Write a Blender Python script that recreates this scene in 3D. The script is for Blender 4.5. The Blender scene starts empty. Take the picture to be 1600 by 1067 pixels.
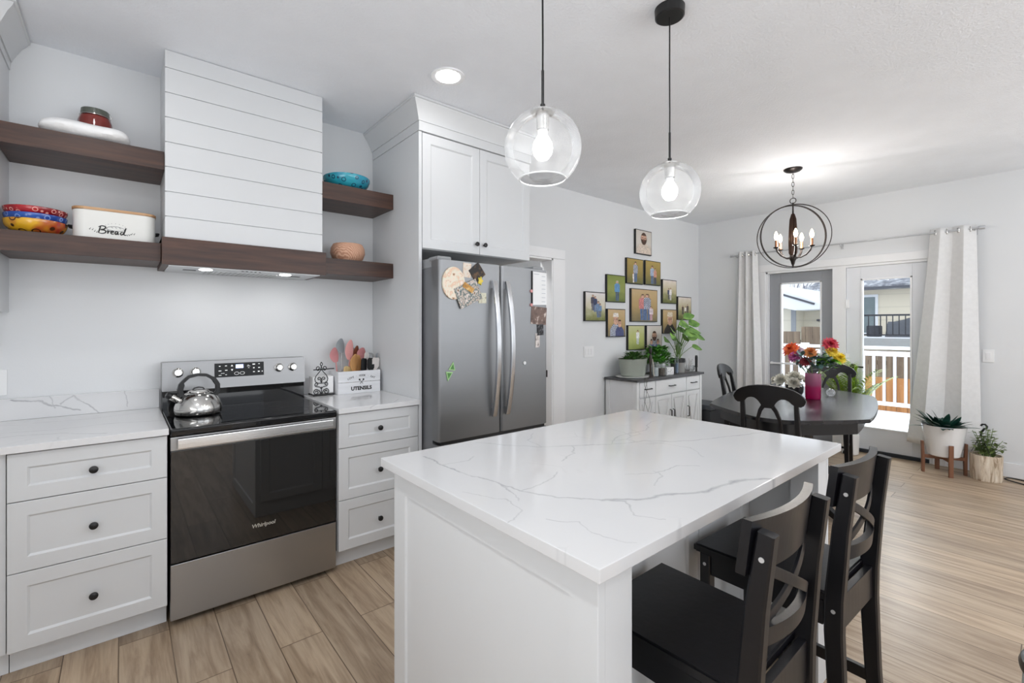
import bpy, bmesh, math, random
from math import sin, cos, pi, radians, sqrt, atan2, exp
from mathutils import Vector, Matrix, noise

scene = bpy.context.scene
col = scene.collection

# ---------------------------------------------------------------- camera
cam_d = bpy.data.cameras.new('camera')
cam = bpy.data.objects.new('camera', cam_d)
col.objects.link(cam)
cam.location = (-0.1654, -2.5593, 1.3726)
cam.rotation_euler = (radians(90), 0, radians(-39.081))
cam_d.sensor_fit = 'HORIZONTAL'
cam_d.sensor_width = 36.0
cam_d.lens = 721.212 / 1600 * 36.0
cam_d.shift_x = (800 - 777.12) / 1600
cam_d.shift_y = -(533.5 - 509.59) / 1600
cam_d.clip_start = 0.02
cam_d.clip_end = 200
scene.camera = cam

# ---------------------------------------------------------------- exposure
scene.view_settings.view_transform = 'Standard'
scene.view_settings.look = 'None'
scene.view_settings.gamma = 1.0
scene.view_settings.use_curve_mapping = False
scene.view_settings.exposure = 1.18
scene.cycles.use_denoising = True
scene.cycles.max_bounces = 10
scene.cycles.diffuse_bounces = 5
scene.cycles.glossy_bounces = 5
scene.cycles.transmission_bounces = 8
scene.cycles.transparent_max_bounces = 16
scene.cycles.sample_clamp_indirect = 6.0
scene.cycles.caustics_reflective = False
scene.cycles.caustics_refractive = False

# ---------------------------------------------------------------- sky: bright winter overcast
world = bpy.data.worlds.new('overcast_sky')
scene.world = world
world.use_nodes = True
wn = world.node_tree.nodes
bg = wn['Background']
bg.inputs['Color'].default_value = (0.86, 0.92, 1.0, 1)
bg.inputs['Strength'].default_value = 0.72


def area(name, loc, rot, sx, sy, power, color=(1, 1, 1), shape='RECTANGLE', spread=180):
    d = bpy.data.lights.new(name, 'AREA')
    d.shape = shape
    d.size = sx
    d.size_y = sy
    d.energy = power
    d.color = color
    d.spread = radians(spread)
    o = bpy.data.objects.new(name, d)
    col.objects.link(o)
    o.location = loc
    o.rotation_euler = rot
    return o


# added fill lamps behind the camera, aimed nearly straight up to brighten the ceiling
area('ceiling_fill', (0.6, -5.9, 1.5), (radians(160), 0, 0), 3.0, 2.1, 22, (0.965, 0.985, 1.0))
area('ceiling_fill', (4.0, -5.9, 1.5), (radians(160), 0, 0), 3.0, 2.1, 46, (0.965, 0.985, 1.0))
# added fill lamp at the camera's side, where the wall has no window
area('side_fill', (-1.22, -2.3, 1.55), (radians(125), 0, radians(-90)), 2.6, 1.2, 18, (0.965, 0.985, 1.0))
# daylight pouring in through the patio door, from above the snowy deck
area('patio_daylight', (7.3, -0.95, 2.75), (radians(62), 0, radians(90)), 2.2, 1.2, 130, (0.93, 0.97, 1.0))

H = 2.784           # ceiling height
YW = 0.686          # kitchen wall
XF = 6.103          # patio door wall
# the recessed light by the fridge, then unseen ceiling lamps added as fill
DOWNLIGHTS_AND_FILL = [(1.261, -0.361), (-0.35, -0.42), (-0.4, -2.2), (0.9, -3.4), (2.9, -3.6), (4.9, -3.4), (2.8, -5.0)]
DOWNLIGHT_AND_FILL_W = [0.6, 1.5, 6.0, 2.0, 4.5, 1.5, 5.0]
for (lx, ly), lw in zip(DOWNLIGHTS_AND_FILL, DOWNLIGHT_AND_FILL_W):
    area('downlight_and_fill_glow', (lx, ly, H - 0.02), (0, 0, 0), 0.12, 0.12, lw, (1.0, 0.99, 0.98), 'DISK')


# ---------------------------------------------------------------- helpers
def S(r, g, b):
    f = lambda c: (c / 255 / 12.92) if c <= 10 else ((c / 255 + 0.055) / 1.055) ** 2.4
    return (f(r), f(g), f(b), 1.0)


def new_mat(name):
    m = bpy.data.materials.new(name)
    m.use_nodes = True
    nt = m.node_tree
    return m, nt, nt.nodes['Principled BSDF']


def N(nt, typ, **kw):
    n = nt.nodes.new(typ)
    for k, v in kw.items():
        setattr(n, k, v)
    return n


def obj_coord(nt):
    return N(nt, 'ShaderNodeTexCoord').outputs['Object']


def mapped(nt, scale=(1, 1, 1), rot=(0, 0, 0)):
    mp = N(nt, 'ShaderNodeMapping')
    mp.inputs['Scale'].default_value = scale
    mp.inputs['Rotation'].default_value = rot
    nt.links.new(obj_coord(nt), mp.inputs['Vector'])
    return mp.outputs['Vector']


def noise_tex(nt, vec, scale, detail=4, rough=0.5, dist=0.0):
    n = N(nt, 'ShaderNodeTexNoise')
    n.inputs['Scale'].default_value = scale
    n.inputs['Detail'].default_value = detail
    n.inputs['Roughness'].default_value = rough
    n.inputs['Distortion'].default_value = dist
    if vec is not None:
        nt.links.new(vec, n.inputs['Vector'])
    return n


def ramp(nt, fac, stops):
    r = N(nt, 'ShaderNodeValToRGB')
    el = r.color_ramp.elements
    while len(el) < len(stops):
        el.new(0.5)
    for e, (p, c) in zip(el, stops):
        e.position = p
        e.color = c
    nt.links.new(fac, r.inputs['Fac'])
    return r.outputs['Color']


def bump(nt, bsdf, height, strength, dist=0.01):
    b = N(nt, 'ShaderNodeBump')
    b.inputs['Strength'].default_value = strength
    b.inputs['Distance'].default_value = dist
    nt.links.new(height, b.inputs['Height'])
    nt.links.new(b.outputs['Normal'], bsdf.inputs['Normal'])


def paint(name, color, rough=0.45, metal=0.0, var=0.03, vscale=6, bumpy=0.0, bscale=60, spec=0.5, coat=0.0,
          stretch=(1, 1, 1), emit=None, estr=0.0):
    """plain surface with slight procedural variation of tone"""
    m, nt, b = new_mat(name)
    b.inputs['Roughness'].default_value = rough
    b.inputs['Metallic'].default_value = metal
    b.inputs['Specular IOR Level'].default_value = spec
    b.inputs['Coat Weight'].default_value = coat
    v = mapped(nt, stretch)
    n = noise_tex(nt, v, vscale, 3)
    lo = tuple(max(0, c * (1 - var)) for c in color[:3]) + (1,)
    hi = tuple(min(1, c * (1 + var)) for c in color[:3]) + (1,)
    nt.links.new(ramp(nt, n.outputs['Fac'], [(0.3, lo), (0.7, hi)]), b.inputs['Base Color'])
    if bumpy:
        n2 = noise_tex(nt, v, bscale, 3)
        bump(nt, b, n2.outputs['Fac'], bumpy)
    if emit:
        b.inputs['Emission Color'].default_value = emit
        b.inputs['Emission Strength'].default_value = estr
    return m


def wood(name, dark, light, along='X', scale=1.0, rough=0.45, contrast=(0.35, 0.7)):
    m, nt, b = new_mat(name)
    st = {'X': (2.0, 26, 26), 'Y': (26, 2.0, 26), 'Z': (26, 26, 2.0)}[along]
    v = mapped(nt, tuple(s * scale for s in st))
    n = noise_tex(nt, v, 1.0, 6, 0.6, 0.6)
    nt.links.new(ramp(nt, n.outputs['Fac'], [(contrast[0], dark), (contrast[1], light)]), b.inputs['Base Color'])
    b.inputs['Roughness'].default_value = rough
    bump(nt, b, n.outputs['Fac'], 0.15, 0.002)
    return m


def steel(name, color=(0.56, 0.565, 0.575, 1), rough=0.28, along='Z', amp=0.08, aniso=0.0):
    m, nt, b = new_mat(name)
    st = {'X': (1.5, 300, 300), 'Z': (300, 300, 1.5), 'Y': (300, 1.5, 300)}[along]
    n = noise_tex(nt, mapped(nt, st), 1.0, 3)
    b.inputs['Base Color'].default_value = color
    b.inputs['Metallic'].default_value = 1.0
    r = N(nt, 'ShaderNodeMapRange')
    r.inputs['To Min'].default_value = rough - amp
    r.inputs['To Max'].default_value = rough + amp
    nt.links.new(n.outputs['Fac'], r.inputs['Value'])
    nt.links.new(r.outputs['Result'], b.inputs['Roughness'])
    bump(nt, b, n.outputs['Fac'], 0.03, 0.001)
    b.inputs['Anisotropic'].default_value = aniso
    return m


def thin_glass(name, tint=(1, 1, 1, 1), refl=1.0, haze=0.0, ior=1.45):
    m, nt, b = new_mat(name)
    nt.nodes.remove(b)
    out = nt.nodes['Material Output']
    tr = N(nt, 'ShaderNodeBsdfTransparent')
    tr.inputs['Color'].default_value = tint
    gl = N(nt, 'ShaderNodeBsdfGlossy')
    gl.inputs['Roughness'].default_value = 0.02
    fr = N(nt, 'ShaderNodeFresnel')
    fr.inputs['IOR'].default_value = ior
    mul = N(nt, 'ShaderNodeMath', operation='MULTIPLY')
    mul.inputs[1].default_value = refl
    nt.links.new(fr.outputs['Fac'], mul.inputs[0])
    mx = N(nt, 'ShaderNodeMixShader')
    nt.links.new(mul.outputs[0], mx.inputs[0])
    nt.links.new(tr.outputs[0], mx.inputs[1])
    nt.links.new(gl.outputs[0], mx.inputs[2])
    last = mx
    if haze:
        df = N(nt, 'ShaderNodeBsdfTranslucent')
        df.inputs['Color'].default_value = (0.9, 0.92, 0.95, 1)
        nz = noise_tex(nt, obj_coord(nt), 30, 3)
        mm = N(nt, 'ShaderNodeMath', operation='MULTIPLY')
        mm.inputs[1].default_value = haze * 2
        nt.links.new(nz.outputs['Fac'], mm.inputs[0])
        m2 = N(nt, 'ShaderNodeMixShader')
        nt.links.new(mm.outputs[0], m2.inputs[0])
        nt.links.new(mx.outputs[0], m2.inputs[1])
        nt.links.new(df.outputs[0], m2.inputs[2])
        last = m2
    nt.links.new(last.outputs[0], out.inputs['Surface'])
    return m


def glow(name, color, strength):
    m, nt, b = new_mat(name)
    b.inputs['Base Color'].default_value = (0.9, 0.9, 0.9, 1)
    b.inputs['Emission Color'].default_value = color
    b.inputs['Emission Strength'].default_value = strength
    return m


class MB:
    """collects shapes into one mesh"""

    def __init__(self):
        self.bm = bmesh.new()
        self.M = Matrix.Identity(4)

    def v(self, p):
        return self.bm.verts.new(self.M @ Vector(p))

    def f(self, vs):
        try:
            return self.bm.faces.new(vs)
        except ValueError:
            return None

    def box(self, x0, y0, z0, x1, y1, z1, bevel=0.0, seg=2):
        x0, x1 = min(x0, x1), max(x0, x1)
        y0, y1 = min(y0, y1), max(y0, y1)
        z0, z1 = min(z0, z1), max(z0, z1)
        vs = [self.v(p) for p in ((x0, y0, z0), (x1, y0, z0), (x1, y1, z0), (x0, y1, z0),
                                  (x0, y0, z1), (x1, y0, z1), (x1, y1, z1), (x0, y1, z1))]
        fs = [self.f([vs[i] for i in q]) for q in ((0, 3, 2, 1), (4, 5, 6, 7), (0, 1, 5, 4), (1, 2, 6, 5), (2, 3, 7, 6), (3, 0, 4, 7))]
        if bevel > 0:
            es = set()
            for fc in fs:
                es.update(fc.edges)
            bmesh.ops.bevel(self.bm, geom=list(es), offset=bevel, segments=seg, affect='EDGES', profile=0.5, clamp_overlap=True)
        return self

    def bar(self, p0, p1, w0, d0, w1=None, d1=None, side=None, bevel=0.003):
        """tapered square bar from p0 to p1; w across 'side', d across the other way"""
        p0, p1 = Vector(p0), Vector(p1)
        w1 = w0 if w1 is None else w1
        d1 = d0 if d1 is None else d1
        t = (p1 - p0).normalized()
        s = Vector(side) if side is not None else (Vector((1, 0, 0)) if abs(t.x) < 0.9 else Vector((0, 1, 0)))
        s = (s - t * s.dot(t)).normalized()
        n = t.cross(s)
        vs = []
        for p, w, d in ((p0, w0, d0), (p1, w1, d1)):
            for a, b in ((-1, -1), (1, -1), (1, 1), (-1, 1)):
                vs.append(self.v(p + s * (a * w / 2) + n * (b * d / 2)))
        fs = [self.f([vs[i] for i in q]) for q in ((0, 3, 2, 1), (4, 5, 6, 7), (0, 1, 5, 4), (1, 2, 6, 5), (2, 3, 7, 6), (3, 0, 4, 7))]
        if bevel:
            es = set()
            for fc in fs:
                es.update(fc.edges)
            bmesh.ops.bevel(self.bm, geom=list(es), offset=bevel, segments=1, affect='EDGES', clamp_overlap=True)
        return self

    def sweep(self, pts, w, d, side=(1, 0, 0)):
        """rectangular section swept along points (w across side, d across normal); w, d may be lists"""
        pts = [Vector(p) for p in pts]
        n = len(pts)
        W = w if isinstance(w, (list, tuple)) else [w] * n
        D = d if isinstance(d, (list, tuple)) else [d] * n
        rings = []
        for i, p in enumerate(pts):
            t = (pts[min(i + 1, n - 1)] - pts[max(i - 1, 0)]).normalized()
            s = Vector(side)
            s = (s - t * s.dot(t)).normalized()
            nn = t.cross(s)
            c = 0.22
            ring = []
            for a, b in ((-1, -1 + c), (-1 + c, -1), (1 - c, -1), (1, -1 + c), (1, 1 - c), (1 - c, 1), (-1 + c, 1), (-1, 1 - c)):
                ring.append(self.v(p + s * (a * W[i] / 2) + nn * (b * D[i] / 2)))
            rings.append(ring)
        self._skin(rings)
        return self

    def _skin(self, rings, cap=True, closed=False):
        k = len(rings[0])
        m = len(rings)
        for i in range(m if closed else m - 1):
            A, B = rings[i], rings[(i + 1) % m]
            for j in range(k):
                self.f([A[j], A[(j + 1) % k], B[(j + 1) % k], B[j]])
        if cap and not closed:
            self.f(list(reversed(rings[0])))
            self.f(rings[-1])

    def tube(self, pts, r, seg=8, closed=False):
        pts = [Vector(p) for p in pts]
        n = len(pts)
        R = r if isinstance(r, (list, tuple)) else [r] * n
        rings = []
        prev = None
        for i, p in enumerate(pts):
            if closed:
                t = (pts[(i + 1) % n] - pts[i - 1]).normalized()
            else:
                t = (pts[min(i + 1, n - 1)] - pts[max(i - 1, 0)]).normalized()
            if prev is None:
                a = Vector((0, 0, 1)) if abs(t.z) < 0.9 else Vector((1, 0, 0))
                s = (a - t * a.dot(t)).normalized()
            else:
                s = (prev - t * prev.dot(t))
                s = s.normalized() if s.length > 1e-6 else t.orthogonal().normalized()
            prev = s
            b = t.cross(s)
            rings.append([self.v(p + (s * cos(2 * pi * j / seg) + b * sin(2 * pi * j / seg)) * R[i]) for j in range(seg)])
        self._skin(rings, closed=closed)
        return self

    def cyl(self, p0, p1, r0, r1=None, seg=20):
        return self.tube([p0, p1], [r0, r0 if r1 is None else r1], seg)

    def lathe(self, prof, c=(0, 0, 0), seg=32, axis='Z', sx=1.0, sy=1.0, ring=False):
        """prof: list of (radius, height) from bottom to top"""
        c = Vector(c)
        rings = []
        for (r, h) in prof:
            ring = []
            for j in range(seg):
                a = 2 * pi * j / seg
                x, y = r * cos(a) * sx, r * sin(a) * sy
                if axis == 'Z':
                    q = Vector((x, y, h))
                elif axis == 'Y':
                    q = Vector((x, -h, y))      # height runs toward -Y
                else:
                    q = Vector((h, x, y))
                ring.append(self.v(c + q))
            rings.append(ring)
        self._skin(rings, cap=not ring, closed=ring)
        bmesh.ops.remove_doubles(self.bm, verts=[x for r_ in rings for x in r_ if x.is_valid], dist=1e-6)
        return self

    def sphere(self, c, r, seg=20, rings=12, sc=(1, 1, 1)):
        prof = [(max(1e-4, r * sin(pi * i / rings)), -r * cos(pi * i / rings)) for i in range(rings + 1)]
        old = self.M
        self.M = old @ Matrix.Translation(c) @ Matrix.Diagonal((sc[0], sc[1], sc[2], 1))
        self.lathe(prof, (0, 0, 0), seg)
        self.M = old
        return self

    def prism(self, poly, z0, z1, bevel=0.0):
        """poly: list of (x, y), extruded from z0 to z1"""
        b = [self.v((x, y, z0)) for x, y in poly]
        t = [self.v((x, y, z1)) for x, y in poly]
        n = len(poly)
        fs = [self.f(list(reversed(b))), self.f(t)]
        for i in range(n):
            fs.append(self.f([b[i], b[(i + 1) % n], t[(i + 1) % n], t[i]]))
        if bevel:
            es = [e for fc in fs[:2] if fc for e in fc.edges]
            bmesh.ops.bevel(self.bm, geom=es, offset=bevel, segments=2, affect='EDGES', clamp_overlap=True)
        return self

    def grid(self, fn, nu, nv):
        """fn(u, v) -> point, u and v in 0..1"""
        vs = [[self.v(fn(i / nu, j / nv)) for j in range(nv + 1)] for i in range(nu + 1)]
        for i in range(nu):
            for j in range(nv):
                self.f([vs[i][j], vs[i + 1][j], vs[i + 1][j + 1], vs[i][j + 1]])
        return vs

    def leaf(self, base, d, up, L, W, droop=0.3, nu=6, fold=0.15, tip=1.0):
        """pointed leaf as a curved double-sided blade with a little thickness"""
        base, d, up = Vector(base), Vector(d).normalized(), Vector(up)
        s = d.cross(up).normalized()
        up = s.cross(d).normalized()
        rows = []
        for i in range(nu + 1):
            t = i / nu
            w = W / 2 * (sin(pi * t ** (0.75 * tip)) ** 0.8 if 0 < t < 1 else 0.02)
            p = base + d * (L * (t - droop * 0.25 * t * t)) - Vector((0, 0, 1)) * (droop * L * t * t * 0.6)
            rows.append([self.v(p - s * w + up * (fold * w)), self.v(p), self.v(p + s * w + up * (fold * w))])
        for i in range(nu):
            a, b = rows[i], rows[i + 1]
            self.f([a[0], a[1], b[1], b[0]])
            self.f([a[1], a[2], b[2], b[1]])
        return self

    def shaker(self, x0, x1, z0, z1, y, thick=0.02, fr=0.055, rec=0.008, ch=0.008):
        """framed recessed-panel front facing -Y, its front at y"""
        def rect(a, yy):
            return [self.v((x0 + a, yy, z0 + a)), self.v((x1 - a, yy, z0 + a)), self.v((x1 - a, yy, z1 - a)), self.v((x0 + a, yy, z1 - a))]
        e = 0.0015
        back = rect(0, y + thick)
        r0 = rect(0, y + e)
        r1 = rect(e, y)
        r2 = rect(fr, y)
        r3 = rect(fr + ch, y + rec)
        for A, B in ((back, r0), (r0, r1), (r1, r2), (r2, r3)):
            for i in range(4):
                self.f([A[i], A[(i + 1) % 4], B[(i + 1) % 4], B[i]])
        self.f(r3)
        self.f(list(reversed(back)))
        return self

    def mesh(self, name, mat, smooth=True):
        bmesh.ops.recalc_face_normals(self.bm, faces=self.bm.faces[:])
        me = bpy.data.meshes.new(name)
        self.bm.to_mesh(me)
        self.bm.free()
        if mat:
            me.materials.append(mat)
        if smooth:
            me.shade_smooth()
            me.set_sharp_from_angle(angle=radians(32))
        return me

    def build(self, name, mat, parent=None, world=True, smooth=True):
        """one mesh object; with world=True the shape is in room coordinates although it hangs under parent"""
        if parent is not None and world:
            bmesh.ops.translate(self.bm, verts=self.bm.verts[:], vec=-base_of(parent))
        o = bpy.data.objects.new(name, self.mesh(name, mat, smooth))
        col.objects.link(o)
        if smooth:                      # flat faces stay flat beside rounded edges
            wn_ = o.modifiers.new('weighted_normal', 'WEIGHTED_NORMAL')
            wn_.keep_sharp = True
        if parent is not None:
            o.parent = parent
        return o


def base_of(o):
    p = Vector((0, 0, 0))
    while o is not None:
        p += Vector(o.location)
        o = o.parent
    return p


def tag(o, label=None, cat=None, group=None, kind=None):
    if label:
        o['label'] = label
    if cat:
        o['category'] = cat
    if group:
        o['group'] = group
    if kind:
        o['kind'] = kind
    return o


def thing(name, label, cat, loc=(0, 0, 0), rz=0.0, group=None):
    o = bpy.data.objects.new(name, None)
    o.empty_display_size = 0.05
    col.objects.link(o)
    o.location = loc
    o.rotation_euler = (0, 0, rz)
    return tag(o, label, cat, group)


def struct(o):
    o['kind'] = 'structure'
    return o


def dup(root, loc, rz, label, group=None):
    r = root.copy()
    col.objects.link(r)
    r.location = loc
    r.rotation_euler = (0, 0, rz)
    r['label'] = label
    if group:
        r['group'] = group
    for ch in list(root.children):
        c = ch.copy()
        col.objects.link(c)
        c.parent = r
        for g in list(ch.children):
            d = g.copy()
            col.objects.link(d)
            d.parent = c
    return r


def text_part(name, txt, size, mat, parent, M, extrude=0.0006, bold=0.0, shear=0.0, align='CENTER', space=1.0):
    """lettering as a mesh; M places it in parent space"""
    cu = bpy.data.curves.new(name, 'FONT')
    cu.body = txt
    cu.size = size
    cu.extrude = extrude
    cu.offset = bold
    cu.shear = shear
    cu.align_x = align
    cu.space_character = space
    cu.resolution_u = 4
    tmp = bpy.data.objects.new(name + '_tmp', cu)
    col.objects.link(tmp)
    dg = bpy.context.evaluated_depsgraph_get()
    me = bpy.data.meshes.new_from_object(tmp.evaluated_get(dg))
    bpy.data.objects.remove(tmp)
    me.transform(M)
    me.name = name
    me.materials.clear()
    me.materials.append(mat)
    o = bpy.data.objects.new(name, me)
    col.objects.link(o)
    o.parent = parent
    return o


def facing_y(x, y, z, roll=0.0):
    """matrix for lettering that faces -Y (towards the kitchen)"""
    return Matrix.Translation((x, y, z)) @ Matrix.Rotation(roll, 4, 'Y') @ Matrix.Rotation(radians(90), 4, 'X')


def arc(c, r, a0, a1, n, plane='XZ'):
    out = []
    for i in range(n + 1):
        a = a0 + (a1 - a0) * i / n
        p = (r * cos(a), r * sin(a))
        if plane == 'XZ':
            out.append((c[0] + p[0], c[1], c[2] + p[1]))
        elif plane == 'XY':
            out.append((c[0] + p[0], c[1] + p[1], c[2]))
        else:
            out.append((c[0], c[1] + p[0], c[2] + p[1]))
    return out


def spiral(c, r0, r1, a0, a1, n):
    """flat scroll in the XZ plane"""
    out = []
    for i in range(n + 1):
        t = i / n
        a = a0 + (a1 - a0) * t
        r = r0 + (r1 - r0) * t
        out.append((c[0] + r * cos(a), c[1], c[2] + r * sin(a)))
    return out


# ---------------------------------------------------------------- materials
WALL = paint('wall_paint', S(223, 225, 227), 0.6, var=0.012, vscale=2, bumpy=0.05, bscale=180, spec=0.3)
CEIL = paint('ceiling_texture', S(240, 243, 248), 0.85, var=0.015, vscale=5, bumpy=0.35, bscale=85, spec=0.2)
TRIM = paint('white_trim', S(233, 234, 236), 0.35, var=0.01)
CAB = paint('white_cabinet_paint', S(211, 213, 215), 0.38, var=0.01, vscale=3)
TOEK = paint('toe_kick_paint', S(222, 225, 228), 0.5, var=0.02)
BLACKMETAL = paint('black_metal', S(22, 22, 24), 0.38, var=0.08, vscale=40)
BLACKPLASTIC = paint('black_plastic', S(20, 20, 22), 0.35, var=0.05)
BLACKWOOD = paint('black_stained_wood', S(14, 14, 18), 0.33, var=0.22, vscale=1.2, stretch=(18, 18, 2), bumpy=0.04, bscale=3)
TABLEWOOD = wood('dark_table_wood', S(24, 24, 27), S(44, 44, 48), 'X', 0.6, 0.24)
WALNUT = wood('dark_walnut', S(48, 28, 21), S(82, 53, 40), 'X', 1.2, 0.42)
STEEL = steel('brushed_steel', (0.43, 0.43, 0.43, 1), 0.34, 'X')
PANELSTEEL = steel('control_panel_steel', (0.28, 0.28, 0.283, 1), 0.36, 'X')
FRIDGESTEEL = steel('fridge_steel', (0.27, 0.275, 0.283, 1), 0.46, 'X', 0.05, 0.6)
FRIDGESIDE = paint('fridge_grey_side', S(128, 130, 134), 0.4, metal=0.3, var=0.03)
CHROME = steel('polished_steel', (0.62, 0.61, 0.59, 1), 0.13, 'X', 0.03)
BLACKGLASS = paint('black_glass', (0.006, 0.006, 0.007, 1), 0.04, var=0.0, spec=0.6)
OVENGLASS = paint('oven_glass', (0.010, 0.010, 0.010, 1), 0.03, var=0.0, spec=0.9)
WHITECER = paint('white_ceramic', S(236, 236, 236), 0.25, var=0.01)
WHITEPL = paint('white_plastic', S(236, 237, 238), 0.35, var=0.01)
GLASS = thin_glass('clear_glass', (0.985, 0.99, 0.99, 1), 0.8, 0.14, 1.3)
PANE = thin_glass('window_pane', (0.98, 0.99, 0.99, 1), 0.6)
LETTER = paint('black_lettering', S(25, 24, 24), 0.5, var=0.0)
SOIL = paint('potting_soil', S(48, 38, 30), 0.95, var=0.3, vscale=60, bumpy=0.5, bscale=90)


def leaf_mat(name, dark, light, rough=0.45):
    m, nt, b = new_mat(name)
    n = noise_tex(nt, obj_coord(nt), 14, 3)
    nt.links.new(ramp(nt, n.outputs['Fac'], [(0.3, dark), (0.7, light)]), b.inputs['Base Color'])
    b.inputs['Roughness'].default_value = rough
    b.inputs['Subsurface Weight'].default_value = 0.0
    return m


def floor_mat():
    m, nt, b = new_mat('plank_floor')
    tc = obj_coord(nt)
    sep = N(nt, 'ShaderNodeSeparateXYZ')
    nt.links.new(tc, sep.inputs[0])
    cmb = N(nt, 'ShaderNodeCombineXYZ')
    nt.links.new(sep.outputs['Y'], cmb.inputs['X'])
    nt.links.new(sep.outputs['X'], cmb.inputs['Y'])

    def brick(c1, c2, mo):
        br = N(nt, 'ShaderNodeTexBrick')
        br.offset = 0.37
        br.offset_frequency = 2
        br.inputs['Color1'].default_value = c1
        br.inputs['Color2'].default_value = c2
        br.inputs['Mortar'].default_value = mo
        br.inputs['Scale'].default_value = 1.0
        br.inputs['Mortar Size'].default_value = 0.0024
        br.inputs['Mortar Smooth'].default_value = 0.3
        br.inputs['Brick Width'].default_value = 1.22
        br.inputs['Row Height'].default_value = 0.178
        nt.links.new(cmb.outputs[0], br.inputs['Vector'])
        return br
    rnd = brick((0, 0, 0, 1), (1, 1, 1, 1), (0.5, 0.5, 0.5, 1))
    # grain: long noise along each plank, shifted per plank
    mp = N(nt, 'ShaderNodeMapping')
    mp.inputs['Scale'].default_value = (1.3, 15, 1)
    nt.links.new(cmb.outputs[0], mp.inputs['Vector'])
    g = N(nt, 'ShaderNodeTexNoise', noise_dimensions='4D')
    g.inputs['Scale'].default_value = 1.6
    g.inputs['Detail'].default_value = 7
    g.inputs['Roughness'].default_value = 0.62
    g.inputs['Distortion'].default_value = 0.9
    nt.links.new(mp.outputs[0], g.inputs['Vector'])
    mw = N(nt, 'ShaderNodeMath', operation='MULTIPLY')
    mw.inputs[1].default_value = 23.0
    nt.links.new(rnd.outputs['Color'], mw.inputs[0])
    nt.links.new(mw.outputs[0], g.inputs['W'])
    # fine streaks
    mp2 = N(nt, 'ShaderNodeMapping')
    mp2.inputs['Scale'].default_value = (4, 120, 1)
    nt.links.new(cmb.outputs[0], mp2.inputs['Vector'])
    g2 = noise_tex(nt, mp2.outputs[0], 1.0, 4)
    c = ramp(nt, g.outputs['Fac'], [(0.26, S(128, 108, 90)), (0.42, S(163, 142, 119)), (0.56, S(186, 166, 142)), (0.78, S(203, 185, 163))])
    mix = N(nt, 'ShaderNodeMix', data_type='RGBA', blend_type='MULTIPLY')
    mix.inputs['Factor'].default_value = 1.0
    nt.links.new(c, mix.inputs['A'])
    tone = ramp(nt, rnd.outputs['Color'], [(0.0, (0.80, 0.79, 0.79, 1)), (1.0, (1.06, 1.04, 1.02, 1))])
    nt.links.new(tone, mix.inputs['B'])
    mix2 = N(nt, 'ShaderNodeMix', data_type='RGBA', blend_type='MULTIPLY')
    mix2.inputs['Factor'].default_value = 1.0
    nt.links.new(mix.outputs['Result'], mix2.inputs['A'])
    nt.links.new(ramp(nt, g2.outputs['Fac'], [(0.3, (0.94, 0.94, 0.94, 1)), (0.7, (1.03, 1.03, 1.03, 1))]), mix2.inputs['B'])
    joint = brick((1, 1, 1, 1), (1, 1, 1, 1), (0.34, 0.30, 0.27, 1))
    mix3 = N(nt, 'ShaderNodeMix', data_type='RGBA', blend_type='MULTIPLY')
    mix3.inputs['Factor'].default_value = 1.0
    nt.links.new(mix2.outputs['Result'], mix3.inputs['A'])
    nt.links.new(joint.outputs['Color'], mix3.inputs['B'])
    nt.links.new(mix3.outputs['Result'], b.inputs['Base Color'])
    b.inputs['Roughness'].default_value = 0.36
    b.inputs['Specular IOR Level'].default_value = 0.45
    bump(nt, b, joint.outputs['Color'], 0.3, 0.002)
    return m


FLOORM = floor_mat()


def vein_group():
    g = bpy.data.node_groups.new('vein_segment', 'ShaderNodeTree')
    for nm, tp in (('P', 'NodeSocketVector'), ('A', 'NodeSocketVector'), ('BA', 'NodeSocketVector'), ('InvBB', 'NodeSocketFloat'),
                   ('Width', 'NodeSocketFloat'), ('Strength', 'NodeSocketFloat'), ('Prev', 'NodeSocketFloat')):
        g.interface.new_socket(nm, in_out='INPUT', socket_type=tp)
    g.interface.new_socket('Mask', in_out='OUTPUT', socket_type='NodeSocketFloat')
    gi = g.nodes.new('NodeGroupInput')
    go = g.nodes.new('NodeGroupOutput')
    L = g.links.new

    def vm(op):
        n = g.nodes.new('ShaderNodeVectorMath')
        n.operation = op
        return n

    def mt(op):
        n = g.nodes.new('ShaderNodeMath')
        n.operation = op
        return n
    pa = vm('SUBTRACT')
    L(gi.outputs['P'], pa.inputs[0])
    L(gi.outputs['A'], pa.inputs[1])
    dt = vm('DOT_PRODUCT')
    L(pa.outputs[0], dt.inputs[0])
    L(gi.outputs['BA'], dt.inputs[1])
    h = mt('MULTIPLY')
    h.use_clamp = True
    L(dt.outputs['Value'], h.inputs[0])
    L(gi.outputs['InvBB'], h.inputs[1])
    sc = vm('SCALE')
    L(gi.outputs['BA'], sc.inputs[0])
    L(h.outputs[0], sc.inputs['Scale'])
    df = vm('SUBTRACT')
    L(pa.outputs[0], df.inputs[0])
    L(sc.outputs[0], df.inputs[1])
    ln = vm('LENGTH')
    L(df.outputs[0], ln.inputs[0])
    dv = mt('DIVIDE')
    L(ln.outputs['Value'], dv.inputs[0])
    L(gi.outputs['Width'], dv.inputs[1])
    inv = mt('SUBTRACT')
    inv.use_clamp = True
    inv.inputs[0].default_value = 1.0
    L(dv.outputs[0], inv.inputs[1])
    ms = mt('MULTIPLY')
    L(inv.outputs[0], ms.inputs[0])
    L(gi.outputs['Strength'], ms.inputs[1])
    mx = mt('MAXIMUM')
    L(ms.outputs[0], mx.inputs[0])
    L(gi.outputs['Prev'], mx.inputs[1])
    L(mx.outputs[0], go.inputs['Mask'])
    return g


VEIN = vein_group()


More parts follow.
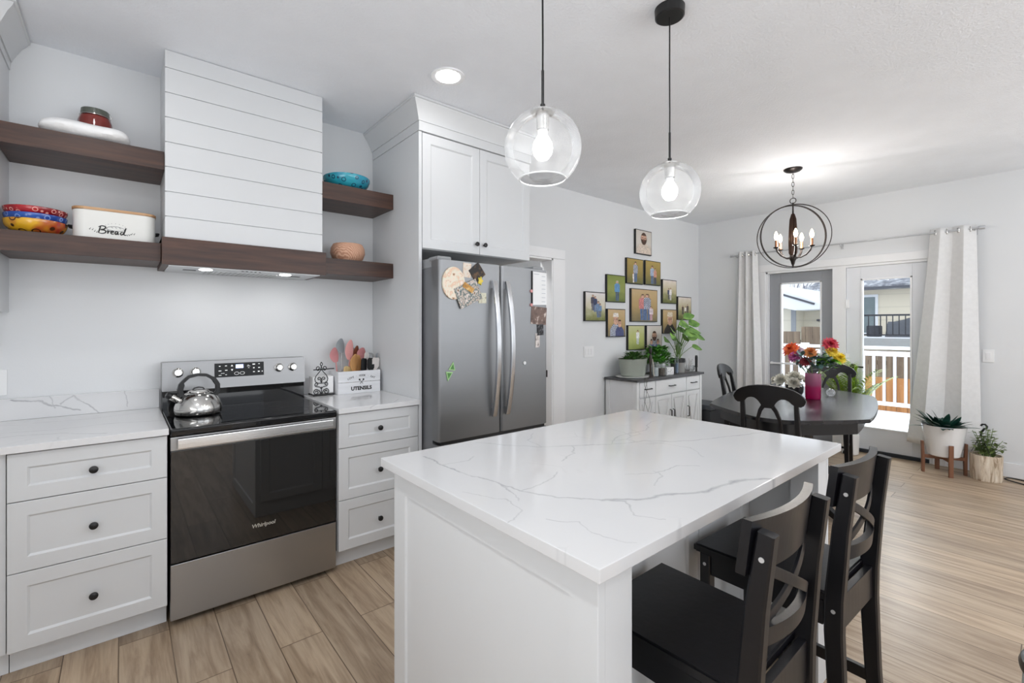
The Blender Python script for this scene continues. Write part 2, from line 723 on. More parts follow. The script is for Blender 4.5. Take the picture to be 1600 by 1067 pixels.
def quartz(name, lines, yz=False, tone=218):
    """white quartz with grey veins; lines: (width, strength, [(x, y), ...]) in room coordinates"""
    m, nt, b = new_mat(name)
    L = nt.links.new
    tc = obj_coord(nt)
    sep = N(nt, 'ShaderNodeSeparateXYZ')
    L(tc, sep.inputs[0])
    cmb = N(nt, 'ShaderNodeCombineXYZ')
    L(sep.outputs['X'], cmb.inputs['X'])
    if yz:                      # upstand continues the top's pattern
        ad = N(nt, 'ShaderNodeMath', operation='ADD')
        L(sep.outputs['Y'], ad.inputs[0])
        L(sep.outputs['Z'], ad.inputs[1])
        L(ad.outputs[0], cmb.inputs['Y'])
    else:
        L(sep.outputs['Y'], cmb.inputs['Y'])

    def warp(vec, scale, amt):
        n = noise_tex(nt, vec, scale, 3, 0.55)
        sb = N(nt, 'ShaderNodeVectorMath', operation='SUBTRACT')
        L(n.outputs['Color'], sb.inputs[0])
        sb.inputs[1].default_value = (0.5, 0.5, 0.5)
        ml = N(nt, 'ShaderNodeVectorMath', operation='MULTIPLY')
        L(sb.outputs[0], ml.inputs[0])
        ml.inputs[1].default_value = (amt, amt, 0)
        a = N(nt, 'ShaderNodeVectorMath', operation='ADD')
        L(vec, a.inputs[0])
        L(ml.outputs[0], a.inputs[1])
        return a.outputs[0]
    P = warp(cmb.outputs[0], 9, 0.05)
    P = warp(P, 40, 0.012)
    prev = None
    for w, s, pts in lines:
        for A, B in zip(pts[:-1], pts[1:]):
            gn = N(nt, 'ShaderNodeGroup')
            gn.node_tree = VEIN
            L(P, gn.inputs['P'])
            bx, by = B[0] - A[0], B[1] - A[1]
            gn.inputs['A'].default_value = (A[0], A[1], 0)
            gn.inputs['BA'].default_value = (bx, by, 0)
            gn.inputs['InvBB'].default_value = 1 / (bx * bx + by * by)
            gn.inputs['Width'].default_value = w
            gn.inputs['Strength'].default_value = s
            if prev is not None:
                L(prev, gn.inputs['Prev'])
            prev = gn.outputs['Mask']
    # faint hairline network breaking up here and there
    vo = N(nt, 'ShaderNodeTexVoronoi', feature='DISTANCE_TO_EDGE')
    vo.inputs['Scale'].default_value = 5.5
    L(P, vo.inputs['Vector'])
    hl = ramp(nt, vo.outputs['Distance'], [(0.0, (0.45, 0.45, 0.45, 1)), (0.022, (0, 0, 0, 1))])
    nm = noise_tex(nt, cmb.outputs[0], 2.6, 2)
    msk = ramp(nt, nm.outputs['Fac'], [(0.56, (0, 0, 0, 1)), (0.68, (1, 1, 1, 1))])
    hm = N(nt, 'ShaderNodeMath', operation='MULTIPLY')
    L(hl, hm.inputs[0])
    L(msk, hm.inputs[1])
    mx = N(nt, 'ShaderNodeMath', operation='MAXIMUM')
    L(hm.outputs[0], mx.inputs[0])
    if prev is not None:
        L(prev, mx.inputs[1])
    # break the line strength up
    nb = noise_tex(nt, cmb.outputs[0], 14, 3)
    br = ramp(nt, nb.outputs['Fac'], [(0.3, (0.45, 0.45, 0.45, 1)), (0.6, (1, 1, 1, 1))])
    fm = N(nt, 'ShaderNodeMath', operation='MULTIPLY')
    L(mx.outputs[0], fm.inputs[0])
    L(br, fm.inputs[1])
    base = ramp(nt, nm.outputs['Fac'], [(0.3, S(tone - 2, tone - 1, tone + 1)), (0.7, S(tone + 4, tone + 4, tone + 5))])
    mixc = N(nt, 'ShaderNodeMix', data_type='RGBA')
    L(fm.outputs[0], mixc.inputs['Factor'])
    L(base, mixc.inputs['A'])
    mixc.inputs['B'].default_value = S(150, 151, 156)
    L(mixc.outputs['Result'], b.inputs['Base Color'])
    b.inputs['Roughness'].default_value = 0.11
    b.inputs['Specular IOR Level'].default_value = 0.45
    return m

# ================================================================ the room shell
XL, YF = -1.3, -6.0
WT = 0.13


def wall_box(name, boxes, mat=WALL):
    mb = MB()
    for q in boxes:
        mb.box(*q)
    return struct(mb.build(name, mat, smooth=False))


mb = MB()
mb.box(XL - WT, YF - WT, -0.1, XF + 0.02, YW + 2.6, 0.0)
struct(mb.build('floor', FLOORM, smooth=False))
mb = MB()
mb.box(XL - WT, YF - WT, H, XF + WT, YW + 2.6, H + 0.1)
struct(mb.build('ceiling', CEIL, smooth=False))

DX0, DX1, DZ = 2.37, 3.165, 2.04          # doorway beside the fridge
wall_box('wall_back', [(XL - WT, YW, 0, DX0, YW + WT, H), (DX1, YW, 0, XF + WT, YW + WT, H), (DX0, YW, DZ, DX1, YW + WT, H)])
PY0, PY1, PZ = -1.72, -0.19, 2.045        # patio door opening
wall_box('wall_right', [(XF, PY1, 0, XF + WT, YW + WT, H), (XF, YF - WT, 0, XF + WT, PY0, H), (XF, PY0, PZ, XF + WT, PY1, H)])
wall_box('wall_left', [(XL - WT, YF - WT, 0, XL, YW + WT, H)])
wall_box('wall_front', [(XL, YF - WT, 0, -0.75, YF, H), (1.95, YF - WT, 0, 2.65, YF, H), (5.35, YF - WT, 0, XF, YF, H),
                        (-0.75, YF - WT, 0, 1.95, YF, 0.5), (2.65, YF - WT, 0, 5.35, YF, 0.5),
                        (-0.75, YF - WT, 2.5, 1.95, YF, H), (2.65, YF - WT, 2.5, 5.35, YF, H)])
# the small room through the doorway
wall_box('wall_hall', [(1.9, YW + 2.3, 0, XF, YW + 2.42, H), (1.8, YW + WT, 0, 1.92, YW + 2.42, H), (4.4, YW + WT, 0, 4.52, YW + 2.3, H)])
area('hall_light', (2.3, 1.2, H - 0.05), (0, 0, 0), 0.4, 0.4, 9, (1, 0.98, 0.96))

# doorway casing and jamb
cw = 0.085
mb = MB()
for x0, x1 in ((DX0 - cw - 0.01, DX0 - 0.01), (DX1 + 0.01, DX1 + 0.01 + cw + 0.09)):
    mb.box(x0, YW - 0.018, 0, x1, YW - 0.001, DZ + 0.01, 0.003)
mb.box(DX0 - cw - 0.01, YW - 0.018, DZ + 0.011, DX1 + 0.10 + cw, YW - 0.001, DZ + 0.01 + cw + 0.01, 0.003)
for x0, x1 in ((DX0 - 0.012, DX0 + 0.008), (DX1 - 0.008, DX1 + 0.012)):
    mb.box(x0, YW - 0.014, 0, x1, YW + WT + 0.012, DZ + 0.008)
mb.box(DX0 - 0.01, YW - 0.014, DZ - 0.008, DX1 + 0.01, YW + WT + 0.012, DZ + 0.01)
struct(mb.build('trim_1', TRIM))
mb = MB()
mb.box(DX1 - 0.0105, YW + 0.045, 0.86, DX1 - 0.0085, YW + 0.085, 0.93)
tag(mb.build('strike_plate', BLACKMETAL), 'small black latch strike plate on the white doorway jamb', 'strike plate')

# baseboards
mb = MB()
mb.box(XF - 0.014, YF, 0, XF - 0.001, PY0 - 0.1, 0.13, 0.003)
mb.box(XF - 0.014, PY1 + 0.1, 0, XF - 0.001, YW, 0.13, 0.003)
struct(mb.build('baseboard_right', TRIM))
mb = MB()
mb.box(DX1 + 0.2, YW - 0.014, 0, XF - 0.015, YW - 0.001, 0.13, 0.003)
struct(mb.build('baseboard_back', TRIM))

# patio door: casing, frame, two glazed panels
mb = MB()
mb.box(XF - 0.02, PY1 + 0.005, 0, XF - 0.001, PY1 + 0.1, PZ + 0.005, 0.003)
mb.box(XF - 0.02, PY0 - 0.1, 0, XF - 0.001, PY0 - 0.005, PZ + 0.005, 0.003)
mb.box(XF - 0.02, PY0 - 0.1, PZ + 0.006, XF - 0.001, PY1 + 0.1, PZ + 0.092, 0.003)
struct(mb.build('trim_2', TRIM))
MY0, MY1 = -1.014, -0.888
mb = MB()
mb.box(XF - 0.006, PY1 - 0.02, 0, XF + WT, PY1 + 0.004, PZ)
mb.box(XF - 0.006, PY0 - 0.004, 0, XF + WT, PY0 + 0.02, PZ)
mb.box(XF - 0.006, PY0, PZ - 0.02, XF + WT, PY1, PZ + 0.004)
mb.box(XF - 0.006, MY0, 0, XF + WT, MY1, PZ - 0.02)
struct(mb.build('trim_3', TRIM))
mb = MB()
mb.box(XF - 0.012, PY0 + 0.02, 0.0, XF + WT + 0.03, PY1 - 0.02, 0.035, 0.004)
struct(mb.build('door_sill', paint('door_threshold', S(44, 48, 54), 0.45, metal=0.3)))

GREYDOOR = paint('grey_door_tone', S(150, 153, 158), 0.42, var=0.01)  # darker tone for one of the two door panels
WHITEDOOR = paint('pale_grey_door_tone', S(222, 225, 230), 0.4, var=0.01)


def glazed_door(n, y0, y1, xd, mat, st, top, bot, label, bar=False):
    t = thing('door_%d' % n, None, None, (xd, (y0 + y1) / 2, 0.036))
    t['kind'] = 'structure'
    t['label'] = label
    z0, z1 = 0.037, PZ - 0.022
    mb = MB()
    d = 0.045
    mb.box(xd, y0, z0, xd + d, y0 + st, z1, 0.002)
    mb.box(xd, y1 - st, z0, xd + d, y1, z1, 0.002)
    mb.box(xd, y0 + st, z0, xd + d, y1 - st, bot, 0.002)
    mb.box(xd, y0 + st, top, xd + d, y1 - st, z1, 0.002)
    struct(mb.build('door_frame', mat, t))
    mb = MB()
    g = 0.018
    ya, yb = y0 + st, y1 - st
    for q in ((ya, bot, ya + g, top), (yb - g, bot, yb, top), (ya, bot, yb, bot + g), (ya, top - g, yb, top)):
        mb.box(xd - 0.008, q[0], q[1], xd + d, q[2], q[3], 0.003)
    struct(mb.build('glazing_bead', TRIM, t))
    mb = MB()
    mb.box(xd + 0.02, ya + 0.005, bot + 0.005, xd + 0.025, yb - 0.005, top - 0.005)
    struct(mb.build('glass', PANE, t))
    if bar:
        mb = MB()
        mb.box(xd - 0.03, y0 + 0.01, 0.905, xd - 0.012, y1 - 0.012, 0.925, 0.002)
        mb.box(xd - 0.014, y0 + 0.01, 0.9, xd, y0 + 0.03, 0.93)
        mb.box(xd - 0.014, y1 - 0.035, 0.9, xd, y1 - 0.012, 0.93)
        struct(mb.build('safety_bar', TRIM, t))
    return t


d1 = glazed_door(1, MY1 + 0.002, PY1 - 0.022, XF + 0.06, GREYDOOR, 0.118, 1.905, 0.27, 'grey glazed patio door panel with a white safety bar', True)
d2 = glazed_door(2, PY0 + 0.022, MY0 - 0.002, XF + 0.01, WHITEDOOR, 0.128, 1.89, 0.265, 'pale glazed patio door panel half behind the curtain')
mb = MB()
mb.cyl((XF + 0.06, -0.92, 1.50), (XF + 0.035, -0.92, 1.50), 0.018, 0.014, 16)
struct(mb.build('deadbolt', BLACKMETAL, d1))
mb = MB()
for z in (1.62, 1.02, 0.3):
    mb.box(XF - 0.006, MY0 - 0.03, z - 0.045, XF + 0.009, MY0 + 0.006, z + 0.045, 0.002)
    mb.cyl((XF - 0.008, MY0 - 0.002, z - 0.05), (XF - 0.008, MY0 - 0.002, z + 0.05), 0.007, None, 10)
struct(mb.build('hinge', WHITEPL, d2))
mb = MB()
mb.cyl((XF + 0.01, -1.075, 0.93), (XF - 0.012, -1.075, 0.93), 0.028, 0.026, 20)
mb.tube([(XF - 0.012, -1.075, 0.93), (XF - 0.045, -1.075, 0.93), (XF - 0.05, -1.09, 0.93), (XF - 0.05, -1.18, 0.928)], 0.009, 10)
struct(mb.build('door_lever', BLACKMETAL, d2))

# ---------------------------------------------------------------- wall plates
def wall_plate(kind, label, x, z, w, h, n, axis='Y', y=None, cat='light switch'):
    if axis == 'Y':
        t = thing(kind, label, cat, (x, YW - 0.001, z))
        mb = MB()
        mb.box(-w / 2, -0.006, -h / 2, w / 2, 0, h / 2, 0.002)
        mb.build('plate', WHITEPL, t, world=False)
        for i in range(n):
            cx = (i - (n - 1) / 2) * 0.046
            mb = MB()
            mb.box(cx - 0.016, -0.010, -0.033, cx + 0.016, -0.006, 0.033, 0.0015)
            mb.build('rocker' if cat == 'light switch' else 'socket', TRIM, t, world=False)
    else:
        t = thing(kind, label, cat, (XF - 0.001, y, z))
        mb = MB()
        mb.box(-0.006, -w / 2, -h / 2, 0, w / 2, h / 2, 0.002)
        mb.build('plate', WHITEPL, t, world=False)
        mb = MB()
        mb.box(-0.010, -0.016, -0.033, -0.006, 0.016, 0.033, 0.0015)
        mb.build('rocker', TRIM, t, world=False)


wall_plate('switch_plate', 'white three-gang rocker switch on the wall below the picture group', 3.737, 1.097, 0.165, 0.118, 3)
wall_plate('switch_plate', 'single white rocker switch on the wall beside the long curtain', 0, 1.095, 0.075, 0.118, 1, 'X', -2.105)
wall_plate('outlet_plate', 'white outlet plate on the wall above the marble upstand', -0.645, 1.10, 0.09, 0.125, 1, cat='outlet')

# ---------------------------------------------------------------- recessed ceiling light
LENS = glow('downlight_lens', (1.0, 0.97, 0.93, 1), 9.0)
for i, (lx, ly) in enumerate(DOWNLIGHTS_AND_FILL[:1]):
    t = thing('recessed_light', 'round white recessed light in the ceiling near the fridge cabinet', 'ceiling light', (lx, ly, H))
    mb = MB()
    mb.lathe([(0.066, -0.003), (0.094, -0.007), (0.096, -0.001), (0.066, -0.001)], (0, 0, 0), 40, ring=True)
    mb.build('trim_ring', TRIM, t, world=False)
    mb = MB()
    mb.lathe([(0.001, -0.006), (0.067, -0.005), (0.067, -0.001), (0.001, -0.001)], (0, 0, 0), 40)
    mb.build('lens', LENS, t, world=False)

# ================================================================ kitchen cabinets
def knob(parent, x, y, z):
    """round black knob standing out towards -Y"""
    mb = MB()
    mb.lathe([(0.006, 0.0), (0.0055, 0.012), (0.013, 0.016), (0.0155, 0.021), (0.0145, 0.026), (0.008, 0.0285), (0.0005, 0.029)], (x, y, z), 20, 'Y')
    return mb.build('knob', BLACKMETAL, parent)


def drawer_cabinet(label, x0, x1, splits, kx):
    t = thing('drawer_cabinet', label, 'cabinet', ((x0 + x1) / 2, 0.34, 0), group='white three-drawer base cabinets')
    mb = MB()
    mb.box(x0, 0.021, 0.105, x1, YW - 0.004, 0.8835)
    mb.build('body', CAB, t)
    mb = MB()
    mb.box(x0, 0.075, 0.001, x1, 0.095, 0.104)
    mb.build('toe_kick', TOEK, t)
    for (za, zb) in zip(splits[:-1], splits[1:]):
        mb = MB()
        mb.shaker(x0 + 0.002, x1 - 0.002, zb + 0.0018, za - 0.0018, 0.0)
        d = mb.build('drawer', CAB, t)
        knob(d, kx, 0.0, (za + zb) / 2 - 0.006)
    return t


drawer_cabinet('white three-drawer base cabinet with black knobs between the range and the wall corner', -0.512, -0.007, [0.879, 0.690, 0.414, 0.108], -0.258)
drawer_cabinet('white three-drawer base cabinet with black knobs between range and fridge', 0.770, 1.2745, [0.879, 0.685, 0.392, 0.108], 1.013)
t = thing('corner_cabinet', 'plain white base cabinet filling the corner at the picture edge', 'cabinet', (-0.9, 0.34, 0))
mb = MB()
mb.box(-1.29, 0.018, 0.105, -0.515, YW - 0.004, 0.8835)
mb.build('body', CAB, t)
mb = MB()
mb.box(-1.29, 0.075, 0.001, -0.515, 0.095, 0.104)
mb.build('toe_kick', TOEK, t)

# quartz worktops with their upstands
KQ = quartz('kitchen_quartz', [
    (0.006, 0.8, [(-0.58, 1.68), (-0.50, 1.66), (-0.42, 1.63), (-0.34, 1.60)]),
    (0.004, 0.6, [(-0.47, 1.70), (-0.44, 1.665), (-0.43, 1.62)]),
    (0.005, 0.7, [(-0.41, 1.64), (-0.36, 1.68), (-0.30, 1.61), (-0.26, 1.57)]),
    (0.004, 0.6, [(-0.17, 1.71), (-0.15, 1.66), (-0.14, 1.60)]),
    (0.006, 0.5, [(-0.9, 1.22), (-0.6, 1.24), (-0.4, 1.17), (-0.2, 1.20), (0.0, 1.12)]),
    (0.007, 0.55, [(-0.7, 1.08), (-0.52, 1.12), (-0.36, 1.06), (-0.3, 1.0), (-0.22, 0.94)]),
    (0.004, 0.5, [(-0.5, 1.43), (-0.3, 1.40), (-0.05, 1.45)]),
    (0.005, 0.5, [(0.95, 0.88), (1.02, 0.93), (1.10, 0.91), (1.2, 1.02)]),
    (0.004, 0.4, [(0.8, 1.4), (1.0, 1.36), (1.25, 1.45)]),
], yz=True)
for x0, x1, label in ((-1.29, -0.004, 'white quartz worktop with grey veins over the drawers beside the kettle'),
                      (0.763, 1.2745, 'short white quartz worktop under the utensil crate')):
    mb = MB()
    mb.box(x0, -0.026, 0.885, x1, YW - 0.004, 0.914, 0.002)
    c = mb.build('countertop', KQ)
    tag(c, label, 'countertop', 'white quartz worktops beside the range')
    mb = MB()
    mb.box(x0, YW - 0.023, 0.9145, x1, YW - 0.004, 1.02, 0.0015)
    mb.build('upstand', KQ, c)

# ---------------------------------------------------------------- upper cabinet at the edge
def crown_run(mb, path, z0=2.66, z1=H - 0.002, out=0.07):
    """crown moulding along a polyline (outside corner points), profile leaning outwards to the ceiling"""
    prof = [(0.0, 0.0), (0.006, 0.0), (0.009, 0.012), (0.018, 0.03), (0.04, 0.072), (0.058, 0.094), (0.062, 0.105), (out, 0.108), (out, z1 - z0), (0.0, z1 - z0)]
    rings = []
    for p, nrm in path:
        rings.append([mb.v((p[0] + nrm[0] * o, p[1] + nrm[1] * o, z0 + h)) for o, h in prof])
    mb._skin(rings)


t = thing('upper_cabinet', 'white upper cabinet with crown beside the dark shelves at picture edge', 'cabinet', (-0.9, 0.5, 1.44))
mb = MB()
mb.box(-1.28, 0.36, 1.44, -0.595, YW - 0.004, 2.62, 0.001)
mb.build('body', CAB, t)
mb = MB()
mb.shaker(-1.27, -0.598, 1.442, 2.6, 0.338)
d = mb.build('door', CAB, t)
knob(d, -0.64, 0.338, 1.5)
mb = MB()
mb.box(-1.28, 0.352, 2.62, -0.590, YW - 0.004, 2.664)
crown_run(mb, [((-1.28, 0.352), (0, -1)), ((-0.59, 0.352), (1, -1)), ((-0.59, YW - 0.004), (1, 0))])
mb.build('crown_moulding', CAB, t)

# ---------------------------------------------------------------- cabinet around and over the fridge
t = thing('fridge_cabinet', 'tall white cabinet with crown moulding and double doors around the fridge', 'cabinet', (1.75, 0.34, 0))
PX = 1.2765
mb = MB()
mb.box(PX, -0.002, 0.001, PX + 0.022, YW - 0.004, 2.60, 0.001)
mb.build('side_panel', CAB, t)
mb = MB()
mb.box(PX + 0.0225, 0.018, 1.865, 2.226, YW - 0.004, 2.60)
mb.build('body', CAB, t)
xm = 1.755
for a, b, kx in ((PX + 0.026, xm - 0.0015, xm - 0.035), (xm + 0.0015, 2.226, xm + 0.035)):
    mb = MB()
    mb.shaker(a, b, 1.868, 2.596, -0.002, fr=0.06)
    d = mb.build('door', CAB, t)
    knob(d, kx, -0.002, 1.935)
mb = MB()
mb.box(PX - 0.004, -0.012, 2.601, 2.232, YW - 0.004, 2.664, 0.0015)
crown_run(mb, [((PX - 0.004, YW - 0.004), (-1, 0)), ((PX - 0.004, -0.012), (-1, -1)), ((2.232, -0.012), (1, -1)), ((2.232, YW - 0.004), (1, 0))])
mb.build('crown_moulding', CAB, t)

# ================================================================ range
t = thing('electric_range', 'stainless steel and black glass electric range with a kettle on top', 'stove', (0.38, 0.3, 0))
x0, x1 = 0.003, 0.757
mb = MB()
mb.box(x0 + 0.004, 0.03, 0.03, x1 - 0.004, 0.62, 0.868)
for x in (0.05, 0.71):
    for y in (0.08, 0.56):
        mb.cyl((x, y, 0.001), (x, y, 0.035), 0.02, None, 12)
mb.build('body', paint('range_side_black', S(30, 30, 32), 0.45), t)
mb = MB()
mb.box(x0, 0.0, 0.03, x1, 0.029, 0.284, 0.004)
mb.build('storage_drawer', STEEL, t)
mb = MB()
mb.box(x0 + 0.001, 0.003, 0.289, x1 - 0.001, 0.029, 0.802, 0.003)
od = mb.build('oven_door', OVENGLASS, t)
mb = MB()
mb.box(x0, 0.0, 0.803, x1, 0.029, 0.866, 0.003)
mb.build('door_band', STEEL, od)
mb = MB()
mb.box(0.028, -0.034, 0.815, 0.732, -0.022, 0.862, 0.004)
mb.box(0.05, -0.024, 0.825, 0.09, 0.001, 0.852)
mb.box(0.67, -0.024, 0.825, 0.71, 0.001, 0.852)
mb.build('door_handle', steel('bright_handle_steel', (0.88, 0.88, 0.88, 1), 0.25, 'X'), od)
text_part('logo', 'Whirlpool', 0.026, paint('silver_logo', S(190, 188, 180), 0.4, metal=0.4), od,
          Matrix.Translation(-base_of(od)) @ facing_y(0.39, 0.0026, 0.362), 0.0004, 0.0006, 0.15)
mb = MB()
mb.box(x0 - 0.001, -0.012, 0.870, x1 + 0.001, 0.585, 0.906, 0.008, 3)
ct = mb.build('cooktop', BLACKGLASS, t)
BURN = paint('burner_print', S(62, 62, 64), 0.12)
for bx, by, br in ((0.2, 0.17, 0.115), (0.56, 0.17, 0.10), (0.2, 0.43, 0.085), (0.56, 0.43, 0.085)):
    mb = MB()
    mb.lathe([(br - 0.0015, 0.0001), (br - 0.0015, 0.0004), (br, 0.0004), (br, 0.0001)], (bx, by, 0.906), 48, ring=True)
    mb.build('burner_ring', BURN, ct)
mb = MB()
mb.box(x0, 0.583, 0.9, x1, 0.66, 1.012, 0.003)
mb.build('back_riser', BLACKGLASS, t)
mb = MB()
b = [(0.560, 1.012), (0.575, 1.171), (0.66, 1.171), (0.66, 1.012)]
mb.M = Matrix(((0, 0, 1, 0), (1, 0, 0, 0), (0, 1, 0, 0), (0, 0, 0, 1)))
mb.prism(b, x0 - 0.001, x1 + 0.001, 0.003)
bg_ = mb.build('backguard', PANELSTEEL, t)
TILT = atan2(0.015, 0.159)
mb = MB()
BGM = Matrix.Translation((0.382, 0.569, 1.113)) @ Matrix.Rotation(-TILT, 4, 'X')
mb.M = BGM
mb.box(-0.131, -0.004, -0.041, 0.131, 0.002, 0.041, 0.001)
pn = mb.build('control_panel', paint('panel_black', S(26, 27, 29), 0.35, spec=0.25), bg_)
DISPW = glow('display_print', (0.72, 0.74, 0.75, 1), 0.25)
BLUE = glow('display_blue', (0.08, 0.2, 0.75, 1), 0.8)
mb = MB()
mb.M = BGM
mb.box(-0.022, -0.0048, 0.008, 0.018, -0.0042, 0.031)
mb.build('clock_display', BLUE, pn)
text_part('clock_digits', '6:26', 0.022, glow('display_digits', (0.65, 0.8, 1, 1), 1.4), pn, Matrix.Translation(-base_of(pn)) @ BGM @ facing_y(-0.002, -0.005, 0.011), 0.0002, 0.0005)
mb = MB()
mb.M = BGM
for (px, pz, pw, ph) in ((-0.105, 0.024, 0.008, 0.004), (-0.073, 0.025, 0.010, 0.004), (-0.104, -0.003, 0.014, 0.004), (-0.072, -0.001, 0.012, 0.004),
                         (-0.09, -0.018, 0.018, 0.002), (-0.104, -0.029, 0.014, 0.003), (-0.073, -0.027, 0.008, 0.003),
                         (0.045, 0.024, 0.008, 0.002), (0.047, 0.018, 0.018, 0.002), (0.047, 0.008, 0.008, 0.002), (0.075, 0.028, 0.014, 0.006),
                         (0.104, 0.029, 0.008, 0.003), (0.075, 0.006, 0.008, 0.006), (0.104, 0.006, 0.010, 0.005), (0.075, -0.018, 0.010, 0.004),
                         (0.102, -0.017, 0.010, 0.006), (0.121, -0.017, 0.005, 0.006)):
    mb.box(px - pw / 2, -0.0047, pz - ph / 2, px + pw / 2, -0.0042, pz + ph / 2)
for q in ([(-0.048, 0.021), (-0.036, 0.021), (-0.042, 0.032)], [(-0.036, 0.004), (-0.048, 0.004), (-0.042, -0.007)]):
    vs = [mb.v((a, -0.0046, c)) for a, c in q]
    mb.f(vs)
mb.build('key_print', DISPW, pn)
for cx in (-0.018, 0.012):
    mb = MB()
    mb.M = BGM
    mb.tube([(cx + 0.012 * cos(a * pi / 10), -0.0046, -0.022 + 0.008 * sin(a * pi / 10)) for a in range(20)], 0.0009, 5, closed=True)
    mb.build('dial_print', DISPW, pn)
for kx in (0.075, 0.158, 0.600, 0.682):
    mb = MB()
    mb.M = Matrix.Translation((kx, 0.568, 1.112)) @ Matrix.Rotation(-TILT, 4, 'X')
    mb.lathe([(0.026, 0.0), (0.026, 0.006), (0.021, 0.009), (0.0195, 0.026), (0.017, 0.029), (0.0005, 0.029)], (0, 0, 0), 28, 'Y')
    mb.box(-0.005, -0.036, -0.018, 0.005, -0.027, 0.018, 0.002)
    kb = mb.build('control_knob', CHROME, bg_)

# ---------------------------------------------------------------- range hood
t = thing('range_hood', 'white shiplap range hood with a dark wood band above the range', 'range hood', (0.4, 0.5, 1.68))
hx0, hx1, hy = 0.002, 0.790, 0.326
mb = MB()
zt = H - 0.001
zs = [zt, zt - 0.092]
while zs[-1] - 0.1262 > 1.83:
    zs.append(zs[-1] - 0.1262)
zs.append(1.825)
for za, zb in zip(zs[:-1], zs[1:]):
    mb.box(hx0, hy, zb + 0.0022, hx1, YW - 0.002, za - 0.0022, 0.0015)
mb.box(hx0 + 0.006, hy + 0.007, 1.825, hx1 - 0.006, YW - 0.002, zt)
mb.build('shiplap_cover', CAB, t)
mb = MB()
mb.box(-0.012, 0.300, 1.685, 0.804, 0.326, 1.8235, 0.002)
mb.box(-0.012, 0.326, 1.685, 0.016, YW - 0.002, 1.8235)
mb.box(0.776, 0.326, 1.685, 0.804, YW - 0.002, 1.8235)
mb.box(-0.012, 0.326, 1.80, 0.804, YW - 0.002, 1.8235)
mb.build('wood_band', WALNUT, t)
mb = MB()
mb.box(0.017, 0.327, 1.682, 0.775, YW - 0.004, 1.80)
ins = mb.build('filter_insert', steel('hood_liner_steel', (0.62, 0.625, 0.63, 1), 0.35, 'X'), t)
HL = glow('hood_lamp', (1, 0.99, 0.96, 1), 12)
for lx in (0.19, 0.60):
    mb = MB()
    mb.lathe([(0.001, -0.0035), (0.026, -0.003), (0.032, -0.0005), (0.001, -0.0002)], (lx, 0.42, 1.682), 28)
    mb.build('lamp_lens', HL, ins)
mb = MB()
for i in range(5):
    mb.cyl((0.36 + i * 0.022, 0.36, 1.682), (0.36 + i * 0.022, 0.36, 1.6795), 0.006, None, 12)
mb.build('button_row', BLACKPLASTIC, ins)
for lx in (0.09, 0.64):
    mb = MB()
    mb.box(lx, 0.47, 1.680, lx + 0.06, 0.50, 1.682)
    mb.build('filter_latch', BLACKPLASTIC, ins)
mb = MB()
for i in range(16):
    mb.box(0.20 + i * 0.024, 0.47, 1.6805, 0.208 + i * 0.024, 0.66, 1.682)
mb.build('filter_grille', STEEL, ins)
for lx in (0.19, 0.60):
    area('hood_lamp_glow', (lx, 0.42, 1.675), (0, 0, 0), 0.05, 0.05, 0.1, (1, 0.98, 0.95), 'DISK')

# ---------------------------------------------------------------- floating shelves
for x0, x1, z0, z1, label in ((-0.593, 0.0005, 2.172, 2.264, 'upper dark walnut shelf with the flour bag, beside the hood'),
                              (-0.593, -0.0135, 1.703, 1.795, 'lower dark walnut shelf holding bowls and bread box'),
                              (0.7915, 1.275, 2.170, 2.272, 'upper dark walnut shelf holding the turquoise bowl'),
                              (0.8055, 1.275, 1.700, 1.800, 'lower dark walnut shelf holding the carved wooden bowl')):
    mb = MB()
    mb.box(x0, 0.345, z0, x1, YW - 0.003, z1, 0.002)
    tag(mb.build('floating_shelf', WALNUT), label, 'shelf', 'dark walnut floating shelves')

# ================================================================ fridge
t = thing('refrigerator', 'stainless steel french door refrigerator with curved handles and magnets', 'fridge', (1.76, 0.2, 0))
fx0, fx1, fy, fzt = 1.302, 2.214, -0.2, 1.775
xm = 1.782
mb = MB()
mb.box(fx0 + 0.012, -0.105, 0.03, fx1 - 0.012, 0.64, 1.735, 0.004)
for x in (fx0 + 0.08, fx1 - 0.08):
    mb.cyl((x, -0.05, 0.001), (x, -0.05, 0.035), 0.025, None, 12)
    mb.cyl((x, 0.55, 0.001), (x, 0.55, 0.035), 0.025, None, 12)
mb.build('body', FRIDGESIDE, t)


def fridge_panel(x0, x1, z0, z1, name):
    """door with gently bowed front and rounded side edges"""
    mb = MB()
    prof = []
    n = 14
    for i in range(n + 1):
        u = i / n
        x = x0 + (x1 - x0) * u
        e = min(x - x0, x1 - x)
        r = 0.022
        back = r - sqrt(max(0, r * r - (r - min(e, r)) ** 2)) if e < r else 0
        prof.append((x, fy + back))
    # finer rounding at ends
    pts = []
    r = 0.018
    for k in range(7):
        a = pi / 2 * k / 6
        pts.append((x0 + r - r * cos(a), fy + r - r * sin(a)))
    for k in range(7):
        a = pi / 2 * (1 - k / 6)
        pts.append((x1 - r + r * cos(a), fy + r - r * sin(a)))
    pts += [(x1, -0.112), (x0, -0.112)]
    mb.prism(pts, z0, z1, 0.003)
    return mb.build(name, FRIDGESTEEL, t)


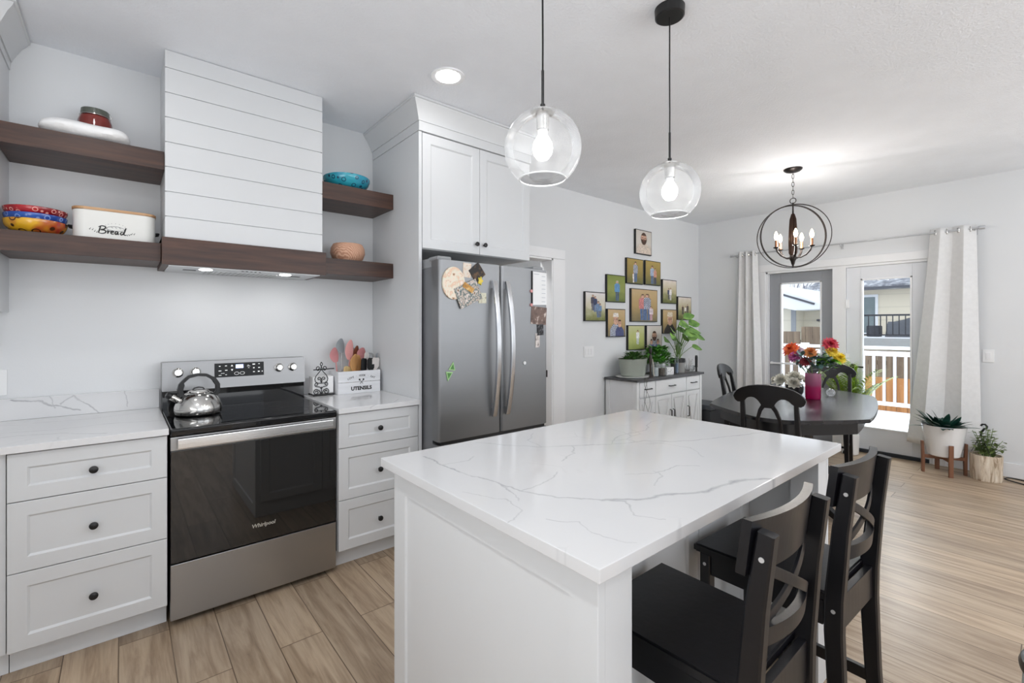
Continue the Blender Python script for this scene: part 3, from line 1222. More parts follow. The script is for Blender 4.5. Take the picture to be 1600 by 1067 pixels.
HANDM = steel('handle_steel', (0.60, 0.61, 0.63, 1), 0.22, 'Z', 0.05)
for x0, x1, hx, s in ((fx0, xm - 0.003, 1.710, -1), (xm + 0.003, fx1, 1.822, 1)):
    d = fridge_panel(x0, x1, 0.675, fzt, 'door')
    mb = MB()
    pts, ws, ds = [], [], []
    for i in range(25):
        u = i / 24
        bow = sin(pi * u)
        z = 0.79 + u * (1.668 - 0.79)
        pts.append((hx + s * 0.004 * bow, fy - 0.018 - 0.052 * bow ** 0.8, z))
        ws.append(0.034)
        ds.append(0.018 + 0.004 * bow)
    mb.sweep(pts, ws, ds, side=(1, 0, 0))
    mb.box(hx - 0.013, fy - 0.02, 0.792, hx + 0.013, fy + 0.004, 0.84, 0.003)
    mb.box(hx - 0.013, fy - 0.02, 1.618, hx + 0.013, fy + 0.004, 1.666, 0.003)
    mb.build('door_handle', HANDM, d)
d = fridge_panel(fx0, fx1, 0.06, 0.655, 'freezer_drawer')
mb = MB()
pts = [(fx0 + 0.08 + (fx1 - fx0 - 0.16) * i / 24, fy - 0.015 - 0.045 * sin(pi * i / 24) ** 0.7, 0.585) for i in range(25)]
mb.sweep(pts, 0.03, 0.018, side=(0, 0, 1))
mb.build('drawer_handle', HANDM, d)
for x in (fx0 + 0.06, fx1 - 0.06):
    mb = MB()
    mb.box(x - 0.05, -0.17, 1.7755, x + 0.05, -0.06, 1.80, 0.008, 3)
    mb.box(x - 0.045, -0.104, 1.7345, x + 0.045, 0.08, 1.795, 0.008, 3)
    mb.build('hinge_cover', paint('hinge_grey', S(150, 152, 155), 0.45), t)
mb = MB()
mb.box(fx0 + 0.02, -0.19, 0.656, fx1 - 0.02, -0.113, 0.674)
mb.build('drawer_gasket', BLACKPLASTIC, t)

# ---------------------------------------------------------------- things stuck on the fridge
def speckle(name, cols, scale=40, rough=0.5):
    m, nt, b = new_mat(name)
    n = noise_tex(nt, obj_coord(nt), scale, 2, 0.5)
    k = len(cols)
    stops = [(0.28 + 0.44 * i / max(1, k - 1), c) for i, c in enumerate(cols)]
    nt.links.new(ramp(nt, n.outputs['Fac'], stops), b.inputs['Base Color'])
    b.inputs['Roughness'].default_value = rough
    return m


def flat(name, label, cat, poly, th, mat, y=fy, group='magnets and papers on the fridge doors'):
    """thin plate on the fridge door: poly in (x, z)"""
    cx = sum(p[0] for p in poly) / len(poly)
    cz = sum(p[1] for p in poly) / len(poly)
    mb = MB()
    mb.M = Matrix(((1, 0, 0, 0), (0, 0, -1, 0), (0, 1, 0, 0), (0, 0, 0, 1)))
    mb.prism([(p[0] - cx, p[1] - cz) for p in poly], 0, th, min(0.0008, th / 3))
    o = mb.build(name, mat)
    o.location = (cx, y - 0.0004, cz)
    return tag(o, label, cat, group)


def rot_rect(cx, cz, w, h, a):
    c, s = cos(a), sin(a)
    return [(cx + x * c - z * s, cz + x * s + z * c) for x, z in ((-w / 2, -h / 2), (w / 2, -h / 2), (w / 2, h / 2), (-w / 2, h / 2))]


flat('fridge_magnet', 'round pale floral picture magnet, largest on the fridge', 'magnet', [(1.402 + 0.082 * cos(a * pi / 18), 1.635 + 0.1 * sin(a * pi / 18)) for a in range(36)], 0.010,
     speckle('plate_print', [S(150, 110, 70), S(236, 216, 196), S(226, 222, 206), S(226, 190, 160), S(240, 225, 215)], 26))
flat('photo_print', 'tilted colour photo of people under the round fridge magnet', 'photo', rot_rect(1.508, 1.575, 0.18, 0.135, radians(24)), 0.003,
     speckle('photo_print_a', [S(66, 52, 44), S(205, 190, 178), S(70, 96, 98), S(226, 214, 206), S(120, 92, 60)], 34), fy - 0.0105)
flat('photo_print', 'small golden leaf shaped photo magnet overlapping the tilted photo', 'photo', rot_rect(1.507, 1.612, 0.085, 0.035, radians(-28)), 0.003,
     speckle('photo_print_b', [S(120, 82, 40), S(196, 142, 62), S(228, 204, 150)], 30), fy - 0.0138)
flat('recipe_card', 'small cream card at the top of the fridge door', 'card', rot_rect(1.505, 1.722, 0.062, 0.09, radians(-3)), 0.002,
     speckle('card_print', [S(205, 170, 140), S(226, 214, 200), S(214, 205, 196)], 50))
flat('fridge_magnet', 'black diamond shaped magnet with gold line drawing', 'magnet', rot_rect(1.582, 1.713, 0.095, 0.095, radians(38)), 0.006,
     speckle('black_gold_print', [S(20, 16, 14), S(24, 20, 18), S(120, 86, 50)], 22))
flat('fridge_magnet', 'yellow flower magnet below the black diamond magnet', 'magnet', [(1.606 + (0.017 + 0.005 * cos(5 * a * pi / 20)) * cos(a * pi / 20), 1.662 + (0.024 + 0.005 * cos(5 * a * pi / 20)) * sin(a * pi / 20)) for a in range(40)], 0.008,
     speckle('yellow_petals', [S(150, 150, 50), S(222, 196, 66), S(226, 200, 90)], 40))
flat('note_paper', 'small square cream note with a black dot', 'note', rot_rect(1.626, 1.553, 0.062, 0.066, radians(1)), 0.002,
     speckle('note_print', [S(206, 204, 180), S(222, 220, 200), S(160, 150, 120)], 60))
GREEN = paint('green_magnet', S(72, 128, 58), 0.4)
PALEG = paint('pale_green_magnet', S(160, 200, 140), 0.4)
for (q, lab) in (([(1.368, 1.108), (1.414, 1.101), (1.401, 1.155)], 'green triangle magnet pointing up'), ([(1.348, 1.098), (1.398, 1.093), (1.362, 1.040)], 'green triangle magnet pointing down')):
    o = flat('fridge_magnet', lab + ', low on the fridge door', 'magnet', q, 0.006, PALEG)
    cx = sum(p[0] for p in q) / 3
    cz = sum(p[1] for p in q) / 3
    mb = MB()
    mb.M = Matrix(((1, 0, 0, 0), (0, 0, -1, 0), (0, 1, 0, 0), (0, 0, 0, 1)))
    mb.prism([((p[0] - cx) * 0.62, (p[1] - cz) * 0.62) for p in q], 0.0062, 0.0075)
    mb.build('inset', GREEN, o, world=False)
flat('wall_calendar', 'white paper planner sheet hung by magnets on the far fridge door', 'calendar', [(2.070, 1.522), (2.205, 1.526), (2.205, 1.754), (2.070, 1.757)], 0.003, WHITEPL)
mb = MB()
for i in range(7):
    z = 1.545 + i * 0.03
    mb.box(2.155, fy - 0.0044, z, 2.192, fy - 0.0036, z + 0.0035)
mb.box(2.08, fy - 0.0044, 1.738, 2.13, fy - 0.0036, 1.742)
tagp = mb.build('printed_lines', paint('grey_print', S(186, 190, 198), 0.6), [o for o in bpy.data.objects if o.name == 'wall_calendar'][0])
flat('pencil', 'dark pencil hung upright beside the white planner sheet', 'pencil', rot_rect(2.060, 1.645, 0.009, 0.23, 0), 0.008, BLACKPLASTIC)
PINK = paint('pink_magnet', S(214, 150, 150), 0.4)
for z, lab in ((1.618, 'small pink round magnet halfway down the planner sheet'), (1.522, 'small pink round magnet at the planner sheet bottom')):
    flat('fridge_magnet', lab, 'magnet', [(2.052 + 0.011 * cos(a * pi / 8), z + 0.011 * sin(a * pi / 8)) for a in range(16)], 0.010, PINK)
flat('photo_print', 'dark family photo under the white planner sheet', 'photo', rot_rect(2.128, 1.447, 0.15, 0.125, radians(-4)), 0.003,
     speckle('photo_print_c', [S(60, 48, 44), S(112, 92, 84), S(120, 98, 90), S(220, 206, 196)], 26))
flat('fridge_magnet', 'black patterned tag below the dark family photo', 'magnet', rot_rect(2.142, 1.347, 0.062, 0.078, 0.05), 0.004, speckle('black_tag', [S(16, 16, 18), S(30, 30, 34), S(110, 110, 115)], 60))
flat('photo_print', 'narrow photo strip of one person below the black tag', 'photo', rot_rect(2.116, 1.272, 0.042, 0.10, 0.0), 0.003, speckle('photo_print_d', [S(80, 70, 68), S(196, 188, 184), S(232, 224, 220)], 36))
flat('fridge_magnet', 'tiny white round button magnet alone on the far door', 'magnet', [(1.989 + 0.012 * cos(a * pi / 8), 1.119 + 0.012 * sin(a * pi / 8)) for a in range(16)], 0.008, WHITEPL)

# ================================================================ island
t = thing('kitchen_island', 'white panelled kitchen island with an open seating side', 'kitchen island', (1.28, -1.5, 0))
ix0, ix1, iy0, iy1 = 0.57, 1.985, -1.972, -1.083
YR = -1.68          # recessed knee wall
mb = MB()
mb.box(ix0 + 0.022, YR, 0.001, ix1 - 0.022, iy1, 0.883)
mb.build('body', CAB, t)
# end panels with framed recess, facing -X and +X
for xs, sgn in ((ix0, 1), (ix1, -1)):
    mb = MB()
    mb.M = Matrix.Translation((xs, 0, 0)) @ (Matrix.Rotation(radians(-90), 4, 'Z') if sgn > 0 else Matrix.Rotation(radians(90), 4, 'Z'))
    # local front is -Y; rotate so that it faces -X (or +X)
    if sgn > 0:
        mb.shaker(-iy1, -iy0, 0.001, 0.8835, 0.0, 0.022, 0.078, 0.007, 0.004)
    else:
        mb.shaker(iy0, iy1, 0.001, 0.8835, 0.0, 0.022, 0.078, 0.007, 0.004)
    mb.build('end_panel', CAB, t)
# posts at the seating side
for a, b in ((ix0 + 0.0225, ix0 + 0.115), (ix1 - 0.115, ix1 - 0.0225)):
    mb = MB()
    mb.box(a, iy0, 0.001, b, iy0 + 0.095, 0.8835, 0.002)
    mb.build('post', CAB, t)
for a, b in ((ix0 + 0.0225, ix0 + 0.05), (ix1 - 0.05, ix1 - 0.0225)):
    mb = MB()
    mb.box(a, iy0 + 0.0955, 0.001, b, YR - 0.001, 0.8835)
    mb.build('inner_panel', CAB, t)
mb = MB()
n = 3
w = (ix1 - ix0 - 0.10) / n
for i in range(n):
    mb.shaker(ix0 + 0.05 + i * w + 0.002, ix0 + 0.05 + (i + 1) * w - 0.002, 0.002, 0.882, YR - 0.02, 0.0195, 0.07, 0.008, 0.006)
mb.build('knee_panel', CAB, t)

# cupboard fronts on the cooking side
for i in range(3):
    a, b_ = ix0 + 0.03 + i * w, ix0 + 0.03 + (i + 1) * w
    for (za, zb) in ((0.11, 0.66), (0.665, 0.878)):
        mb = MB()
        mb.M = Matrix.Translation((0, iy1, 0)) @ Matrix.Rotation(radians(180), 4, 'Z')
        mb.shaker(-b_ + 0.002, -a - 0.002, za, zb, -0.020, 0.0195)
        d_ = mb.build('door' if za < 0.5 else 'drawer', CAB, t)
        mb = MB()
        kx = (a + b_) / 2 if za > 0.5 else a + 0.05
        kz = 0.772 if za > 0.5 else 0.6
        mb.M = Matrix.Translation((kx, iy1 + 0.020, kz)) @ Matrix.Rotation(radians(180), 4, 'Z')
        mb.lathe([(0.006, 0.0), (0.0055, 0.012), (0.013, 0.016), (0.0155, 0.021), (0.0145, 0.026), (0.008, 0.0285), (0.0005, 0.029)], (0, 0, 0), 16, 'Y')
        mb.build('knob', BLACKMETAL, d_)

IQ = quartz('island_quartz', [
    (0.0055, 0.75, [(0.66, -1.13), (0.655, -1.26), (0.66, -1.38), (0.69, -1.50), (0.69, -1.60), (0.74, -1.70), (0.80, -1.76), (0.86, -1.84)]),
    (0.010, 0.8, [(0.82, -1.79), (0.90, -1.855), (1.0, -1.885), (1.10, -1.935), (1.22, -1.945), (1.33, -1.985), (1.38, -2.03)]),
    (0.004, 0.6, [(0.86, -1.84), (0.80, -1.90), (0.83, -1.96)]),
    (0.004, 0.55, [(0.69, -1.60), (0.78, -1.60), (0.84, -1.585), (0.90, -1.55)]),
    (0.004, 0.55, [(0.69, -1.52), (0.66, -1.60), (0.64, -1.66)]),
    (0.004, 0.6, [(0.655, -1.26), (0.75, -1.27), (0.80, -1.24)]),
    (0.006, 0.6, [(0.92, -1.10), (1.0, -1.22), (1.07, -1.30), (1.18, -1.36), (1.30, -1.45), (1.46, -1.50), (1.6, -1.62), (1.75, -1.66), (2.03, -1.75)]),
    (0.004, 0.55, [(1.07, -1.30), (1.10, -1.20), (1.2, -1.12)]),
    (0.004, 0.5, [(1.18, -1.36), (1.10, -1.44), (1.0, -1.47)]),
    (0.004, 0.5, [(1.30, -1.45), (1.45, -1.38), (1.62, -1.40), (1.8, -1.3), (2.02, -1.33)]),
    (0.004, 0.45, [(1.46, -1.50), (1.5, -1.66), (1.42, -1.75)]),
    (0.0035, 0.6, [(1.05, -1.70), (1.12, -1.75), (1.25, -1.76), (1.30, -1.80)]),
    (0.0035, 0.55, [(1.02, -1.82), (1.12, -1.78), (1.14, -1.74)]),
    (0.0035, 0.5, [(0.62, -1.78), (0.66, -1.84), (0.64, -1.90), (0.68, -1.99)]),
    (0.003, 0.5, [(0.57, -1.5), (0.62, -1.62), (0.61, -1.70), (0.53, -1.74)]),
], tone=206)
mb = MB()
mb.box(0.532, -2.006, 0.8845, 2.018, -1.054, 0.914, 0.0025)
tag(mb.build('countertop', IQ), 'large white quartz island worktop with grey veins', 'countertop')

# ================================================================ bar stools
BOLT = paint('pale_bolt_cap', S(205, 205, 205), 0.35, metal=0.4)


def make_stool(loc, label):
    t = thing('bar_stool', label, 'bar stool', loc, 0, 'black cross-back stools at the island')

    def part(name, mb, parent=t, mat=BLACKWOOD):
        return mb.build(name, mat, parent, world=False)
    mb = MB()
    hw0, hw1 = 0.172, 0.186
    mb.prism([(-hw0, -0.19), (hw0, -0.19), (hw1, 0.205), (-hw1, 0.205)], 0.584, 0.612, 0.005)
    part('seat', mb)
    for s in (-1, 1):
        mb = MB()
        mb.bar((s * 0.16, 0.17, 0.001), (s * 0.16, 0.17, 0.584), 0.036, 0.036, bevel=0.003)
        part('leg', mb)
        mb = MB()
        pts = [(s * 0.159, -0.232, 0.001), (s * 0.159, -0.214, 0.28), (s * 0.159, -0.205, 0.5), (s * 0.159, -0.206, 0.60), (s * 0.159, -0.222, 0.80), (s * 0.159, -0.243, 0.957)]
        mb.sweep(pts, 0.030, [0.036, 0.041, 0.046, 0.047, 0.041, 0.033], side=(1, 0, 0))
        part('rear_post', mb)
        mb = MB()
        mb.box(s * 0.150, -0.18, 0.513, s * 0.170, 0.152, 0.583, 0.002)
        part('side_apron', mb)
        mb = MB()
        mb.bar((s * 0.16, -0.20, 0.235), (s * 0.16, 0.155, 0.235), 0.020, 0.038, bevel=0.002)
        part('stretcher', mb)
        for (y, z) in ((-0.206, 0.565), (-0.236, 0.905), (0.17, 0.548)):
            mb = MB()
            x = 0.174 if y < 0 else 0.178
            mb.cyl((s * x, y, z), (s * (x + 0.0018), y, z), 0.0055, None, 14)
            part('bolt_cap', mb, t, BOLT)
    mb = MB()
    mb.box(-0.142, 0.16, 0.513, 0.142, 0.18, 0.583, 0.002)
    part('front_apron', mb)
    mb = MB()
    mb.box(-0.144, -0.217, 0.500, 0.144, -0.197, 0.598, 0.002)
    part('rear_apron', mb)
    mb = MB()
    mb.bar((-0.142, 0.17, 0.16), (0.142, 0.17, 0.16), 0.02, 0.045, side=(0, 1, 0), bevel=0.002)
    part('foot_rail', mb)
    mb = MB()
    mb.bar((-0.144, -0.214, 0.17), (0.144, -0.214, 0.17), 0.02, 0.038, side=(0, 1, 0), bevel=0.002)
    part('rear_stretcher', mb)

    def curved(z0, z1, hw, yend, bow, th, lean):
        mb = MB()
        n = 16
        rings = []
        for i in range(n + 1):
            u = -1 + 2 * i / n
            x = hw * u
            y = yend - bow * (1 - u * u)
            rings.append([mb.v((x, y + th / 2, z0)), mb.v((x, y + th / 2 + lean, z1)), mb.v((x, y - th / 2 + lean, z1)), mb.v((x, y - th / 2, z0))])
        mb._skin(rings)
        return mb
    part('top_rail', curved(0.862, 0.978, 0.178, -0.196, 0.028, 0.020, -0.014))
    part('lower_rail', curved(0.700, 0.742, 0.146, -0.205, 0.026, 0.018, -0.004))
    for s in (-1, 1):
        mb = MB()
        pts = []
        for i in range(11):
            u = -1 + 2 * i / 10
            pts.append((s * 0.130 * u, -0.214 - 0.020 * (1 - u * u) - 0.006 * (i / 10) + s * 0.005, 0.736 + 0.135 * i / 10))
        mb.sweep(pts, 0.008, 0.024, side=(0, 1, 0))
        part('cross_slat', mb)
    return t


st = make_stool((1.0, -1.94, 0), 'black cross-back bar stool nearest the camera, its seat against the island corner post')
dup(st, (1.575, -1.945, 0), radians(-2), 'black cross-back bar stool farther along, its back before the patio floor', 'black cross-back stools at the island')

# ================================================================ pendants
BULB = glow('pendant_bulb_glow', (1.0, 0.99, 0.97, 1), 5.0)
BULBCAP = paint('bulb_collar', S(225, 225, 228), 0.3)


def make_pendant(loc, label):
    t = thing('pendant_lamp', label, 'pendant light', loc, 0, 'clear glass globe pendants over the island')
    zb = loc[2]
    top = H - zb

    def part(name, mb, mat, parent=t):
        return mb.build(name, mat, parent, world=False)
    mb = MB()
    mb.lathe([(0.004, top - 0.042), (0.056, top - 0.042), (0.062, top - 0.038), (0.064, top - 0.005), (0.064, top - 0.0005), (0.004, top - 0.0005)], (0, 0, 0), 32)
    part('canopy', mb, BLACKMETAL)
    mb = MB()
    mb.tube([(0, 0, 0.255), (0.0006, 0, 0.35), (0, 0.0006, 0.5), (0, 0, top - 0.04)], 0.0032, 8)
    part('cord', mb, BLACKPLASTIC)
    mb = MB()
    mb.lathe([(0.0048, 0.262), (0.0048, 0.15), (0.0085, 0.148), (0.0085, 0.133), (0.004, 0.133)][::-1], (0, 0, 0), 16)
    part('stem', mb, BLACKMETAL)
    mb = MB()
    mb.lathe([(0.040, 0.119), (0.041, 0.123), (0.025, 0.132), (0.005, 0.133)], (0, 0, 0), 24)
    mb.lathe([(0.002, 0.062), (0.021, 0.062), (0.022, 0.10), (0.024, 0.118), (0.002, 0.118)], (0, 0, 0), 24)
    so = part('socket', mb, CHROME)
    R = 0.129
    prof = []
    a0, a1 = radians(-53), radians(74)
    for i in range(29):
        a = a0 + (a1 - a0) * i / 28
        prof.append((R * cos(a), R * sin(a)))
    inner = [(r - 0.0025 * (r / R), h - 0.0025 * (h / R)) for r, h in reversed(prof)]
    mb = MB()
    rings = []
    for (r, h) in prof:
        rings.append([mb.v((r * cos(2 * pi * j / 64), r * sin(2 * pi * j / 64), h)) for j in range(64)])
    mb._skin(rings, cap=False)
    part('globe', mb, GLASS)
    mb = MB()
    mb.tube([(R * cos(a0) * cos(2 * pi * j / 64), R * cos(a0) * sin(2 * pi * j / 64), R * sin(a0)) for j in range(64)], 0.0026, 8, closed=True)
    part('rim', mb, paint('glass_rim', S(235, 238, 240), 0.1))
    mb = MB()
    mb.lathe([(0.0005, -0.040), (0.018, -0.035), (0.030, -0.020), (0.034, 0.0), (0.031, 0.018), (0.021, 0.036), (0.015, 0.045)], (0, 0, 0), 24)
    part('bulb', mb, BULB)
    mb = MB()
    mb.lathe([(0.0145, 0.045), (0.0165, 0.05), (0.0165, 0.0615), (0.0145, 0.062)], (0, 0, 0), 24)
    part('bulb_collar', mb, BULBCAP)
    return t


P1, P2 = (0.932, -1.45, 1.970), (1.722, -1.45, 1.965)
p = make_pendant(P1, 'clear glass globe pendant nearer the range hood, hanging larger in front')
dup(p, (P2[0], P2[1], P1[2]), 0, 'clear glass globe pendant nearer the dining table, its black canopy in view', 'clear glass globe pendants over the island')
for q in (P1, P2):
    d = bpy.data.lights.new('pendant_glow', 'POINT')
    d.energy = 0.6
    d.color = (1, 0.97, 0.93)
    d.shadow_soft_size = 0.06
    o = bpy.data.objects.new('pendant_glow', d)
    col.objects.link(o)
    o.location = (q[0], q[1], P1[2] - 0.045)

# ================================================================ things on the shelves
def spotted(name, base, ring, spots, scale=16, rough=0.25):
    """glazed ware: small dark rings and a few big coloured dots on a base colour"""
    m, nt, b = new_mat(name)
    L = nt.links.new
    vo = N(nt, 'ShaderNodeTexVoronoi')
    vo.inputs['Scale'].default_value = scale
    vo.inputs['Randomness'].default_value = 0.55
    L(obj_coord(nt), vo.inputs['Vector'])
    rg = ramp(nt, vo.outputs['Distance'], [(0.0, (0, 0, 0, 1)), (0.22, (0, 0, 0, 1)), (0.26, (1, 1, 1, 1)), (0.33, (1, 1, 1, 1)), (0.37, (0, 0, 0, 1))])
    mx = N(nt, 'ShaderNodeMix', data_type='RGBA')
    L(rg, mx.inputs['Factor'])
    n = noise_tex(nt, obj_coord(nt), 9, 2)
    L(ramp(nt, n.outputs['Fac'], [(0.35, base), (0.5, base), (0.66, spots)]), mx.inputs['A'])
    mx.inputs['B'].default_value = ring
    L(mx.outputs['Result'], b.inputs['Base Color'])
    b.inputs['Roughness'].default_value = rough
    b.inputs['Coat Weight'].default_value = 0.4
    return m


def bowl(name, label, cat, loc, r, h, foot, mat, inner=None, group=None):
    mb = MB()
    prof = [(0.001, 0.0), (foot, 0.0), (foot * 1.04, 0.006)]
    for i in range(1, 11):
        u = i / 10
        prof.append((foot * 1.04 + (r - foot * 1.04) * sin(u * pi / 2) ** 0.8, 0.006 + (h - 0.006) * u ** 1.25))
    th = 0.006
    prof.append((r - th * 0.5, h + 0.002))
    for i in range(9, 0, -1):
        u = i / 10
        prof.append((foot + (r - foot) * sin(u * pi / 2) ** 0.8 - th, 0.010 + (h - 0.006) * u ** 1.25))
    prof.append((0.001, 0.012))
    mb.lathe(prof, (0, 0, 0), 48)
    o = mb.build(name, mat)
    o.location = loc
    return tag(o, label, cat, group)


ZS1, ZS2 = 1.7955, 2.2645      # tops of the long shelves
YEL = spotted('yellow_glaze', S(226, 172, 40), S(70, 40, 20), S(170, 50, 40), 22)
BLU = spotted('blue_glaze', S(34, 84, 170), S(120, 150, 210), S(24, 60, 140), 30)
RED = spotted('red_glaze', S(170, 22, 34), S(225, 160, 150), S(120, 10, 20), 34)
TEAL = spotted('turquoise_glaze', S(48, 160, 180), S(20, 60, 90), S(40, 140, 170), 24)
bc = (-0.479, 0.475)
bowl('serving_bowl', 'yellow patterned bowl, lowest of the stack on the shelf', 'bowl', (bc[0], bc[1], ZS1), 0.109, 0.062, 0.07, YEL, group='stacked patterned bowls')
bowl('serving_bowl', 'blue patterned bowl in the middle of the bowl stack', 'bowl', (bc[0], bc[1], ZS1 + 0.032), 0.109, 0.056, 0.06, BLU, group='stacked patterned bowls')
bowl('serving_bowl', 'red patterned bowl on top of the bowl stack', 'bowl', (bc[0], bc[1], ZS1 + 0.064), 0.110, 0.054, 0.06, RED, group='stacked patterned bowls')
bowl('serving_bowl', 'turquoise patterned bowl alone on the upper shelf', 'bowl', (1.000, 0.475, 2.2725), 0.150, 0.082, 0.085, TEAL)

# bread box
t = thing('bread_box', 'white bread box with wooden lid lettered Bread on the lower shelf', 'bread box', (-0.192, 0.49, ZS1))
BBM = paint('bread_box_enamel', S(226, 226, 222), 0.35, var=0.01)
hw, hd, hh, rr = 0.160, 0.085, 0.140, 0.045


def rrect(w, d, r, n=8):
    pts = []
    for cx, cy, a0 in ((w - r, d - r, 0), (-w + r, d - r, pi / 2), (-w + r, -d + r, pi), (w - r, -d + r, 1.5 * pi)):
        for i in range(n + 1):
            a = a0 + pi / 2 * i / n
            pts.append((cx + r * cos(a), cy + r * sin(a)))
    return pts


mb = MB()
mb.prism(rrect(hw, hd, rr), 0.0005, hh, 0.003)
bx = mb.build('body', BBM, t, world=False)
mb = MB()
mb.prism(rrect(hw + 0.003, hd + 0.003, rr), hh + 0.0005, hh + 0.013, 0.003)
mb.build('lid', wood('bamboo_lid', S(176, 132, 92), S(206, 168, 126), 'X', 1.0, 0.45), t, world=False)
for s in (-1, 1):
    mb = MB()
    mb.tube([(s * (hw + 0.001), -0.035, 0.06), (s * (hw + 0.014), -0.03, 0.062), (s * (hw + 0.014), 0.03, 0.062), (s * (hw + 0.001), 0.035, 0.06)], 0.005, 8)
    mb.build('side_handle', BLACKMETAL, t, world=False)
# script lettering drawn as pen strokes on the front
yf = -hd - 0.0007
mb = MB()


def stroke(pts, w=0.0024, sx=1.0, ox=0.0, oz=0.0):
    mb.tube([(ox + x * sx, yf, oz + z * sx) for x, z in pts], [w * (0.75 + 0.5 * sin(pi * i / max(1, len(pts) - 1))) for i in range(len(pts))], 6)


def smooth(pts, n=5):
    out = []
    P = [pts[0]] + list(pts) + [pts[-1]]
    for i in range(1, len(P) - 2):
        for k in range(n):
            t_ = k / n
            q = []
            for a in (0, 1):
                p0, p1, p2, p3 = P[i - 1][a], P[i][a], P[i + 1][a], P[i + 2][a]
                q.append(0.5 * (2 * p1 + (p2 - p0) * t_ + (2 * p0 - 5 * p1 + 4 * p2 - p3) * t_ ** 2 + (3 * p1 - p0 - 3 * p2 + p3) * t_ ** 3))
            out.append(tuple(q))
    out.append(tuple(pts[-1]))
    return out


oz = 0.030
for pts in ([(-0.052, 0.034), (-0.056, 0.018), (-0.060, 0.002)],                                               # B stem
            [(-0.060, 0.030), (-0.048, 0.037), (-0.034, 0.034), (-0.038, 0.023), (-0.052, 0.018), (-0.036, 0.016), (-0.034, 0.006), (-0.046, 0.0), (-0.060, 0.002)],
            [(-0.030, 0.012), (-0.024, 0.016), (-0.026, 0.002), (-0.022, 0.012), (-0.014, 0.015)],              # r
            [(-0.014, 0.008), (-0.006, 0.010), (-0.004, 0.015), (-0.010, 0.015), (-0.014, 0.007), (-0.010, 0.001), (-0.002, 0.003)],   # e
            [(0.014, 0.014), (0.006, 0.015), (0.002, 0.007), (0.006, 0.001), (0.014, 0.013), (0.012, 0.002), (0.018, 0.003)],          # a
            [(0.036, 0.013), (0.028, 0.015), (0.023, 0.007), (0.027, 0.001), (0.037, 0.012), (0.044, 0.036), (0.036, 0.006), (0.042, 0.001), (0.046, 0.004)]):  # d
    stroke(smooth(pts), 0.0023, 1.0, -0.004, oz)
mb.build('lettering', LETTER, bx, world=False)
mb = MB()
for s, pts in ((1, [(0.050, 0.001), (0.058, 0.003), (0.066, 0.008), (0.076, 0.009)]), (-1, [(-0.066, 0.004), (-0.074, 0.007), (-0.082, 0.014), (-0.092, 0.016)])):
    for (x, z) in pts:
        mb.sphere((x - 0.004, yf, oz + z), 0.0022, 8, 6)
        mb.sphere((x - 0.001, yf, oz + z + 0.005), 0.0016, 8, 6)
mb.build('leaf_sprigs', LETTER, bx, world=False)
mb = MB()
GREYPR = paint('grey_line_print', S(120, 120, 126), 0.6)
stroke([(0.034 * cos(a * pi / 16), 0.056 + 0.0105 * sin(a * pi / 16) * (1.25 if a < 16 else 0.8)) for a in range(33)], 0.0009)
for k in range(3):
    stroke([(-0.016 + k * 0.015, 0.066), (-0.010 + k * 0.015, 0.060)], 0.0013)
for k in range(9):
    a = pi * (k + 0.5) / 9
    stroke([(0.042 * cos(a), 0.060 + 0.022 * sin(a)), (0.045 * cos(a), 0.060 + 0.025 * sin(a))], 0.0012)
mb.build('loaf_drawing', GREYPR, bx, world=False)

# white flour bag lying on the upper shelf, red jar behind it
mb = MB()
BAGM = paint('white_paper_bag', S(236, 236, 236), 0.5, var=0.03, vscale=14, bumpy=0.5, bscale=22)


def bag(u, v):
    a = 2 * pi * v
    x = -0.165 + 0.33 * u
    e = (1 - abs(2 * u - 1) ** 5) ** 0.5 if 0 < u < 1 else 0.12
    w = 0.085 * (0.35 + 0.65 * e) * (1 + 0.05 * sin(9 * u + 2 * a))
    h = 0.043 * (0.15 + 0.85 * e) * (1 + 0.08 * sin(7 * u + 3 * a))
    return (x, w * cos(a), max(0.0006, 0.043 + h * sin(a) - 0.010 * (1 - e)))


vs = mb.grid(bag, 30, 24)
bmesh.ops.remove_doubles(mb.bm, verts=mb.bm.verts[:], dist=1e-4)
es = [e for e in mb.bm.edges if e.is_boundary]
bmesh.ops.holes_fill(mb.bm, edges=es)
o = mb.build('flour_bag', BAGM)
o.location = (-0.300, 0.437, ZS2)
o.rotation_euler = (0, 0, radians(-4))
tag(o, 'white crumpled paper bag lying on the upper shelf', 'bag')
t = thing('storage_jar', 'dark red glass jar with wire clamp lid behind the white bag', 'jar', (-0.275, 0.604, ZS2))
mb = MB()
mb.lathe([(0.001, 0.0005), (0.062, 0.0005), (0.067, 0.01), (0.069, 0.155), (0.062, 0.180), (0.050, 0.188), (0.001, 0.188)], (0, 0, 0), 36)
mb.build('body', paint('red_jar_contents', S(126, 40, 32), 0.12, var=0.15, vscale=30, coat=0.6), t, world=False)
mb = MB()
mb.lathe([(0.001, 0.189), (0.056, 0.189), (0.058, 0.198), (0.056, 0.218), (0.04, 0.224), (0.001, 0.224)], (0, 0, 0), 36)
mb.build('lid', paint('grey_green_lid', S(92, 96, 88), 0.3), t, world=False)
mb = MB()
mb.tube([(0.061 * cos(a * pi / 16), 0.061 * sin(a * pi / 16), 0.186) for a in range(32)], 0.0022, 6, closed=True)
mb.tube([(0.058, 0, 0.186), (0.066, 0, 0.20), (0.06, 0, 0.218), (0.02, 0, 0.226)], 0.002, 6)
mb.build('clamp_wire', CHROME, t, world=False)

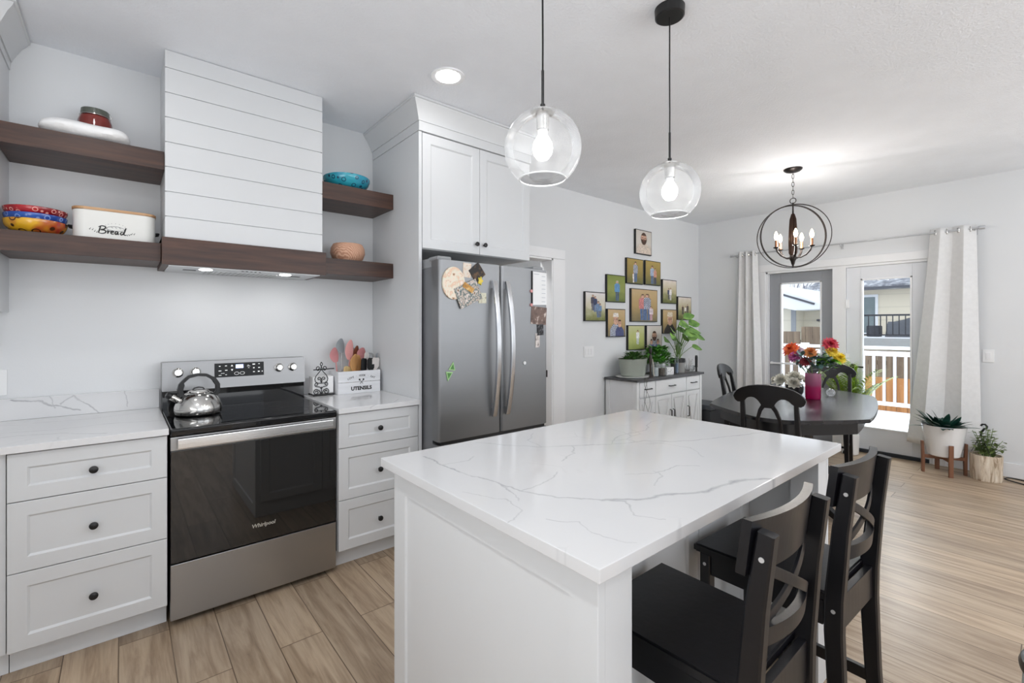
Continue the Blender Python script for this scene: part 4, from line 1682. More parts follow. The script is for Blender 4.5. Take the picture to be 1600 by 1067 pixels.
# carved wooden bowl
mb = MB()
mb.lathe([(0.001, 0.0), (0.075, 0.0), (0.098, 0.02), (0.111, 0.055), (0.108, 0.09), (0.094, 0.116), (0.088, 0.118), (0.086, 0.114), (0.10, 0.085), (0.102, 0.055), (0.07, 0.012), (0.001, 0.01)], (0, 0, 0), 56)
m, nt, b = new_mat('carved_pink_wood')
wv = N(nt, 'ShaderNodeTexWave', wave_type='BANDS', bands_direction='DIAGONAL')
wv.inputs['Scale'].default_value = 38
wv.inputs['Distortion'].default_value = 9
wv.inputs['Detail'].default_value = 2
wv.inputs['Detail Scale'].default_value = 0.6
nt.links.new(obj_coord(nt), wv.inputs['Vector'])
nt.links.new(ramp(nt, wv.outputs['Fac'], [(0.1, S(178, 128, 102)), (0.8, S(212, 170, 144))]), b.inputs['Base Color'])
b.inputs['Roughness'].default_value = 0.6
bump(nt, b, wv.outputs['Fac'], 0.5, 0.003)
o = mb.build('wooden_bowl', m)
o.location = (1.005, 0.47, 1.8005)
tag(o, 'rounded pinkish carved wooden bowl on the lower shelf by the fridge cabinet', 'bowl')

# ================================================================ kettle
t = thing('tea_kettle', 'shiny steel whistling kettle with black arched handle on the cooktop', 'kettle', (0.150, 0.36, 0.9065), radians(8))
mb = MB()
mb.lathe([(0.001, 0.0), (0.094, 0.0), (0.104, 0.006), (0.110, 0.022), (0.108, 0.045), (0.098, 0.072), (0.082, 0.095), (0.062, 0.110), (0.05, 0.115), (0.001, 0.116)], (0, 0, 0), 48)
mb.build('body', CHROME, t, world=False)
mb = MB()
mb.lathe([(0.001, 0.115), (0.05, 0.1155), (0.048, 0.121), (0.03, 0.128), (0.001, 0.130)], (0, 0, 0), 36)
ld = mb.build('lid', CHROME, t, world=False)
mb = MB()
mb.sweep([(-0.028, 0, 0.126), (-0.02, 0, 0.137), (0, 0, 0.141), (0.02, 0, 0.137), (0.028, 0, 0.126)], 0.012, 0.006, side=(0, 1, 0))
mb.build('lid_handle', BLACKPLASTIC, ld, world=False)
mb = MB()
mb.tube([(-0.088, 0, 0.078), (-0.112, 0, 0.096), (-0.128, 0, 0.106)], [0.019, 0.0165, 0.016], 20)
sp = mb.build('spout', CHROME, t, world=False)
mb = MB()
mb.tube([(-0.124, 0, 0.103), (-0.136, 0, 0.113), (-0.143, 0, 0.117)], [0.0185, 0.019, 0.012], 20)
mb.build('whistle_cap', BLACKPLASTIC, sp, world=False)
mb = MB()
hp = [(-0.078, 0, 0.100), (-0.084, 0, 0.135), (-0.074, 0, 0.172), (-0.046, 0, 0.199), (-0.005, 0, 0.208), (0.036, 0, 0.203), (0.070, 0, 0.182), (0.090, 0, 0.148), (0.090, 0, 0.112), (0.078, 0, 0.092)]
sm = []
for i in range(len(hp) - 1):
    for k in range(3):
        u = k / 3
        sm.append(tuple(hp[i][j] * (1 - u) + hp[i + 1][j] * u for j in range(3)))
sm.append(hp[-1])
mb.sweep(sm, 0.022, [0.026 if i < 6 else (0.015 if i < 18 else 0.021) for i in range(len(sm))], side=(0, 1, 0))
mb.build('handle', BLACKPLASTIC, t, world=False)
mb = MB()
mb.box(-0.138, -0.006, 0.115, -0.075, 0.006, 0.129, 0.004)
mb.build('spout_lever', BLACKPLASTIC, t, world=False)

# ================================================================ napkin stand
t = thing('napkin_stand', 'black scrolled wire napkin stand holding white napkins', 'napkin holder', (0.852, 0.555, 0.9145))
mb = MB()
y0 = -0.022
W = 0.0028
for s in (-1, 1):
    mb.tube(spiral((s * 0.032, y0, 0.026), 0.019, 0.004, pi / 2 + (0 if s > 0 else 0), pi / 2 - s * 2.6 * pi, 30), W, 6)
    mb.tube([(s * 0.032, y0, 0.045), (s * 0.014, y0, 0.036), (s * 0.006, y0, 0.02), (s * 0.006, y0, 0.004)][::1], W, 6)
    mb.tube(spiral((s * 0.030, y0, 0.076), 0.014, 0.004, -pi / 2, -pi / 2 + s * 2.2 * pi, 24), W, 6)
    mb.tube([(s * 0.030, y0, 0.062), (s * 0.010, y0, 0.058), (0, y0, 0.045)], W, 6)
    mb.tube([(0, y0, 0.176), (s * 0.012, y0, 0.158), (s * 0.034, y0, 0.132), (s * 0.042, y0, 0.112), (s * 0.038, y0, 0.094), (s * 0.022, y0, 0.084), (0, y0, 0.082)], W, 6)
    mb.tube(spiral((s * 0.015, y0, 0.112), 0.012, 0.003, pi if s > 0 else 0, (pi if s > 0 else 0) - s * 2.0 * pi, 22), W, 6)
    mb.tube([(s * 0.003, y0, 0.112), (s * 0.004, y0, 0.098), (0, y0, 0.086)], W, 6)
    mb.tube(spiral((s * 0.020, y0, 0.182), 0.015, 0.005, -pi / 2, -pi / 2 + s * 2.0 * pi, 24), W, 6)
    mb.tube([(s * 0.020, y0, 0.167), (s * 0.006, y0, 0.176), (0, y0, 0.19)], W, 6)
    mb.tube([(0, y0, 0.222), (s * 0.008, y0, 0.208), (0, y0, 0.192)], W, 6)
mb.tube([(0, y0, 0.004), (0, y0, 0.06)], W, 6)
mb.build('scroll_work', BLACKMETAL, t, world=False)
mb = MB()
mb.box(-0.055, -0.03, 0.006, 0.085, 0.075, 0.011, 0.001)
for x in (-0.05, 0.08):
    for y in (-0.025, 0.07):
        mb.cyl((x, y, 0.0), (x, y, 0.008), 0.004, None, 8)
mb.build('base', BLACKMETAL, t, world=False)
mb = MB()
mb.tube([(-0.05, -0.018, 0.172), (0.085, -0.018, 0.175)], 0.0035, 8)
mb.tube([(0.0, -0.02, 0.172), (0.0, -0.018, 0.168)], 0.003, 6)
mb.build('hold_down_bar', BLACKMETAL, t, world=False)
mb = MB()
mb.box(-0.052, -0.012, 0.0262, 0.083, 0.065, 0.14, 0.003)
o = mb.build('napkin_pack', paint('white_napkins', S(240, 240, 240), 0.8, bumpy=0.2, bscale=140))
o.location = (0.852, 0.555, 0.9)
tag(o, 'block of white paper napkins standing in the scrolled wire stand', 'napkins')

# ================================================================ utensil crate and its utensils
t = thing('utensil_crate', 'white wooden crate lettered utensils on the worktop beside the fridge cabinet', 'crate', (1.10, 0.575, 0.9145))
CR = paint('whitewashed_wood', S(226, 227, 230), 0.6, var=0.05, vscale=3, stretch=(1, 10, 16), bumpy=0.1, bscale=3)
cw_, cd, chh = 0.150, 0.078, 0.152
mb = MB()
for z0, z1 in ((0.0, 0.076), (0.078, chh)):
    mb.box(-cw_, -cd, z0, cw_, -cd + 0.010, z1, 0.0015)
    mb.box(-cw_, cd - 0.010, z0, cw_, cd, z1, 0.0015)
for s in (-1, 1):
    mb.box(s * cw_, -cd + 0.0105, 0.0, s * (cw_ - 0.010), cd - 0.0105, chh + 0.0, 0.0015)
mb.box(-cw_ + 0.0105, -cd + 0.0105, 0.001, cw_ - 0.0105, cd - 0.0105, 0.01)
cr = mb.build('box', CR, t, world=False)
yt = -cd - 0.0002
text_part('lettering', 'UTENSILS', 0.034, LETTER, cr, facing_y(0.012, yt, 0.022), 0.0005, 0.0016, 0, space=1.02)
words_ = 'LOVE . COOK . EAT'
nn = len(words_)
for i, ch in enumerate(words_):
    if ch == ' ':
        continue
    u = (i - (nn - 1) / 2) / ((nn - 1) / 2)
    text_part('letter', '\u00b7' if ch == '.' else ch, 0.018, LETTER, cr, facing_y(0.012 + u * 0.092, yt, 0.094 + 0.020 * (1 - u * u), u * 0.25), 0.0004, 0.0002)
mb = MB()
for s in (-1, 1):
    mb.tube([(0.012 - s * 0.011, yt, 0.062), (0.012 + s * 0.012, yt, 0.090)], 0.0014, 6)
    mb.sphere((0.012 + s * 0.014, yt, 0.092), 0.0062, 12, 8, (1, 0.15, 1.1))
mb.build('crossed_spoons_print', LETTER, cr, world=False)

SILP = paint('pink_silicone', S(222, 160, 158), 0.5)
SILP2 = paint('dusty_pink_silicone', S(208, 142, 144), 0.5)
WOODL = wood('beech_wood', S(196, 140, 84), S(220, 172, 116), 'Z', 1.0, 0.5)
WOODR = wood('dark_cherry_wood', S(110, 56, 38), S(140, 78, 54), 'Z', 1.0, 0.5)
WOODP = wood('pale_wood', S(206, 176, 120), S(226, 200, 150), 'Z', 1.0, 0.55)
GREYU = paint('grey_silicone', S(150, 156, 160), 0.45)
WHITEU = paint('white_silicone', S(226, 220, 216), 0.45)
CZ = 0.9145 + 0.013


def utensil(kind, label, cat, foot, top, hw, hl, hmat, head, bmat, hr=0.0045, th=0.006, face=0.0):
    hw *= 1.35
    """handle from inside the crate up to the head; head shape: spoon, spatula, ladle, whisk, fork"""
    p0, p1 = Vector(foot), Vector(top)
    t = thing(kind, label, cat, tuple(p0), 0, 'kitchen utensils in the white crate')
    d = (p1 - p0)
    L = d.length
    dn = d.normalized()
    R = Vector((0, 0, 1)).rotation_difference(dn).to_matrix().to_4x4() @ Matrix.Rotation(face, 4, 'Z')
    mb = MB()
    mb.M = R
    mb.tube([(0, 0, 0), (0, 0, L * 0.4), (0, 0, L - hl * 0.9)], [hr, hr, hr * 0.9], 10)
    mb.build('handle', hmat, t, world=False)
    mb = MB()
    mb.M = R @ Matrix.Translation((0, 0, L - hl))
    if head == 'spoon':
        def fn(u, v):
            a = 2 * pi * v
            z = hl * u
            w = hw / 2 * max(0.06, sin(pi * min(0.999, u * 0.9 + 0.08)) ** 0.6)
            return (w * cos(a), th * 0.6 * sin(a) + 0.010 * sin(pi * u), z)
        mb.grid(fn, 14, 16)
        bmesh.ops.remove_doubles(mb.bm, verts=mb.bm.verts[:], dist=1e-5)
        bmesh.ops.holes_fill(mb.bm, edges=[e for e in mb.bm.edges if e.is_boundary])
    elif head == 'spatula':
        mb.M = mb.M @ Matrix.Rotation(radians(90), 4, 'X')
        pts = [(-0.006, 0), (-hw / 2, hl * 0.3), (-hw / 2, hl * 0.86), (-hw / 2 + 0.012, hl), (hw / 2 - 0.006, hl * 0.97), (hw / 2, hl * 0.85), (hw / 2, hl * 0.3), (0.006, 0)]
        mb.prism(pts, -th / 2, th / 2, 0.0015)
    elif head == 'ladle':
        prof = []
        for i in range(9):
            a = pi / 2 * i / 8
            prof.append((max(0.001, hw / 2 * sin(a)), -hw / 2 * cos(a)))
        prof += [(hw / 2 - 0.003, 0)] + [(max(0.001, (hw / 2 - 0.003) * sin(pi / 2 * (7 - i) / 8)), -(hw / 2 - 0.003) * cos(pi / 2 * (7 - i) / 8)) for i in range(8)]
        mb.M = mb.M @ Matrix.Translation((0, -hw * 0.3, hl * 0.6)) @ Matrix.Rotation(radians(70), 4, 'X')
        mb.lathe(prof, (0, 0, 0), 24)
    elif head == 'whisk':
        for k in range(6):
            a = pi * k / 6
            mb.tube([(hw / 2 * sin(pi * i / 16) ** 0.8 * cos(a) * (1 if True else 1), hw / 2 * sin(pi * i / 16) ** 0.8 * sin(a), hl * (1 - cos(pi * i / 16)) / 2) for i in range(17)], 0.0012, 5)
            mb.tube([(-hw / 2 * sin(pi * i / 16) ** 0.8 * cos(a), -hw / 2 * sin(pi * i / 16) ** 0.8 * sin(a), hl * (1 - cos(pi * i / 16)) / 2) for i in range(17)], 0.0012, 5)
    mb.build('head', bmat, t, world=False)
    return t


cx, cy = 1.10, 0.575
utensil('serving_spoon', 'dusty pink silicone spoon leaning out at the crate end nearest the range', 'spoon', (cx - 0.12, cy - 0.01, CZ), (cx - 0.150, cy - 0.01, 1.228), 0.062, 0.10, SILP2, 'spoon', SILP2, face=0.5)
utensil('skimmer_spoon', 'tall grey skimmer with a thin steel handle, highest in the crate', 'skimmer', (cx - 0.105, cy - 0.02, CZ), (cx - 0.092, cy + 0.022, 1.288), 0.055, 0.10, STEEL, 'spoon', GREYU, 0.003, face=0.4)
utensil('spatula', 'pale pink silicone spatula standing tall beside the grey skimmer', 'spatula', (cx - 0.060, cy - 0.008, CZ), (cx - 0.034, cy - 0.004, 1.278), 0.052, 0.14, SILP, 'spoon', SILP, face=0.3)
utensil('serving_spoon', 'dark cherry wood spoon behind the wooden spoons', 'spoon', (cx + 0.01, cy + 0.03, CZ), (cx + 0.028, cy + 0.035, 1.235), 0.045, 0.13, WOODR, 'spoon', WOODR, face=0.4)
utensil('serving_spoon', 'broad golden beech wood spoon in the middle of the crate', 'spoon', (cx - 0.03, cy - 0.035, CZ), (cx - 0.012, cy - 0.035, 1.180), 0.062, 0.12, WOODL, 'spoon', WOODL, face=0.5)
utensil('serving_spoon', 'second golden wood spoon beside the black handled scrapers', 'spoon', (cx + 0.008, cy - 0.002, CZ), (cx + 0.020, cy - 0.004, 1.172), 0.055, 0.13, WOODL, 'spoon', WOODL, face=0.3)
utensil('turner', 'grey slotted turner behind the wooden spoons', 'turner', (cx - 0.055, cy + 0.042, CZ), (cx - 0.012, cy + 0.045, 1.225), 0.055, 0.09, GREYU, 'spatula', GREYU, face=0.5)
utensil('spatula', 'short pale wood scraper low at the crate front edge', 'scraper', (cx - 0.085, cy - 0.040, CZ + 0.02), (cx - 0.062, cy - 0.042, 1.098), 0.070, 0.05, WOODP, 'spatula', WOODP, face=0.5)
utensil('serving_spoon', 'rosy pink silicone ladle near the fridge cabinet end', 'ladle', (cx + 0.03, cy + 0.03, CZ), (cx + 0.068, cy + 0.03, 1.220), 0.062, 0.08, SILP2, 'spoon', SILP2, face=0.4)
utensil('basting_brush', 'white and pink silicone brush leaning toward the fridge cabinet', 'brush', (cx + 0.062, cy - 0.015, CZ), (cx + 0.080, cy - 0.01, 1.190), 0.034, 0.09, SILP, 'spatula', WHITEU, face=0.5, hr=0.006)
utensil('spatula', 'black nylon spatula at the crate front', 'spatula', (cx + 0.03, cy - 0.05, CZ), (cx + 0.045, cy - 0.045, 1.150), 0.040, 0.11, BLACKPLASTIC, 'spatula', BLACKPLASTIC, face=0.4)
utensil('ladle', 'black nylon ladle at the crate end beside the fridge cabinet', 'ladle', (cx + 0.09, cy - 0.05, CZ), (cx + 0.095, cy - 0.045, 1.150), 0.045, 0.10, BLACKPLASTIC, 'spatula', BLACKPLASTIC, face=0.3)
utensil('whisk', 'steel balloon whisk tilted toward the fridge cabinet', 'whisk', (cx + 0.10, cy + 0.022, CZ), (cx + 0.122, cy + 0.026, 1.180), 0.055, 0.10, WHITEU, 'whisk', STEEL, face=0.2)
utensil('turner', 'white silicone turner at the far end of the crate', 'turner', (cx + 0.122, cy - 0.03, CZ), (cx + 0.136, cy - 0.035, 1.150), 0.050, 0.09, WHITEU, 'spatula', WHITEU, face=0.3)
utensil('serving_fork', 'thin grey handled fork sticking out last from the crate', 'fork', (cx + 0.132, cy - 0.005, CZ), (cx + 0.156, cy - 0.01, 1.180), 0.012, 0.05, GREYU, 'spatula', GREYU, 0.005, face=0.3)

# ================================================================ pictures on the wall
def lerp(a, b, t):
    return tuple(a[i] * (1 - t) + b[i] * t for i in range(3))


VCOL = None


def photo_mat():
    m, nt, b = new_mat('printed_canvas')
    at = N(nt, 'ShaderNodeAttribute')
    at.attribute_name = 'print'
    nt.links.new(at.outputs['Color'], b.inputs['Base Color'])
    b.inputs['Roughness'].default_value = 0.55
    return m


PHOTO = photo_mat()
FRAMEBLK = paint('black_canvas_edge', S(26, 25, 25), 0.5)


def lin(c):
    return S(*c)[:3]


SKIN, HAIR = (206, 164, 140), (74, 50, 36)


def person(cx, foot, h, shirt, pants, w=1.0, hair=HAIR, plaid=None):
    """a standing figure in a printed photo; coordinates in 0..1 of the picture"""
    def fn(u, v):
        x, y = (u - cx) / (h * w), (v - foot) / h
        if y < 0 or y > 1:
            return None
        if y > 0.86:
            if ((x) / 0.085) ** 2 + ((y - 0.92) / 0.085) ** 2 < 1:
                return hair if (y > 0.95 or abs(x) > 0.065) else SKIN
        elif y > 0.44:
            hw = 0.17 if y < 0.80 else 0.17 - (y - 0.80) * 1.4
            if abs(x) < hw:
                if plaid and (int((x + 1) * 22) + int(y * 26)) % 2:
                    return plaid
                return shirt
        elif y > 0.0:
            if 0.012 < abs(x) < 0.115 - 0.03 * (0.44 - y):
                return pants
        return None
    return fn


def portrait(cx, cy, r, shirt, beard=False, hat=None, plaid=None, hair=HAIR):
    """head and shoulders"""
    def fn(u, v):
        x, y = (u - cx) / r, (v - cy) / r
        if hat and 0.55 < y < 1.25 and abs(x) < 0.85 - 0.25 * (y - 0.55):
            return hat
        if (x / 0.72) ** 2 + y ** 2 < 1:
            if y > 0.5 or abs(x) > 0.62:
                return hair
            if beard and y < -0.15:
                return hair if not (abs(x) < 0.2 and -0.38 < y < -0.28) else (150, 90, 80)
            if 0.05 < y < 0.2 and 0.15 < abs(x) < 0.42:
                return (70, 50, 45)
            if abs(x) < 0.08 and -0.2 < y < 0.05:
                return (186, 140, 118)
            return SKIN
        if y < -0.8 and abs(x) < 0.75 + 0.9 * min(1, (-0.8 - y)):
            if plaid and (int((x + 4) * 5) + int((y + 8) * 5)) % 2:
                return plaid
            return shirt
        return None
    return fn


def field(top, mid, low, horizon=0.45, soft=0.12):
    def fn(u, v):
        n = noise.noise((u * 5, v * 7, top[0] * 0.1)) * 0.5 + noise.noise((u * 17, v * 20, 3)) * 0.25
        if v > horizon:
            t = min(1, max(0, (v - horizon) / (1 - horizon) + n * 0.35))
            c = lerp(mid, top, t)
        else:
            t = min(1, max(0, v / horizon + n * 0.5))
            c = lerp(low, mid, t)
        return c
    return fn


GOLD = field((176, 152, 86), (150, 132, 72), (104, 104, 62))
MEAD = field((126, 140, 66), (142, 150, 80), (98, 112, 56))
PALE = field((226, 222, 222), (206, 200, 176), (112, 118, 62), 0.5)
DUSK = field((232, 222, 214), (196, 186, 150), (92, 100, 50), 0.55)
LIME = field((196, 196, 150), (178, 184, 112), (140, 152, 84))
BARK = field((196, 170, 130), (176, 150, 100), (120, 110, 80))
WHITEB = field((206, 200, 192), (214, 208, 200), (190, 176, 160))
BLUEP, NAVY, JEAN, MAROON = (110, 140, 176), (52, 62, 96), (84, 108, 148), (128, 58, 66)

PICS = [
    # name, x0, z0, x1, z1, background, figures, label
    (4.563, 2.238, 4.899, 2.532, WHITEB, [portrait(0.5, 0.66, 0.27, (214, 200, 186), True)], 'framed portrait of a bearded man, highest on the wall'),
    (4.386, 1.872, 4.721, 2.174, GOLD, [person(0.40, 0.02, 0.42, (226, 220, 214), (214, 206, 200)), person(0.52, 0.05, 0.85, (206, 214, 226), JEAN, plaid=NAVY)], 'picture of a person in a plaid shirt, second row first'),
    (4.762, 1.878, 5.099, 2.178, GOLD, [person(0.44, 0.02, 0.80, BLUEP, JEAN, plaid=(200, 210, 226)), person(0.64, 0.02, 0.70, (206, 150, 130), NAVY, 0.9)], 'picture of an embracing couple, second row second'),
    (4.018, 1.644, 4.361, 1.954, MEAD, [person(0.55, 0.03, 0.78, (96, 146, 190), (70, 90, 120), 1.1, (196, 190, 180))], 'picture of a child in blue on a green meadow'),
    (3.649, 1.427, 3.995, 1.744, PALE, [person(0.36, 0.35, 0.58, (70, 66, 80), NAVY), person(0.48, 0.3, 0.58, NAVY, JEAN), person(0.64, 0.10, 0.60, (110, 136, 170), JEAN, 1.2), person(0.74, 0.12, 0.5, BLUEP, (90, 100, 120))], 'picture of a family on a pale field, nearest the doorway'),
    (4.029, 1.251, 4.361, 1.569, BARK, [portrait(0.45, 0.62, 0.20, (206, 212, 224), False, (226, 220, 212), NAVY), portrait(0.68, 0.48, 0.15, (70, 78, 120))], 'picture of a couple close together below the child in blue'),
    (4.474, 1.425, 5.027, 1.821, BARK, [person(0.42, 0.02, 0.84, (196, 120, 120), JEAN, plaid=(206, 140, 136)), person(0.60, 0.02, 0.86, (200, 206, 220), JEAN, plaid=NAVY), person(0.76, 0.02, 0.46, (212, 200, 206), (190, 150, 160))], 'largest picture, a family group in the centre of the wall'),
    (5.143, 1.663, 5.478, 1.969, DUSK, [person(0.42, 0.15, 0.5, NAVY, (60, 60, 80)), person(0.56, 0.12, 0.56, (232, 228, 226), (210, 206, 210))], 'picture of two people under a pale evening sky'),
    (5.143, 1.277, 5.478, 1.588, BARK, [portrait(0.52, 0.58, 0.26, (52, 46, 48), False, (222, 210, 190), None, (226, 216, 200))], 'picture of a fair haired child in close up'),
    (5.510, 1.456, 5.856, 1.765, DUSK, [person(0.35, 0.22, 0.42, (80, 60, 56), (60, 60, 70)), person(0.55, 0.20, 0.40, (226, 222, 218), (90, 84, 90)), person(0.72, 0.2, 0.5, (96, 84, 80), (60, 60, 70))], 'picture of three people at dusk, nearest the room corner'),
    (4.411, 1.09, 4.748, 1.384, LIME, [person(0.58, 0.20, 0.62, (232, 230, 228), (206, 210, 216))], 'picture of a child in white on light grass, above the oval planter'),
    (4.789, 1.086, 5.128, 1.385, WHITEB, [portrait(0.5, 0.56, 0.22, (214, 218, 228), True, None, NAVY), portrait(0.3, 0.30, 0.13, (96, 110, 160)), portrait(0.74, 0.30, 0.13, (96, 110, 160))], 'picture of a bearded man with two children, lowest row'),
]
for (x0, z0, x1, z1, bgf, figs, label) in PICS:
    t = thing('framed_picture', label, 'picture', ((x0 + x1) / 2, YW - 0.001, (z0 + z1) / 2), 0, 'family pictures grouped on the wall')
    w, h = (x1 - x0) / 2, (z1 - z0) / 2
    mb = MB()
    mb.box(-w, -0.026, -h, w, 0, h, 0.0015)
    mb.build('canvas_edge', FRAMEBLK, t, world=False)
    nu, nv = (64, 60)
    e = 0.009
    me = bpy.data.meshes.new('print')
    vs, fs, cols = [], [], []
    for j in range(nv + 1):
        for i in range(nu + 1):
            u, v = i / nu, j / nv
            vs.append((-w + e + (2 * w - 2 * e) * u, -0.0266, -h + e + (2 * h - 2 * e) * v))
            c = bgf(u, v)
            for fg in figs:
                q = fg(u, v)
                if q is not None:
                    k = 1 + 0.18 * noise.noise((u * 22, v * 22, 1.7))
                    c = tuple(min(255, max(0, a * k)) for a in q)
            cols.append(S(*[min(255, max(0, a)) for a in c]))
    for j in range(nv):
        for i in range(nu):
            a = j * (nu + 1) + i
            fs.append((a, a + 1, a + nu + 2, a + nu + 1))
    me.from_pydata(vs, [], fs)
    ca = me.color_attributes.new('print', 'FLOAT_COLOR', 'POINT')
    for k, c in enumerate(cols):
        ca.data[k].color = c
    me.materials.append(PHOTO)
    o = bpy.data.objects.new('print', me)
    col.objects.link(o)
    o.parent = t

# ================================================================ sideboard
SBW = paint('sideboard_white', S(228, 230, 232), 0.45, var=0.01)
SBT = wood('sideboard_top', S(58, 58, 60), S(84, 84, 86), 'X', 0.7, 0.4)
t = thing('sideboard', 'white sideboard with dark top and barn style doors under the pictures', 'sideboard', (4.69, 0.46, 0))
sx0, sx1, sy0 = 4.005, 5.37, 0.265
mb = MB()
mb.box(sx0 + 0.01, sy0 + 0.02, 0.06, sx1 - 0.01, YW - 0.02, 0.784)
mb.box(sx0, sy0 + 0.0, 0.002, sx0 + 0.045, sy0 + 0.05, 0.784, 0.002)
mb.box(sx1 - 0.045, sy0, 0.002, sx1, sy0 + 0.05, 0.784, 0.002)
mb.box(sx0, YW - 0.07, 0.002, sx0 + 0.045, YW - 0.02, 0.784, 0.002)
mb.box(sx1 - 0.045, YW - 0.07, 0.002, sx1, YW - 0.02, 0.784, 0.002)
mb.build('body', SBW, t)
mb = MB()
mb.box(sx0 - 0.025, sy0 - 0.02, 0.785, sx1 + 0.02, YW - 0.018, 0.81, 0.003)
mb.build('top', SBT, t)
DH = (sx0 + 0.05, 4.355, 5.005, sx1 - 0.05)
for a, b in zip(DH[:-1], DH[1:]):
    mb = MB()
    mb.box(a + 0.006, sy0, 0.615, b - 0.006, sy0 + 0.019, 0.775, 0.002)
    d = mb.build('drawer', SBW, t)
    mb = MB()
    c = (a + b) / 2
    mb.tube([(c - 0.06, sy0, 0.70), (c - 0.055, sy0 - 0.022, 0.70), (c + 0.055, sy0 - 0.022, 0.70), (c + 0.06, sy0, 0.70)], 0.006, 8)
    mb.build('pull', BLACKMETAL, d)
ds = (sx0 + 0.05, 4.355, 4.68, 5.005, sx1 - 0.05)
for i, (a, b) in enumerate(zip(ds[:-1], ds[1:])):
    mb = MB()
    mb.shaker(a + 0.005, b - 0.005, 0.075, 0.602, sy0, 0.019, 0.045, 0.006, 0.003)
    k = (a + b) / 2
    mb.bar((a + 0.055, sy0 - 0.001, 0.55), (k, sy0 - 0.001, 0.11), 0.032, 0.014, side=(1, 0, 0), bevel=0.001)
    mb.bar((b - 0.055, sy0 - 0.001, 0.55), (k, sy0 - 0.001, 0.11), 0.032, 0.014, side=(1, 0, 0), bevel=0.001)
    d = mb.build('door', SBW, t)
    hx = b - 0.03 if i in (0, 1) else a + 0.03
    mb = MB()
    mb.tube([(hx, sy0, 0.31), (hx, sy0 - 0.022, 0.315), (hx, sy0 - 0.022, 0.425), (hx, sy0, 0.43)], 0.006, 8)
    mb.build('pull', BLACKMETAL, d)

# ---------------------------------------------------------------- things on the sideboard
ZB = 0.8105
LG = leaf_mat('fresh_leaf', S(44, 110, 34), S(104, 170, 60))
LD = leaf_mat('deep_leaf', S(36, 78, 32), S(84, 128, 56))
LY = leaf_mat('yellow_green_leaf', S(110, 150, 40), S(176, 196, 70))
LB = leaf_mat('blue_green_leaf', S(18, 50, 44), S(44, 92, 76), 0.35)
STEM = leaf_mat('green_stem', S(70, 104, 50), S(110, 140, 70))
rnd = random.Random(4)


def bushy(mb, c, rx, ry, h, n, L, W, seed, up=0.5, droop=0.4):
    r = random.Random(seed)
    for i in range(n):
        a = r.uniform(0, 2 * pi)
        q = sqrt(r.random())
        z = r.random() * h
        k = 1 - 0.55 * (z / h)
        base = (c[0] + rx * q * cos(a) * k, c[1] + ry * q * sin(a) * k, c[2] + z)
        d = Vector((cos(a) + r.uniform(-.5, .5), sin(a) + r.uniform(-.5, .5), r.uniform(up - 0.5, up + 0.5)))
        l = L * r.uniform(0.7, 1.2)
        mb.leaf(base, d, (0, 0, 1), l, W * r.uniform(0.8, 1.2), droop, 4)


# oval green-grey planter on a white tray
t = thing('oval_planter', 'grey green oval planter with low greenery on a white tray', 'planter', (4.235, 0.47, ZB))
mb = MB()
mb.lathe([(0.001, 0.0125), (0.135, 0.0125), (0.152, 0.03), (0.178, 0.20), (0.182, 0.204), (0.172, 0.204), (0.165, 0.18), (0.001, 0.175)], (0, 0, 0), 44, sx=1.12, sy=0.72)
mb.build('pot', paint('grey_green_pot', S(150, 156, 146), 0.55, var=0.04), t, world=False)
mb = MB()
mb.lathe([(0.001, 0.172), (0.166, 0.178)], (0, 0, 0), 32, sx=1.1, sy=0.7)
mb.build('soil', SOIL, t, world=False)
mb = MB()
bushy(mb, (0, 0, 0.17), 0.18, 0.11, 0.09, 230, 0.065, 0.032, 11, 0.8)
mb.build('foliage', LD, t, world=False)
mb = MB()
mb.lathe([(0.001, 0.0), (0.19, 0.0), (0.20, 0.006), (0.205, 0.012), (0.196, 0.012), (0.001, 0.009)], (0, 0, 0), 44, sx=1.1, sy=0.82)
o = mb.build('serving_tray', WHITECER)
o.location = (4.235, 0.47, ZB)
tag(o, 'white oval tray under the grey green planter', 'tray')
for ch in t.children:
    pass

# dark slender figurine
t = thing('figurine', 'tall dark slender carved figurine before the oval planter', 'figurine', (4.335, 0.315, ZB))
mb = MB()
mb.lathe([(0.001, 0.0005), (0.03, 0.0005), (0.03, 0.01), (0.014, 0.016), (0.010, 0.05), (0.012, 0.12), (0.018, 0.18), (0.016, 0.22), (0.010, 0.25), (0.001, 0.255)], (0, 0, 0), 16)
mb.build('body', paint('dark_carved_wood', S(48, 38, 32), 0.5, var=0.3, vscale=20), t, world=False)
mb = MB()
mb.lathe([(0.004, 0.25), (0.016, 0.27), (0.019, 0.30), (0.012, 0.325), (0.001, 0.33)], (0, 0, 0), 16)
mb.build('head', paint('dark_carved_wood_b', S(30, 26, 24), 0.5), t, world=False)
mb = MB()
mb.sweep([(0.018, -0.012, 0.20), (0.028, -0.02, 0.12), (0.020, -0.024, 0.05), (0.03, -0.03, 0.012)], 0.006, 0.01, side=(1, 0, 0))
mb.build('pale_strap', paint('pale_strap', S(214, 208, 196), 0.5), t, world=False)


def glass_jar(name, label, x, y, r, h, fill, fh, group):
    t = thing(name, label, 'jar', (x, y, ZB), 0, group)
    mb = MB()
    mb.lathe([(0.001, 0.0005), (r, 0.0005), (r, h), (r - 0.002, h), (r - 0.002, 0.004), (0.001, 0.004)], (0, 0, 0), 24)
    mb.build('glass', GLASS, t, world=False)
    if fill:
        mb = MB()
        mb.lathe([(0.001, 0.005), (r - 0.0035, 0.005), (r - 0.0035, fh), (0.001, fh + 0.004)], (0, 0, 0), 20)
        mb.build('filling', fill, t, world=False)


